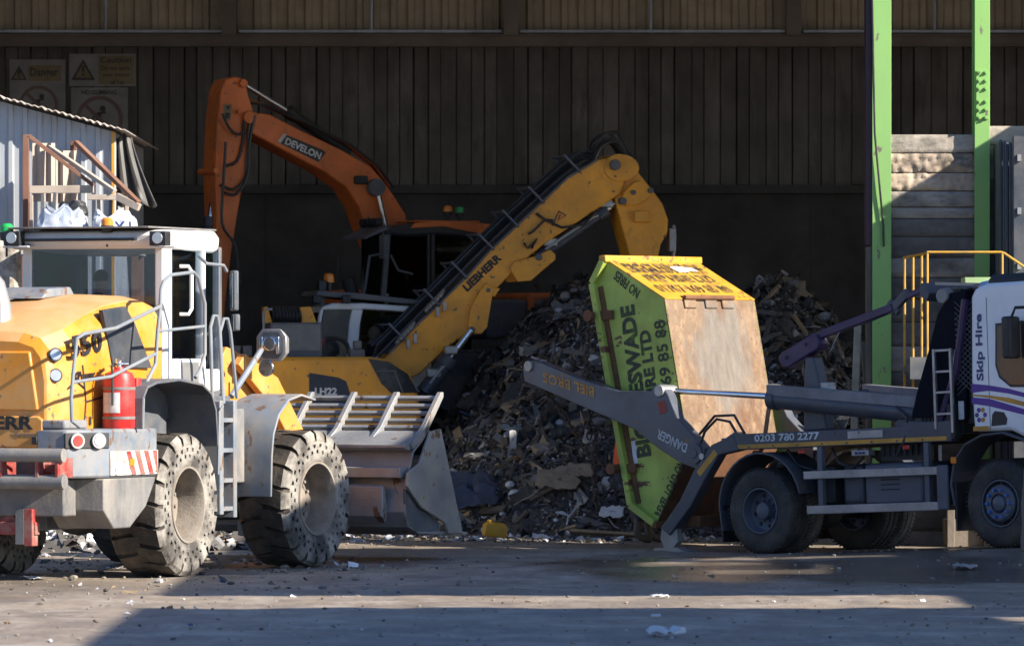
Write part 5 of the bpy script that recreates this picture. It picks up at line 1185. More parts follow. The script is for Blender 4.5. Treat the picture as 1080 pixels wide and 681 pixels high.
# upright post on the near side and sheeting arm on the far side
mb = MB(); mb.prism([(.40,1.51),(.78,1.51),(.66,2.20),(.60,2.42),(.46,2.42),(.44,2.2)], 1, -.80, -.62); tp('sheet_post', mb, M_['lorry'], .02)
mb = MB(); mb.prism([(.62,2.1),(.82,2.1),(.86,1.95),(.86,1.80),(.70,1.85)], 1, -.78, -.66); tp('post_bracket', mb, M_['alu'], .01)
def TS(px, py, y=-.70): v = Tk.at(px, py, y); return (v.x, v.z)
mb = MB(); bq = [TS(x, y) for x, y in ((826,377),(829,372),(861,352),(866,352),(870,361),(868,368),(836,388),(829,386))]
mb.prism(bq, 1, -.80, -.62); so2 = tp('sheet_arm_box', mb, M_['purple'], .02)
for px, py in ((835,377),(855,363)):
    x, z = TS(px, py); mb = MB(); mb.cyl((x,-.801,z),(x,-.812,z),.022,n=10); tp('bolt', mb, M_['lorrydk'], 0, so2)
def bar(a_, b_, w, d, m, nm, ya=-.71, yb=-.71):
    x0, z0 = TS(*a_, ya); x1, z1 = TS(*b_, yb); mb = MB(); mb.beam((x0,ya,z0),(x1,yb,z1),d,w,up=(0,0,1)); return tp(nm, mb, m, .01)
bar((866,353), (943,324), .10, .10, M_['purple'], 'sheet_arm'); bar((940,328), (958,308), .11, .07, M_['lorry'], 'sheet_arm_joint'); bar((938,318), (948,330), .08, .06, M_['lorry'], 'sheet_arm_joint'); bar((955,313), (980,303), .075, .07, M_['purple'], 'sheet_arm')
bar((907,342), (936,330), .04, .05, M_['hydr'], 'sheet_ram'); bar((875,372), (886,348), .02, .02, M_['alu'], 'sheet_stay')
# sheet roller at the cab top
mb = MB(); x0, z0 = TS(976,312); x1, z1 = TS(979,298); mb.prism([TS(976,299),TS(980,298),TS(986,309),TS(983,318),TS(975,312)], 1, -.8, .9); tp('roller_bracket', mb, M_['lorry'], .01)
mb = MB(); 
for k in range(9):
    mb.lathe([(0,0),(.09+.018*(k%2),0),(.085+.02*((k+1)%2),.07),(0,.07)],16,M=Matrix.Translation((2.93,-1.05+.215*k,3.06)))
mb.cyl((2.93,-1.1,3.06),(2.93,.95,3.06),.085,n=16); tp('sheet_roll', mb, paint('rolled_grey_net', (.34,.33,.31), .85, damt=.5, bump=.6, bs=20), 0)
mb = MB(); mb.prism([(2.75,3.20),(3.35,3.16),(3.35,3.19),(2.75,3.235)], 1, -1.0, .9); tp('roller_cover', mb, M_['beigesteel'], .005)
# cab guard: frame, mesh, ladder
mb = MB(); mb.prism(Tk.side(-1.03, [(1021,441),(1020,306),(1003,309),(990,332),(980,372),(968,415),(963,440)]), 1, -1.06, 1.0); mgd = paint('dark_navy_guard', (.008,.009,.015), .85, damt=.1, dirt=(.04,.04,.04)); mgd.node_tree.nodes['Principled BSDF'].inputs['Specular IOR Level'].default_value = .12; gd = tp('cab_guard', mb, mgd, .01)
mb = MB(); mb.box(3.2, 3.38, -1.0, 1.0, 1.5, 3.0); tp('bulkhead', mb, M_['lorrydk'], .01)
mb = MB()
for k in range(15):
    z = 1.95+k*.065
    mb.beam((3.10,-1.066,z-.1),(3.38,-1.066,z+.12),.006,.008,up=(0,1,0)); mb.beam((3.10,-1.066,z+.12),(3.38,-1.066,z-.1),.006,.008,up=(0,1,0))
tp('mesh', mb, M_['greydk'], 0, gd)
mb = MB(); mb.tube([(3.28,-1.075,3.0),(3.12,-1.075,2.2),(2.82,-1.075,1.5)], .05, 8); tp('purple_strut', mb, M_['purple'], 0, gd)
mb = MB(); mb.tube([(2.86,-1.05,1.5),(3.02,-1.05,2.05),(3.10,-1.05,2.40)], .032, 10); tp('air_pipe', mb, M_['alu'], 0)
mb = MB(); 
for x in (2.80, 3.06): mb.box(x, x+.035, -1.16, -1.12, 1.40 if x > 3 else 1.45, 2.42)
for z in (1.62, 1.88, 2.13, 2.385): mb.box(2.835, 3.06, -1.155, -1.125, z, z+.03)
tp('ladder', mb, M_['alu'], .004)
mb = MB()
for k in range(6): mb.tube([(2.5+.05*k,-1.0,1.5),(2.45+.07*k,-1.02,1.75+.03*k),(2.65+.05*k,-1.0,2.0),(2.75+.05*k,-.98,1.6)], .014, 6)
tp('cable', mb, M_['hose'], 0)
mb = MB(); mb.box(3.12, 3.2, -1.08, -1.065, 1.56, 1.78); tp('notice', mb, M_['whitetxt'], .002)
# cab
cq = [(3.44,1.40),(3.42,2.0),(3.46,3.02),(3.52,3.12),(3.70,3.17),(4.75,3.17),(5.05,3.08),(5.18,2.4),(5.22,1.5),(5.20,.75),(4.52,.75),(4.46,1.02),(4.28,1.28),(4.0,1.40),(3.6,1.40)]
cb_ = MB(); cb_.prism(cq, 1, -1.20, 1.20); cbo = tp('cab', cb_, M_['lorrywhite'], .05)
mb = MB(); wq = [Tk.at(x, y, -1.2) for x, y in ((1050,341),(1078,338),(1096,340),(1096,408),(1066,408),(1054,398),(1050,385))]
wp = [(v.x, v.z) for v in wq]; mb.prism(wp, 1, -1.208, -1.2005); wo = tp('window_seal', mb, M_['black'], .003, cbo)
cx_, cz_ = sum(p[0] for p in wp)/7, sum(p[1] for p in wp)/7
mb = MB(); mb.prism([(cx_+(x-cx_)*.90, cz_+(z-cz_)*.92) for x, z in wp], 1, -1.2105, -1.2085); tp('side_window', mb, paint('cab_window_glass', (.05,.045,.04), .05, damt=.2, dirt=(.16,.11,.07)), 0, wo)
mb = MB(); mb.box(3.70,3.706,-1.2035,-1.2005,1.42,3.0); tp('door_gap', mb, M_['black'], 0, cbo)
mb = MB(); mb.prism([(5.085,2.98),(5.19,2.2),(5.205,2.2),(5.10,2.99)], 1, -1.05, 1.05); tp('windscreen', mb, M_['darkglass'], 0, cbo)
letters('lettering', 'Skip Hire', M_['navytxt'], cbo, (3.655, -1.2035, 2.01), (0,0,1), (-1,0,0), .80, .135, .03)
def stripe(nm, m, pts, k=0):
    mb = MB(); mb.prism(pts, 1, -1.2030-.0006*k, -1.2005); tp(nm, mb, m, 0, cbo)
stripe('purple_stripe', M_['purpletxt'], [(3.432,1.98),(3.7,1.95),(4.0,1.90),(4.4,1.80),(4.4,1.75),(4.0,1.84),(3.7,1.885),(3.432,1.87)])
stripe('gold_stripe', M_['gold'], [(3.432,1.85),(3.7,1.83),(4.0,1.79),(4.4,1.69),(4.4,1.645),(4.0,1.73),(3.7,1.80),(3.432,1.835)], 1)
stripe('purple_stripe', M_['purpletxt'], [(3.43,1.815),(3.7,1.79),(4.0,1.71),(4.4,1.60),(4.4,1.54),(4.0,1.63),(3.7,1.70),(3.43,1.74)], 2)
stripe('gold_stripe', M_['gold'], [(3.44,1.41),(3.68,1.41),(3.68,1.465),(3.44,1.465)])
for k in range(6):
    t = 2*math.pi*k/6; x, z = 3.565+.062*math.cos(t), 1.60+.068*math.sin(t); mb = MB(); mb.lathe([(0,-1.2035),(.030,-1.2035),(.030,-1.2005),(0,-1.2005)], 10, M=Matrix.Translation((x,0,z))); tp('emblem_dot', mb, (M_['purpletxt'], M_['gold'])[k % 2] if k != 3 else M_['navytxt'], 0, cbo)
mb = MB(); mb.prism([(3.72,1.46),(3.74,1.60),(3.78,1.64),(3.92,1.62),(3.97,1.54),(3.95,1.47)], 1, -1.2075, -1.2005); tp('door_handle', mb, M_['black'], .004, cbo)
mb = MB(); mb.prism([(3.42,3.03),(3.42,3.20),(3.75,3.24),(4.0,3.24),(4.0,3.12),(3.5,3.05)], 1, -.98, .98); tp('roof_box', mb, paint('light_blue_box', (.24,.40,.68), .4, damt=.3), .02, cbo)
mb = MB(); mb.loft([[(x, y*k, z) for y, z in ((-.98,3.10),(-1.06,3.14),(-1.06,3.22),(-.98,3.28),(.98,3.28),(1.06,3.22),(1.06,3.14),(.98,3.10))] for x, k in ((3.62,1),(3.75,1.02),(4.2,1.02),(4.4,.98))]); tp('air_deflector', mb, M_['black'], .03, cbo)
mb = MB(); mb.box(4.15,4.28,-1.50,-1.28,2.25,2.75); mo2 = tp('mirror', mb, M_['black'], .03, cbo)
mb = MB(); mb.tube([(4.6,-1.2,2.85),(4.3,-1.4,2.85),(4.22,-1.4,2.7)], .02, 8); tp('mirror_arm', mb, M_['black'], 0, mo2)
mb = MB(); mb.box(5.15,5.35,-1.2,1.2,.35,.85); tp('bumper', mb, M_['lorrywhite'], .05)
mb = MB(); mb.box(5.2,5.27,-.9,.9,1.1,1.7); tp('grille', mb, M_['black'], .02)
# ------------------------------------------------------------------ the skip being set down
sk = thing('skip', 'tipped green and yellow skip with rusty floor hanging at lorry tail', 'skip', Tk.M @ Matrix.Translation((-2.2, 0, 0))); I9 = Matrix.Translation((2.2, 0, 0))
def kp(name, mb, m, bevel=.006, parent=None, **k): mb.move(I9); return mb.build(name, m, parent or sk, bevel=bevel, **k)
HW = .86
A1, A2 = (-2.80,3.80), (-1.80,3.25)      # yellow end: rim edge, floor edge
F2 = (-1.47,1.36)                         # floor lower edge
B1 = (-2.05,.42)                          # lower end rim
R1, R2 = (-3.00,3.52), (-2.45,.66)        # rim edge kinks (long rim)
prof = [A1, A2, F2, B1, R2, R1]
for s_ in (-1, 1):
    mb = MB(); mb.prism(prof, 1, s_*HW, s_*(HW-.02)); so_ = kp('side_plate', mb, M_['skipgreen'], .004)
    t_ = .055; mb = MB()
    for a_, b_ in ((A1, R1), (R1, R2), (R2, B1)):
        a_, b_ = Vector((a_[0], 0, a_[1])), Vector((b_[0], 0, b_[1])); mb.beam((a_.x, s_*(HW+.03), a_.z), (b_.x, s_*(HW+.03), b_.z), .10, .09, up=(1,0,0))
    kp('rim', mb, M_['skipgreen'], .008, so_)
    mb = MB()
    a_, b_ = Vector((A1[0]+.12, s_*(HW+.007), A1[1]-.20)), Vector((R2[0]+.10, s_*(HW+.007), R2[1]+.02)); a_ = Vector((R1[0]+.10, s_*(HW+.007), R1[1]-.05))
    mb.beam(a_, b_, .02, .075, up=(1,0,0)); kp('rust_seam', mb, M_['rust'], 0, so_)
    for c_ in ((-2.82, 3.10), (-2.50, 1.13)):
        mb = MB(); mb.box(c_[0]-.22, c_[0]+.14, s_*(HW+.001), s_*(HW+.05), c_[1]-.06, c_[1]+.06, Matrix()); mb.cyl((c_[0]-.16, s_*(HW+.05), c_[1]),(c_[0]-.16, s_*(HW+.17), c_[1]),.05,n=14); mb.cyl((c_[0]-.16, s_*(HW+.165), c_[1]),(c_[0]-.16, s_*(HW+.19), c_[1]),.075,n=14)
        kp('lifting_lug', mb, M_['rust'], .006, so_)
mfl = paint('rusty_skip_floor', (.22,.145,.088), .78, .0, var=.35, damt=1.2, dirt=(.135,.068,.038), ds=3, dst=(1,1,.5), bump=.55, bs=22, chips=((.15,.08,.045), 20, .60, (1,1,.8)), stain=((.34,.22,.125), 8, .5, .75, (1,1.3,.6)))
nt = mfl.node_tree; bs_ = nt.nodes['Principled BSDF']; old = bs_.inputs['Base Color'].links[0].from_socket
tc = N(nt, 'ShaderNodeTexCoord'); mp = N(nt, 'ShaderNodeMapping'); mp.inputs['Location'].default_value = (-.55, -.12, -2.50); nt.links.new(tc.outputs['Object'], mp.inputs[0])
mp2 = N(nt, 'ShaderNodeMapping'); mp2.inputs['Scale'].default_value = (.0, 1.45, 1.05); nt.links.new(mp.outputs[0], mp2.inputs[0])
nz = N(nt, 'ShaderNodeTexNoise'); nz.inputs['Scale'].default_value = 2.0; nz.inputs['Detail'].default_value = 6; mp3 = N(nt, 'ShaderNodeMapping'); mp3.inputs['Scale'].default_value = (1, 2.4, .55); nt.links.new(tc.outputs['Object'], mp3.inputs[0]); nt.links.new(mp3.outputs[0], nz.inputs[0])
ad = N(nt, 'ShaderNodeVectorMath', operation='MULTIPLY_ADD'); nt.links.new(nz.outputs['Color'], ad.inputs[0]); ad.inputs[1].default_value = (0,1.7,1.5); nt.links.new(mp2.outputs[0], ad.inputs[2])
sb = N(nt, 'ShaderNodeVectorMath', operation='SUBTRACT'); nt.links.new(ad.outputs[0], sb.inputs[0]); sb.inputs[1].default_value = (0,.85,.75)
ln = N(nt, 'ShaderNodeVectorMath', operation='LENGTH'); nt.links.new(sb.outputs[0], ln.inputs[0])
mr = N(nt, 'ShaderNodeMapRange'); nt.links.new(ln.outputs['Value'], mr.inputs['Value']); mr.inputs['From Min'].default_value = .93; mr.inputs['From Max'].default_value = .55; mr.inputs['To Max'].default_value = .85
f_, _ = noise_fac(nt, 7, .35, .7, (1,1.5,.35), 7, .72, 4)
grey = mix(nt, f_, (.20,.175,.15), (.12,.105,.09)); nt.links.new(mix(nt, mr.outputs[0], old, grey), bs_.inputs['Base Color'])
mb = MB(); fx = Vector((F2[0]-A2[0], 0, F2[1]-A2[1])); nn = Vector((-fx.z, 0, fx.x)).normalized()
mb.prism([A2, (A2[0]-.02, A2[1]-.0), (F2[0]-.02, F2[1]), F2], 1, -HW-.002, HW+.002); kp('floor_plate', mb, mfl, 0)
def slab(a_, b_, t, y0, y1, M, nm, bevel=.004, parent=None):
    a_, b_ = Vector(a_), Vector(b_); d = (b_-a_).normalized(); n = Vector((-d.y, d.x))*t
    mb = MB(); mb.prism([tuple(a_), tuple(b_), tuple(b_+n), tuple(a_+n)], 1, y0, y1); return kp(nm, mb, M, bevel, parent)
ey = slab(A1, A2, .02, -HW+.0, HW-.0, M_['skipyellow'], 'end_plate'); el = slab(F2, B1, -.02, -HW, HW, M_['rust'], 'end_plate'); slab((F2[0]-.02, F2[1]-.03), (F2[0]-.14, F2[1]-.22), -.026, -HW, -.2, M_['skipyellow'], 'painted_band', 0, el)  # lower plate coloured dark for lorry's shade; yellow band paints its lit top
mb = MB(); mb.beam((A1[0], -HW-.07, A1[1]+.02), (A1[0], HW+.07, A1[1]+.02), .12, .09, up=(0,0,1)); kp('end_rim', mb, M_['skipyellow'], .012)
mb = MB(); mb.beam((B1[0], -HW-.07, B1[1]-.02), (B1[0], HW+.07, B1[1]-.02), .10, .09); kp('end_rim', mb, M_['rust'], .012)
d = (Vector(A2)-Vector(A1)).normalized(); upv = (-d.x, 0, -d.y); nrm = Vector((-d.y, 0, d.x)); nrm = nrm if nrm.z > 0 else -nrm
def on_end(s, y, h, w): return Vector((A1[0]+d.x*s, y, A1[1]+d.y*s)) + nrm*.024
L_ = (Vector(A2)-Vector(A1)).length
for txt, s_, h_, y0, w_, bo in (('BIGGLESWADE', .40, .27, -.74, 1.46, .045), ('SKIP HIRE LTD', .66, .21, -.66, 1.30, .045), ('01767 169 85 88', .97, .22, -.74, 1.40, .02)):
    q = on_end(s_, y0, 0, 0); q.x += 2.2; letters('lettering', txt, M_['blackworn2'], ey, q, (0,1,0), upv, w_, h_, bo)
mb = MB(); q = [on_end(.22+.18*v+.03*math.sin(u*9), .12+.42*u, 0, 0)+nrm*.004 for u, v in ((0,0),(.3,-.2),(.6,.1),(1,.05),(1.05,.7),(.7,.6),(.45,1.0),(.1,.7))]; mb.add([tuple(v) for v in q], [tuple(range(8))]); kp('white_patch', mb, M_['clean_white'], 0, ey)
# hinge pockets on the floor edge
for y in (-.42, -.02, .30):
    mb = MB(); mb.prism([(A2[0]-.10, A2[1]+.055), (A2[0]+.02, A2[1]+.055), (A2[0]+.045, A2[1]-.10), (A2[0]+.01, A2[1]-.12)], 1, y-.10, y+.12); kp('floor_bracket', mb, mfl, .008)
mb = MB(); mb.tube([(A2[0]+.03, -.52, A2[1]+.03), (A2[0]+.03, .42, A2[1]+.03)], .03, 10); kp('bracket_bar', mb, M_['rust'], 0)
# lettering on the green side, reading up the long axis
so_ = [c for c in sk.children if c.name.startswith('side_plate')][0]
ax_ = Vector((R1[0]-R2[0], 0, R1[1]-R2[1])).normalized(); pu = Vector((-ax_.z, 0, ax_.x)).normalized()
def onside(px, py): v = Tk.at(px, py, -HW-.003); return Vector((v.x+2.2, -HW-.0045, v.z))
axd = (onside(676, 330)-onside(700, 540)).normalized(); axd.y = 0; pu = Vector((-axd.z, 0, axd.x))
def sidetxt(txt, px, py, L, h, b): letters('lettering', txt, M_['blackworn'], so_, onside(px, py), axd, pu, L, h, b)
sidetxt('BIGGLESWADE', 687, 480, 1.95, .25, .04); sidetxt('SKIP HIRE LTD', 699, 466, 1.45, .19, .04); sidetxt('01767 169 85 88', 716, 468, 1.60, .19, .015)
dd = (Vector((A2[0]-A1[0], 0, A2[1]-A1[1]))).normalized(); nd = Vector((dd.z, 0, -dd.x))
a_, b_ = onside(645, 283), onside(675, 309); dd = (b_-a_).normalized(); pv = Vector((dd.z, 0, -dd.x))
letters('lettering', 'NO FIRES', M_['blackworn'], so_, onside(675.5, 306), -dd, pv*1, .48, .13, .02)
a_, b_ = onside(694, 545), onside(718, 492); dd = (b_-a_).normalized(); 
letters('lettering', 'LEVEL LOAD ONLY', M_['blackworn'], so_, onside(697, 545), dd, Vector((-dd.z, 0, dd.x)), .92, .12, .025)
mb = MB(); q = [onside(x, y)+Vector((-2.2,0,0)) for x, y in ((666,465),(671,464),(673,488),(668,489))]; mb.add([tuple(v+Vector((0,-.001,0))) for v in q], [(0,1,2,3)]); kp('white_sticker', mb, M_['whitetxt'], 0, so_)
# chains
def chain(label, pts, n):
    P_ = [Vector(p) for p in pts]; segs = []; tot = 0
    for a_, b_ in zip(P_, P_[1:]): segs.append((tot, a_, b_)); tot += (b_-a_).length
    mb = MB(); k = max(3, int(tot/.072))
    for i in range(k):
        s_ = tot*(i+.5)/k; st, a_, b_ = [g for g in segs if g[0] <= s_][-1]; d_ = (b_-a_).normalized(); c_ = a_+d_*(s_-st); u = d_.orthogonal().normalized()
        u.rotate(Matrix.Rotation((i % 2)*math.pi/2 + .3, 3, d_)); ring = [c_ + d_*(.055*math.cos(t)) + u*(.032*math.sin(t)) for t in [2*math.pi*j/10 for j in range(10)]]
        mb.tube(ring, .012, 6, closed=True)
    W_ = Tk.M; mb.move(Matrix.Translation(-(W_ @ P_[0])) @ W_); o = mb.build('lifting_chain', M_['darkrust'], None, smooth=60); o.location = W_ @ P_[0]
    return tag(o, label, 'chain')
tip = Tk.at(562, 386, -1.0)
l1, l2 = Vector((-2.98,-1.0,3.08)), Vector((-2.66,-1.0,1.11))
chain('rusty lifting chain hanging down from upper lug on green skip side', [l1, l1+Vector((-.03,-.05,-.5)), l1+Vector((.02,-.06,-1.15)), l1+Vector((-.02,-.06,-1.55))], 0)
chain('rusty lifting chain sagging from arm tip to lower skip lug', [(tip.x, -1.05, tip.z-.06), (tip.x+.55, -1.06, tip.z-.62), (tip.x+1.05, -1.05, 1.25), tuple(l2)], 0)
chain('short rusty chain tail dangling beside lower skip lug', [(l2.x-.25, -1.02, 1.65), (l2.x-.30, -1.03, 1.2), (l2.x-.27, -1.03, .62)], 0)
# ------------------------------------------------------------------ material handler
G = Frame((-2.83, 80.9, 0), 12)
mh = thing('material_handler', 'yellow material handler with boom raised over the waste heap behind loader bucket', 'material handler', G.M)
def gp(name, mb, m, bevel=.012, parent=None, **k): return mb.build(name, m, parent or mh, bevel=bevel, **k)
def gs(y, pts): return G.side(y, pts)
# undercarriage
mb = MB(); mb.box(-1.6, 1.6, -.55, .55, .55, 1.05); mb.cyl((0,0,1.05),(0,0,1.35),.62,n=28); gp('undercarriage', mb, M_['greydk'], .03)
for x in (-1.25, 1.25):
    for y, s_ in ((-1.0, -1), (1.0, 1)):
        mb = MB(); mb.lathe([(.0,-.12),(.16,-.14),(.20,-.05),(.28,-.05),(.29,-.15),(.45,-.17),(.50,-.14),(.52,-.08),(.52,.08),(.50,.14),(.29,.15),(0,.1)], 30, M=Matrix.Translation((x,y,.52)) @ (Matrix.Rotation(math.pi,4,'Z') if s_ > 0 else Matrix())); gp('wheel', mb, M_['rubber'], 0)
DPG = paint('dark_cab_glass', (.022,.026,.034), .1, damt=.25)
# upper body, right side panel with dark name panel and slanted front window
body = [(-2.6,1.42),(-2.6,2.30),(-2.5,2.44)] + gs(-1.25, [(262,376.5),(388,376),(408,379),(432,393),(441,413)]) + [(1.36,1.42)]
mb = MB(); mb.prism(body, 1, -1.25, -.40); bo = gp('side_body', mb, M_['yellow2'], .05)
mb = MB(); mb.prism([(-2.6,1.42),(-2.6,2.38),(.2,2.38),(.2,1.42)], 1, -.395, 1.25); gp('engine_body', mb, M_['yellow2'], .05)
mb = MB(); mb.prism(gs(-1.25, [(326,421),(326,393),(357,398),(365,402),(373,428),(326,428)]), 1, -1.262, -1.2505); po = gp('name_panel', mb, paint('navy_panel', (.018,.024,.04), .45, damt=.3), .004, bo)
a_ = G.at(332, 416.5, -1.262); b_ = G.at(355.5, 416.5, -1.262); letters('lettering', 'LH22', M_['whitetxt'], po, (a_.x, -1.2635, a_.z), (1,0,0), (0,0,1), b_.x-a_.x, .105, .04)
mb = MB(); mb.prism(gs(-1.25, [(388,378),(409,381),(430,394),(441,414),(412,414),(402,404)]), 1, -1.27, -1.2505); wo = gp('side_window', mb, paint('dark_panel_glass', (.02,.024,.032), .12, damt=.35), .006, bo)
mb = MB(); q = gs(-1.27, [(397,391),(418,391)]); mb.beam((q[0][0],-1.275,q[0][1]),(q[1][0],-1.275,q[1][1]),.015,.02); q = gs(-1.27,[(416,391),(425,414)]); mb.beam((q[0][0],-1.275,q[0][1]),(q[1][0],-1.275,q[1][1]),.015,.02); gp('window_bar', mb, M_['greydk'], 0, wo)
mb = MB(); q = G.at(282, 400, -1.25); mb.box(q.x, q.x+.012, -1.254, -1.2503, 1.5, 2.40); gp('panel_gap', mb, M_['black'], 0, bo)
q = G.at(375, 374, -1.0); mb = MB(); mb.box(q.x-.10,q.x+.12,-1.1,-.9,q.z-.05,q.z+.08); mb.box(q.x-.03,q.x+.08,-1.08,-.92,q.z+.08,q.z+.2); gp('deck_lamp', mb, M_['greydk'], .02)
# radiator box, hose reel, rear rail
q0, q1 = G.at(285, 371, -.95), G.at(340, 340, -.95)
mb = MB(); mb.box(q0.x, q1.x, -.95, -.3, q0.z-.1, q1.z); ro_ = gp('radiator_box', mb, M_['greydk'], .015)
mb = MB(); mb.box(q0.x+.03, q1.x-.03, -.958, -.9505, q0.z+.02, q1.z-.03); gp('radiator_screen', mb, paint('radiator_mesh', (.17,.18,.19), .6, damt=.7, ds=5, dirt=(.3,.28,.25), bump=.6, bs=120), .003, ro_)
for px0, px1 in ((278, 286), (316, 332)):
    q = gs(-.7, [(px0,341),(px0,324),(px1-4,323),(px1+2,341)]); mb = MB(); mb.prism(q, 1, -.72, -.55); gp('reel_plate', mb, M_['yellow2'], .012)
mb = MB()
for k in range(9):
    c_ = G.at(287+3.4*k, 333, -.6); mb.tube([(c_.x+.01*math.sin(t*2), -.6+.17*math.cos(t), c_.z+.12*math.sin(t)) for t in [2*math.pi*j/14 for j in range(14)]], .024, 7, closed=True)
gp('coiled_hose', mb, M_['hose'], 0)
mb = MB(); mb.tube([G.at(278,348,-1.0), G.at(278,330,-1.0), G.at(280,326,-1.0), G.at(287,326,-1.0)], .018, 8); gp('rear_rail', mb, M_['rail'], 0)
for k in range(3):
    mb = MB(); c_ = G.at(352, 366, -.5+.1*k); mb.tube([(c_.x+.22*math.cos(t), c_.y, c_.z+.18*math.sin(t)-.05) for t in [math.pi*(i/9)*1.2-.3 for i in range(10)]], .03, 8); gp('loose_hose', mb, M_['hose'], 0)
mb = MB(); c_ = G.at(340, 368, -.75); mb.tube([(c_.x,c_.y,c_.z+.02),(c_.x+.02,c_.y,c_.z+.16)], .02, 8); gp('red_pipe', mb, M_['redrust'], 0)
for k in range(2):
    mb = MB(); q = G.at(243+12*k, 368, -.9); mb.box(q.x, q.x+.13, -1.0, -.6, q.z-.1, q.z+.05); gp('rear_grille', mb, M_['greydk'], .01)
# cab (on the far side), white posts, dark windows, roof guard
yb, yf = .15, 1.2
c0, c1 = gs(yb, [(335, 376), (430, 376)]); zt0 = gs(yb, [(340, 322)])[0][1]; zb0 = c0[1]-.5
cabq = gs(yb, [(333,382),(336,340),(339,323),(350,319.5),(385,319.5),(438,323),(452,330),(455,382)])
mb = MB(); xs_ = [p[0] for p in cabq]
mb.box(min(xs_), max(xs_), yb, yf, zb0, c0[1]); cbo2 = gp('cab_base', mb, M_['lorrywhite'], .02)
mb = MB(); mb.prism(gs(yb, [(337,330),(340,323),(350,319.5),(385,319.5),(438,323),(452,330),(452,335),(437,329),(385,326),(342,326.5)]), 1, yb-.01, yf); gp('cab_roof', mb, M_['lorrywhite'], .03, cbo2)
mb = MB(); mb.prism(gs(yb, [(365,376),(368,340),(371,326),(383,326),(380,340),(377,376)]), 1, yb-.01, yb+.12); gp('cab_post', mb, M_['lorrywhite'], .02, cbo2)
mb = MB(); mb.prism(gs(yb, [(333,376),(336,335),(338,326),(341,326),(339,340),(338,376)]), 1, yb-.005, yb+.1); gp('cab_post', mb, M_['lorrywhite'], .012, cbo2)
for y in (yb+.005, yf-.02):
    mb = MB(); mb.prism(gs(yb, [(339,376),(341,326),(369,326),(366,376)]), 1, y, y+.012); gp('cab_window', mb, DPG, 0, cbo2)
    mb = MB(); mb.prism(gs(yb, [(378,376),(382,326),(437,329),(452,336),(452,376)]), 1, y, y+.012); gp('cab_window', mb, M_['clearglass'], 0, cbo2)
mb = MB(); mb.prism(gs(yb, [(331,312),(334,306.5),(375,309),(446,317),(446,321),(420,320),(398,317.5),(345,313)]), 1, yb-.12, yf+.1); rg = gp('roof_guard', mb, M_['greydk'], .012, cbo2)
mb = MB(); 
for px in (340, 366, 408): q = G.at(px, 314, yb); mb.box(q.x-.03, q.x+.03, yb, yb+.06, q.z-.12, q.z+.06)
gp('guard_bracket', mb, M_['greydk'], .004, cbo2)
for px in (334, 365):
    q = G.at(px, 315.5, yb-.15); mb = MB(); mb.box(q.x-.06,q.x+.06,yb-.2,yb-.1,q.z-.06,q.z+.06); gp('work_lamp', mb, M_['black'], .015, rg)
def gbeacon(px, py, y, s=1.0, m='amber', par=None):
    q = G.at(px, py, y); mb = MB(); mb.cyl((q.x,y,q.z-.16*s),(q.x,y,q.z-.05*s),.05*s,n=16); o = gp('beacon', mb, M_['black'], .004, par); mb = MB(); mb.lathe([(.078*s,-.05*s),(.076*s,.05*s),(.05*s,.075*s),(0,.08*s)],18,M=Matrix.Translation((q.x,y,q.z))@Matrix.Rotation(R(90),4,'X')); gp('lens', mb, M_[m], 0, o)
gbeacon(347, 294, yb+.2, 1.0, 'amber', rg)
mb = MB(); q = G.at(339, 302, yb+.1); mb.box(q.x-.06,q.x+.06,yb,yb+.2,q.z-.09,q.z+.09); gp('camera_box', mb, M_['black'], .02, rg)
mb = MB(); mb.tube([G.at(355,300,yb+.3), G.at(357,270,yb+.3)], .006, 6); gp('aerial', mb, M_['black'], 0, rg)
q = G.at(395, 352, .75); seated('bald person seated inside white cab of the material handler', G.M @ Matrix.Translation((q.x-.085, .75, q.z-.82)), GREYJ, None)
mb = MB(); q2 = G.at(385, 376, .75); mb.box(q.x-.45,q.x-.25,.5,1.0,q.z-.75,q.z+.0); gp('seat', mb, M_['black'], .04, cbo2)
# boom
bq = gs(-.34, [(398,388),(404,380),(410,373),(440,342),(491,293),(519,262),(559,225),(599,187),(630,169),(645,166),(660,165),(663,178),(655,205),(640,214),(573,258),(548,280),(525,303),(505,335),(491,352),(470,368),(443,394),(425,402)])
mb = MB(); mb.prism(bq, 1, -.34, .34); bm_ = gp('boom', mb, M_['yellow2'], .02)
q = G.at(574, 224, -.345); mb = MB(); mb.prism(gs(-.345, [(583,236),(589,222),(598,227)]), 1, -.346, -.3415); wt_ = gp('warning_triangle', mb, M_['signblk'], 0, bm_)
mb = MB(); mb.prism(gs(-.345, [(585,234.5),(589.5,224),(596,227.2)]), 1, -.3485, -.3465); gp('triangle_face', mb, M_['amber'], 0, wt_)
mb = MB(); mb.prism(gs(-.345, [(588.4,231.5),(590.2,226),(591.4,226.4),(589.4,231.8)]), 1, -.3505, -.349); gp('exclamation_mark', mb, M_['blacktxt'], 0, wt_)
a_, b_ = G.at(493, 308, -.3425), G.at(530, 273, -.3425); d_ = (b_-a_); dn = d_.normalized()
letters('lettering', 'LIEBHERR', M_['blacktxt'], bm_, a_, dn, Vector((-dn.z,0,dn.x)), d_.length, .12, .05)
def lug(pts, nm='boom_lug', y0=.40, parent=None, pins=(), m='yellow2'):
    o = None
    for s_ in (-1, 1):
        mb = MB(); mb.prism(gs(-.4, pts), 1, s_*y0, s_*(y0-.06)); o = gp(nm, mb, M_[m], .012, parent or bm_)
    for px, py, r in pins:
        c_ = G.at(px, py, -.4); mb = MB(); mb.cyl((c_.x,-y0-.035,c_.z),(c_.x,y0+.035,c_.z),r,n=20); gp('pin', mb, M_['greydk'], .006, parent or bm_)
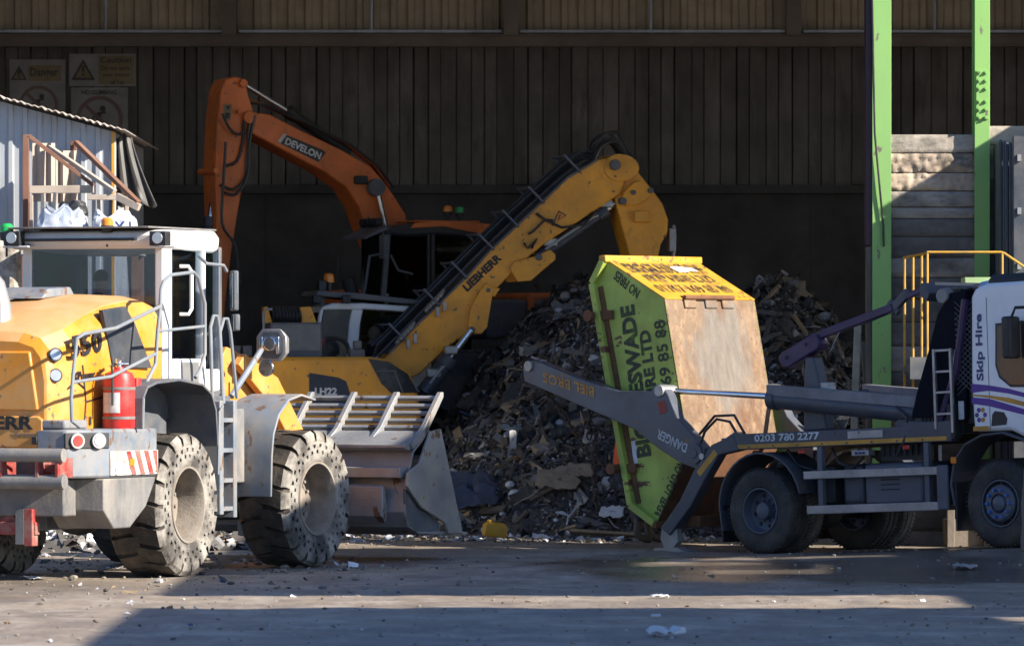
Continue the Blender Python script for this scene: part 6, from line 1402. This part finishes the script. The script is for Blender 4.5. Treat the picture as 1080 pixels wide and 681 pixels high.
lug([(538,283),(542,276),(565,270),(580,263),(586,268),(586,274),(575,283),(560,296),(546,297)], pins=((568,271,.05),))
lug([(494,345),(496,325),(506,307),(513,298),(521,303),(518,320),(514,345),(508,352),(499,352)], pins=((497,348,.05),))
lug([(508,310),(512,302),(528,304),(522,313)], 'boom_bracket', .38, pins=((515,306,.03),))
# cylinders
def ram(p0, p1, p2, r, y, rr, nm='ram'):
    a_, b_, c_ = G.at(*p0, y), G.at(*p1, y), G.at(*p2, y)
    mb = MB(); mb.cyl(a_, b_, r, n=20); d_ = (b_-a_).normalized(); mb.cyl(b_-d_*.14, b_+d_*.02, r*1.18, n=20); o = gp(nm, mb, M_['hydr'], .006); mb = MB(); mb.cyl(b_, c_, rr, n=14); gp('ram_rod', mb, M_['chrome'], 0, o)
    mb = MB(); e_ = a_ + d_*.1; mb.tube([e_+Vector((0,-r*1.3,.05)), e_+d_*.3+Vector((0,-r*1.3,.05)), b_-d_*.25+Vector((0,-r*1.3,.04)), b_-d_*.1+Vector((0,-r*.8,0))], .02, 8); gp('pipe', mb, M_['alu'], 0, o)
    mb = MB(); mb.box(-.09,.09,-.08,.08,-.06,.06, Matrix.Translation(b_+Vector((0,-r*.6,r)))); mb.box(-.1,.1,-.07,.07,-.06,.06, Matrix.Translation(a_+d_*.2+Vector((0,-r*.6,r)))); gp('pipe_block', mb, M_['alu'], .02, o)
ram((567,271), (638,222), (653,211), .10, -.18, .045)
for y in (-.47, .47): ram((447,414), (474,378), (497,348), .12, y, .05)
# stick
sq = gs(-.30, [(640,182),(645,171),(655,166),(664,170),(676,185),(690,203),(699,215),(705,232),(704,246),(697,258),(694,272),(694,372),(676,372),(664,268),(655,235),(650,215)])
mb = MB(); mb.prism(sq, 1, -.30, .30); stk_ = gp('stick', mb, M_['yellow2'], .02)
for s_ in (-1, 1):
    mb = MB(); c_ = G.at(653, 177, -.36); mb.prism([(c_.x+.22*math.cos(t)*(1.35 if math.cos(t) > 0 else 1), c_.z+.20*math.sin(t)) for t in [2*math.pi*i/20 for i in range(20)]], 1, s_*.365, s_*.305); gp('stick_cheek', mb, M_['yellow2'], .01, stk_)
    mb = MB(); mb.prism(gs(-.36, [(655,212),(657,203),(667,193),(676,190),(684,197),(688,199),(689,204),(684,208),(672,216),(660,217)]), 1, s_*.42, s_*.32); gp('link_plate', mb, M_['yellow2'], .012, stk_)
for px, py, r in ((649,174,.075), (657,212,.05), (668,203,.035), (686,201,.04)):
    c_ = G.at(px, py, -.42); mb = MB(); mb.cyl((c_.x,-.46,c_.z),(c_.x,.46,c_.z),r,n=18); gp('pin', mb, M_['greydk'], .008, stk_)
c_ = G.at(676, 227, -.31); mb = MB(); mb.box(c_.x-.11,c_.x+.11,-.38,-.302,c_.z-.10,c_.z+.06); gp('stick_bracket', mb, M_['yellow2'], .012, stk_)
c_ = G.at(708, 252, -.1); mb = MB(); mb.box(c_.x-.05,c_.x+.05,-.2,0,c_.z-.18,c_.z+.15); mb.tube([(c_.x+.03,-.1,c_.z+.2),(c_.x+.05,-.1,c_.z+.02),(c_.x+.02,-.1,c_.z-.4)],.03,8); gp('stick_valve', mb, M_['alu'], .01, stk_)
# hose bundle along the boom with clamps, loop over the joint
top = [(402,378),(446,334),(517,262),(573,210),(616,174)]
loop = [(626,172),(634,158),(645,151),(655,153),(664,170),(672,184)]
for k in range(8):
    y = -.30+.085*k; off = .03+.05*((k*3) % 4)
    P_ = [G.at(px+.4*k*0, py, -.34) for px, py in top]; L2 = [G.at(px, py, -.34) for px, py in loop]
    pts = [Vector((p.x-.05, y, p.z+off)) for p in P_] + [Vector((p.x+.02*math.sin(k*2.1), y*.9, p.z+off*.6+.05*math.sin(k*1.7))) for p in L2]
    sm = []
    for i in range(len(pts)-1):
        for t in (0, .25, .5, .75):
            p0, p1, p2, p3 = pts[max(i-1,0)], pts[i], pts[i+1], pts[min(i+2,len(pts)-1)]
            sm.append(.5*((2*p1)+(p2-p0)*t+(2*p0-5*p1+4*p2-p3)*t*t+(3*p1-p0-3*p2+p3)*t**3))
    mb = MB(); mb.tube(sm+[pts[-1]], .024, 8); gp('hydraulic_hose', mb, M_['hose'], 0)
mb = MB(); mb.prism(gs(-.34, [(410,371.5),(440,340.5),(491,291.5),(519,260.5),(559,223.5),(599,185.5),(630,167.5),(630,170),(599,188.5),(559,226.5),(519,263.5),(491,294.5),(440,343.5),(410,374.5)]), 1, -.355, .355); gp('hose_tray', mb, M_['greydk'], .004, bm_)
for px, py in ((425,357),(462,321),(491,292),(519,262),(545,238),(572,213),(610,180)):
    p_ = G.at(px, py, -.34); mb = MB(); mb.beam((p_.x-.20,-.39,p_.z+.20),(p_.x-.20,.39,p_.z+.20),.05,.03,up=(0,0,1)); mb.beam((p_.x-.22,-.385,p_.z+.22),(p_.x+.02,-.385,p_.z-.02),.03,.05,up=(0,1,0)); mb.beam((p_.x-.22,.385,p_.z+.22),(p_.x+.02,.385,p_.z-.02),.03,.05,up=(0,1,0)); gp('hose_clamp', mb, M_['lorryrim'], .004, bm_)
for px, py in ((421,352),(452,318)):
    p_ = G.at(px+4, py+10, -.38); mb = MB()
    for k in range(5): mb.cyl((p_.x+.05*k-.1,-.42,p_.z+.05*k),(p_.x+.05*k-.02,-.30,p_.z+.10+.05*k),.028,n=8)
    for k in range(2): mb.box(p_.x+.04+.1*k,p_.x+.09+.1*k,-.45,-.40,p_.z-.08+.08*k,p_.z+.06+.08*k)
    gp('hose_coupling', mb, M_['alu'], .006, bm_)
for pts in ([(557,247),(563,243),(574,232),(582,232),(583,238)], [(552,256),(556,262),(566,252),(560,262)], [(565,225),(575,232),(592,240),(615,237),(628,224)]):
    mb = MB(); mb.tube([Vector((v.x,-.37,v.z)) for v in (G.at(x, y, -.34) for x, y in pts)], .018, 8); gp('small_hose', mb, M_['hose'], 0, bm_)
# ------------------------------------------------------------------ orange excavator on the heap
D = Frame((-1.2, 84.6, 0), 205)
dg_ = thing('excavator', 'orange tracked excavator with bent boom and dark cab at back of hall', 'excavator', D.M)
def dp(name, mb, m, bevel=.012, parent=None, **k): return mb.build(name, m, parent or dg_, bevel=bevel, **k)
def ds(y, pts): return D.side(y, pts)
for s_ in (-1, 1):
    mb = MB(); pr = [(-1.75,1.95),(-1.5,1.72),(1.5,1.72),(1.75,1.95),(1.75,2.30),(1.5,2.52),(-1.5,2.52),(-1.75,2.30)]; mb.prism(pr, 1, s_*1.35, s_*.80)
    for k in range(24):
        x = -1.55+.135*k; mb.box(x, x+.10, s_*1.38, s_*.77, 2.52, 2.56); mb.box(x, x+.10, s_*1.38, s_*.77, 1.68, 1.72)
    dp('track', mb, M_['greydk'], .01)
mb = MB(); mb.box(-.9,.9,-.8,.8,2.1,2.5); mb.cyl((0,0,2.5),(0,0,2.72),.6,n=24); dp('undercarriage', mb, M_['greydk'], .02)
mb = MB(); mb.prism([(-1.7,2.72),(-1.75,3.2),(-1.5,3.40),(-1.0,3.40),(-1.0,2.72)], 1, -1.3, 1.3); dp('counterweight', mb, M_['orange'], .08)
mb = MB(); mb.box(-.99, -.3, -1.28, 1.28, 2.72, 3.3); dp('engine_cover', mb, M_['greydk'], .05)
mb = MB(); mb.box(-.35, 1.2, -1.3, -.45, 2.72, 3.45); mb.box(-.3,1.2,-.45,.5,2.72,3.05); dp('body', mb, M_['orange'], .05)
# cab
mb = MB(); x0, x1 = -.30, 1.35; y0, y1 = .50, 1.30; z0, z1 = 2.72, 4.36
mb.box(x0, x1, y0, y1, z0, z0+.35); co_ = dp('cab_base', mb, M_['black'], .03)
rq = ds(y1, [(405,250),(418,238),(442,233),(470,232.5),(505,235),(512,241),(509,247),(470,243),(440,243),(420,251)])
mb = MB(); mb.prism([(x1+.02,z1-.12),(x1-.3,z1+.02),(.4,z1+.06),(x0-.05,z1+.02),(x0-.12,z1-.12),(x0,z1-.2),(.5,z1-.12),(1.0,z1-.16)], 1, y0-.02, y1+.02); ro2 = dp('cab_roof', mb, M_['black'], .04, co_)
mb = MB(); mb.prism([(x1-.42,z1-.03),(x1-.48,z1+.045),(.4,z1+.082),(x0-.05,z1+.042),(x0-.14,z1-.10),(x0+.02,z1-.12),(.4,z1+.0)], 1, y1+.022, y1+.04); mb.box(-.2,.8,y0,y1,z1+.06,z1+.085); dp('roof_band', mb, M_['orange'], .01, ro2)
for x, y, w in ((x1-.03,y0+.03,.06),(x1-.03,y1-.04,.075),(.55,y1-.03,.06),(x0+.05,y1-.03,.07),(x0+.05,y0+.03,.06),(.62,y1-.03,.05)):
    mb = MB(); mb.beam((x+(.04 if x > 1 else 0),y,z0+.3),(x-(.06 if x > 1 else 0),y,z1-.1),w,w,up=(0,1,0)); dp('cab_post', mb, M_['greydk'] if x > 1 else M_['black'], .01, co_)
mb = MB(); mb.box(x0+.08,.5,y1-.03,y1-.015,z0+.35,z1-.15); dp('cab_window', mb, M_['darkglass'], 0, co_)
mb = MB(); mb.box(.6,x1-.1,y1-.03,y1-.015,z0+.3,z1-.15); dp('cab_window', mb, M_['darkglass'], 0, co_)
mb = MB(); mb.box(x1-.02,x1-.005,y0+.06,y1-.06,z0+.3,z1-.15); dp('windscreen', mb, M_['darkglass'], 0, co_)
mb = MB(); mb.box(x0,x0+.015,y0+.06,y1-.06,z0+.3,z1-.15); mb.box(x0,x1,y0,y0+.015,z0+.3,z1-.15); dp('cab_window', mb, M_['darkglass'], 0, co_)
mb = MB(); mb.prism([(x1-.05,z1-.06),(x1+.30,z1-.20),(x1+.30,z1-.17),(x1-.05,z1-.0)], 1, y0-.03, y1+.03); dp('sun_visor', mb, M_['greydk'], .006, ro2)
mb = MB(); mb.box(.2,.5,.7,1.1,3.0,3.9); dp('seat', mb, M_['black'], .05, co_)
for k in range(4):
    mb = MB(); c_ = Vector((x1-.08, y0+.02+.17*k, z1+.06)); mb.cyl(c_, c_+Vector((.1,0,-.01)), .065, n=14); mb.box(c_.x-.03,c_.x+.06,c_.y-.06,c_.y+.06,c_.z-.09,c_.z-.05); dp('work_lamp', mb, M_['black'], .004, ro2)
for py_, m in ((1.15,'amber'),(.62,'greenlens')):
    px_ = (463 if m == 'amber' else 492); q = D.at(px_+5, 222, py_); xx = .25 if m == 'amber' else -.18
    mb = MB(); mb.cyl((xx,py_,z1+.05),(xx,py_,z1+.16),.03,n=10); mb.cyl((xx,py_,z1+.16),(xx,py_,z1+.22),.06,.075,14); o = dp('beacon', mb, M_['black'], 0, ro2); mb = MB(); mb.lathe([(.07,0),(.066,.06),(.04,.085),(0,.09)],16,M=Matrix.Translation((xx,py_,z1+.22))@Matrix.Rotation(R(90),4,'X')); dp('lens', mb, M_[m], 0, o)
mb = MB(); c_ = Vector((x1+.05, y1+.12, 4.05)); mb.box(c_.x-.05,c_.x+.03,c_.y-.09,c_.y+.09,c_.z-.17,c_.z+.17); mb.tube([(x1,y1,4.25),(x1+.05,y1+.1,4.25),c_],.015,6); dp('mirror', mb, M_['greydk'], .02, co_)
mb = MB(); mb.tube([D.at(384,310,1.3), D.at(390,270,1.3), D.at(406,267,1.3), D.at(420,266,1.0)], .022, 8); mb.tube([D.at(412,269,1.3), D.at(420,285,1.3), D.at(435,289,1.3)], .02, 8); dp('guard_rail', mb, M_['greydk'], 0)
mb = MB(); mb.cyl((x1+.1, .9, 2.8),(x1+.4,.9,3.6),.1,n=12); dp('front_pipe', mb, M_['black'], 0)
# boom and arm
bmq = ds(.28, [(432,252),(428,226),(416,207),(404,190),(390,175),(360,158),(320,139),(285,121),(266,118),(260,122),(262,132),(266,141),(300,159),(340,180),(365,197),(378,217),(388,245),(398,265),(418,268)])
mb = MB(); mb.prism(bmq, 1, .28, -.28); bmo = dp('boom', mb, M_['orange'], .02)
mb = MB(); q = ds(.285, [(293,150),(299,141),(340,158),(344,161),(336,171)]); mb.prism(q, 1, .281, .285); no_ = dp('name_plate', mb, M_['signblk'], 0, bmo)
mb = MB(); q = ds(.285, [(292.5,149.5),(299,141),(302.5,142.2),(296,151)]); mb.prism(q, 1, .2855, .2875); dp('pale_edge', mb, M_['alu'], 0, no_)
a_, b_ = D.at(300, 152, .286), D.at(337, 168.5, .286); d_ = b_-a_; dn = d_.normalized()
letters('lettering', 'DEVELON', M_['whitetxt'], no_, Vector((a_.x,.2885,a_.z)), dn, Vector((dn.z,0,-dn.x)) if dn.x < 0 and Vector((dn.z,0,-dn.x)).z > 0 else Vector((-dn.z,0,dn.x)), d_.length, .105, .03)
aq = ds(.24, [(231,95),(238,84),(249,81),(259,84),(262,100),(268,118),(267,128),(261,150),(258,185),(250,225),(243,262),(236,310),(232,345),(219,345),(222,310),(224,262),(220,235),(219,200),(222,160),(227,125)])
aq = ds(.24, [(233,95),(238,84),(249,81),(259,84),(262,100),(268,118),(267,128),(261,150),(258,185),(251,225),(245,262),(239,310),(236,345),(228,345),(229,310),(229,262),(228,220),(227,180),(229,130)])
mb = MB(); mb.prism(aq, 1, .24, -.24); amo = dp('arm', mb, M_['orange'], .02)
for px, py, r in ((263,124,.09), (257,88,.06), (228,180,.05), (252,118,.03)):
    c_ = D.at(px, py, .3); mb = MB(); mb.cyl((c_.x,.32,c_.z),(c_.x,-.32,c_.z),r,n=18); dp('pin', mb, M_['orange'], .006, amo)
mb = MB(); q = ds(.245, [(236,110),(244.5,110),(243.5,127),(235.5,127)]); mb.prism(q, 1, .2405, .244); st_ = dp('warning_sticker', mb, M_['signyel'], 0, amo)
mb = MB(); q = ds(.247, [(238,112),(243,112),(240.5,117)]); mb.prism(q, 1, .2445, .246); q = ds(.247, [(238,119),(242.5,119),(242,125),(237.5,125)]); mb.prism(q, 1, .2445, .246); dp('sticker_mark', mb, M_['blacktxt'], 0, st_)
def dram(p0, p1, p2, r, y, rr, m='black'):
    a_, b_, c_ = D.at(*p0, y), D.at(*p1, y), D.at(*p2, y); mb = MB(); mb.cyl(a_, b_, r, n=18); d_ = (b_-a_).normalized(); mb.cyl(b_-d_*.12, b_+d_*.02, r*1.25, n=18); o = dp('ram', mb, M_[m], .006); mb = MB(); mb.cyl(b_, c_, rr, n=12); dp('ram_rod', mb, M_['chrome'], 0, o)
dram((368,162), (304,118), (259,90), .085, 0, .035)
dram((413,290), (407,240), (398,200), .09, .38, .04); dram((413,290), (407,240), (398,200), .09, -.38, .04)
dram((219,300), (222,230), (229,178), .085, 0, .045, 'hydr')
c_ = D.at(380, 190, .3); mb = MB(); mb.box(c_.x-.1,c_.x+.1,.28,.36,c_.z-.06,c_.z+.06); dp('boom_lamp', mb, M_['black'], .015, bmo)
c_ = D.at(395, 198, .3); mb = MB(); mb.cyl((c_.x,.28,c_.z),(c_.x,.42,c_.z),.13,n=18); dp('boom_pin_boss', mb, M_['greydk'], .01, bmo)
for k in range(4):
    y = .2-.12*k; pts = [(415,205),(398,182),(370,160),(330,140),(300,127),(280,118),(264,116),(252,120)]
    P_ = [Vector((v.x, y, v.z+.10+.02*k)) for v in (D.at(px, py, .2) for px, py in pts)]; mb = MB(); mb.tube(P_, .022, 7); dp('boom_pipe', mb, M_['orange'] if k % 2 else M_['hose'], 0, bmo)
for k, pts in enumerate(([(268,120),(258,125),(256,150),(250,170),(238,175)], [(266,118),(261,140),(262,170),(257,190),(245,200),(232,195)], [(268,122),(262,150),(260,185),(248,205),(236,203)], [(233,120),(240,135),(248,142),(255,140)], [(236,150),(233,200),(232,235),(240,250)], [(240,250),(247,265),(250,300)])):
    mb = MB(); P_ = [Vector((v.x, .27+.02*k, v.z)) for v in (D.at(px, py, .27) for px, py in pts)]
    sm = []
    for i in range(len(P_)-1):
        for t in (0, .33, .66):
            p0, p1, p2, p3 = P_[max(i-1,0)], P_[i], P_[i+1], P_[min(i+2,len(P_)-1)]; sm.append(.5*((2*p1)+(p2-p0)*t+(2*p0-5*p1+4*p2-p3)*t*t+(3*p1-p0-3*p2+p3)*t**3))
    mb.tube(sm+[P_[-1]], .022, 7); dp('hydraulic_hose', mb, M_['hose'], 0, amo)
mb = MB(); q = ds(0, [(232,340),(219,340),(212,362),(205,395),(222,405),(240,392),(238,360)]); mb.prism(q, 1, .45, -.45); dp('grab_bucket', mb, M_['greydk'], .03)
# ------------------------------------------------------------------ worker behind the skip
wz = Tk.M @ Vector((-2.45, .25, 0))
fx_, fy_ = at(678, 578, 74.6), None
J = {'pelvis': ((0,0,.93), .145), 'belly': ((.02,0,1.10), .14), 'chest': ((.05,0,1.30), .165), 'neck0': ((.07,0,1.45), .085), 'neck': ((.09,0,1.52), .056), 'skull': ((.11,0,1.58), .06)}
B = [('pelvis','belly'), ('belly','chest'), ('chest','neck0'), ('neck0','neck'), ('neck','skull')]
Rg = {'pelvis': NAVY, 'belly': HIVIS, 'chest': HIVIS, 'neck0': HIVIS}
for s_, n, kx, ax, az_ in ((1,'l',.47,.40,.46), (-1,'r',.25,-.30,.10)):
    J.update({n+'sh': ((.05,.20*s_,1.40), .075), n+'el': ((.02,.27*s_,1.13), .055), n+'wr': ((.14,.26*s_,.93), .036), n+'pa': ((.17,.255*s_,.86), .038),
              n+'hip': ((.0,.10*s_,.88), .105), n+'kn': ((.10+kx*.6,.11*s_,.50), .075), n+'an': ((kx-.08,.11*s_,.10), .052), n+'ft': ((kx+.02,.115*s_,.055), .052), n+'to': ((kx+.13,.12*s_,.045), .044)})
    B += [('chest', n+'sh'), (n+'sh', n+'el'), (n+'el', n+'wr'), (n+'wr', n+'pa'), ('pelvis', n+'hip'), (n+'hip', n+'kn'), (n+'kn', n+'an'), (n+'an', n+'ft'), (n+'ft', n+'to')]
    for k in range(4):
        J[n+'f%d' % k] = ((.185+(k-1.5)*.021, .252*s_, .80-.004*abs(k-1)), .010); J[n+'g%d' % k] = ((.195+(k-1.5)*.021, .235*s_, .765), .009); B += [(n+'pa', n+'f%d' % k), (n+'f%d' % k, n+'g%d' % k)]
    J[n+'th'] = ((.225, .245*s_, .845), .011); B.append((n+'pa', n+'th'))
    Rg.update({n+'sh': HIVIS, n+'el': HIVIS, n+'wr': HIVIS, n+'hip': NAVY, n+'kn': NAVY, n+'an': BOOT, n+'ft': BOOT, n+'to': BOOT})
wp = at(656, 578, 74.3); HAT = paint('white_hard_hat', (.7,.7,.68), .35)
pw = person('person in orange hi-vis jacket and brown boots walking behind the skip', J, B, Rg, ((.14,0,1.66), .10), Matrix.Translation((wp.x, 74.35, .02)) @ Matrix.Rotation(R(12), 4, 'Z'), HAT)
# ------------------------------------------------------------------ kinds that repeat share a group
GR = {'chain': 'lifting chains of the skip', 'sign': 'safety signs on the back wall', 'bag': 'bags on the scrap rack', 'plank': 'loose planks about the yard', 'paper': 'paper scraps on the yard floor',
      'cardboard': 'cardboard pieces on the waste heap', 'plastic sheet': 'white plastic pieces on the waste heap', 'tarpaulin': 'tarpaulins', 'person': 'people at work'}
for o_ in list(COL.objects):
    if o_.parent is None and o_.get('category') in GR: o_['group'] = GR[o_['category']]
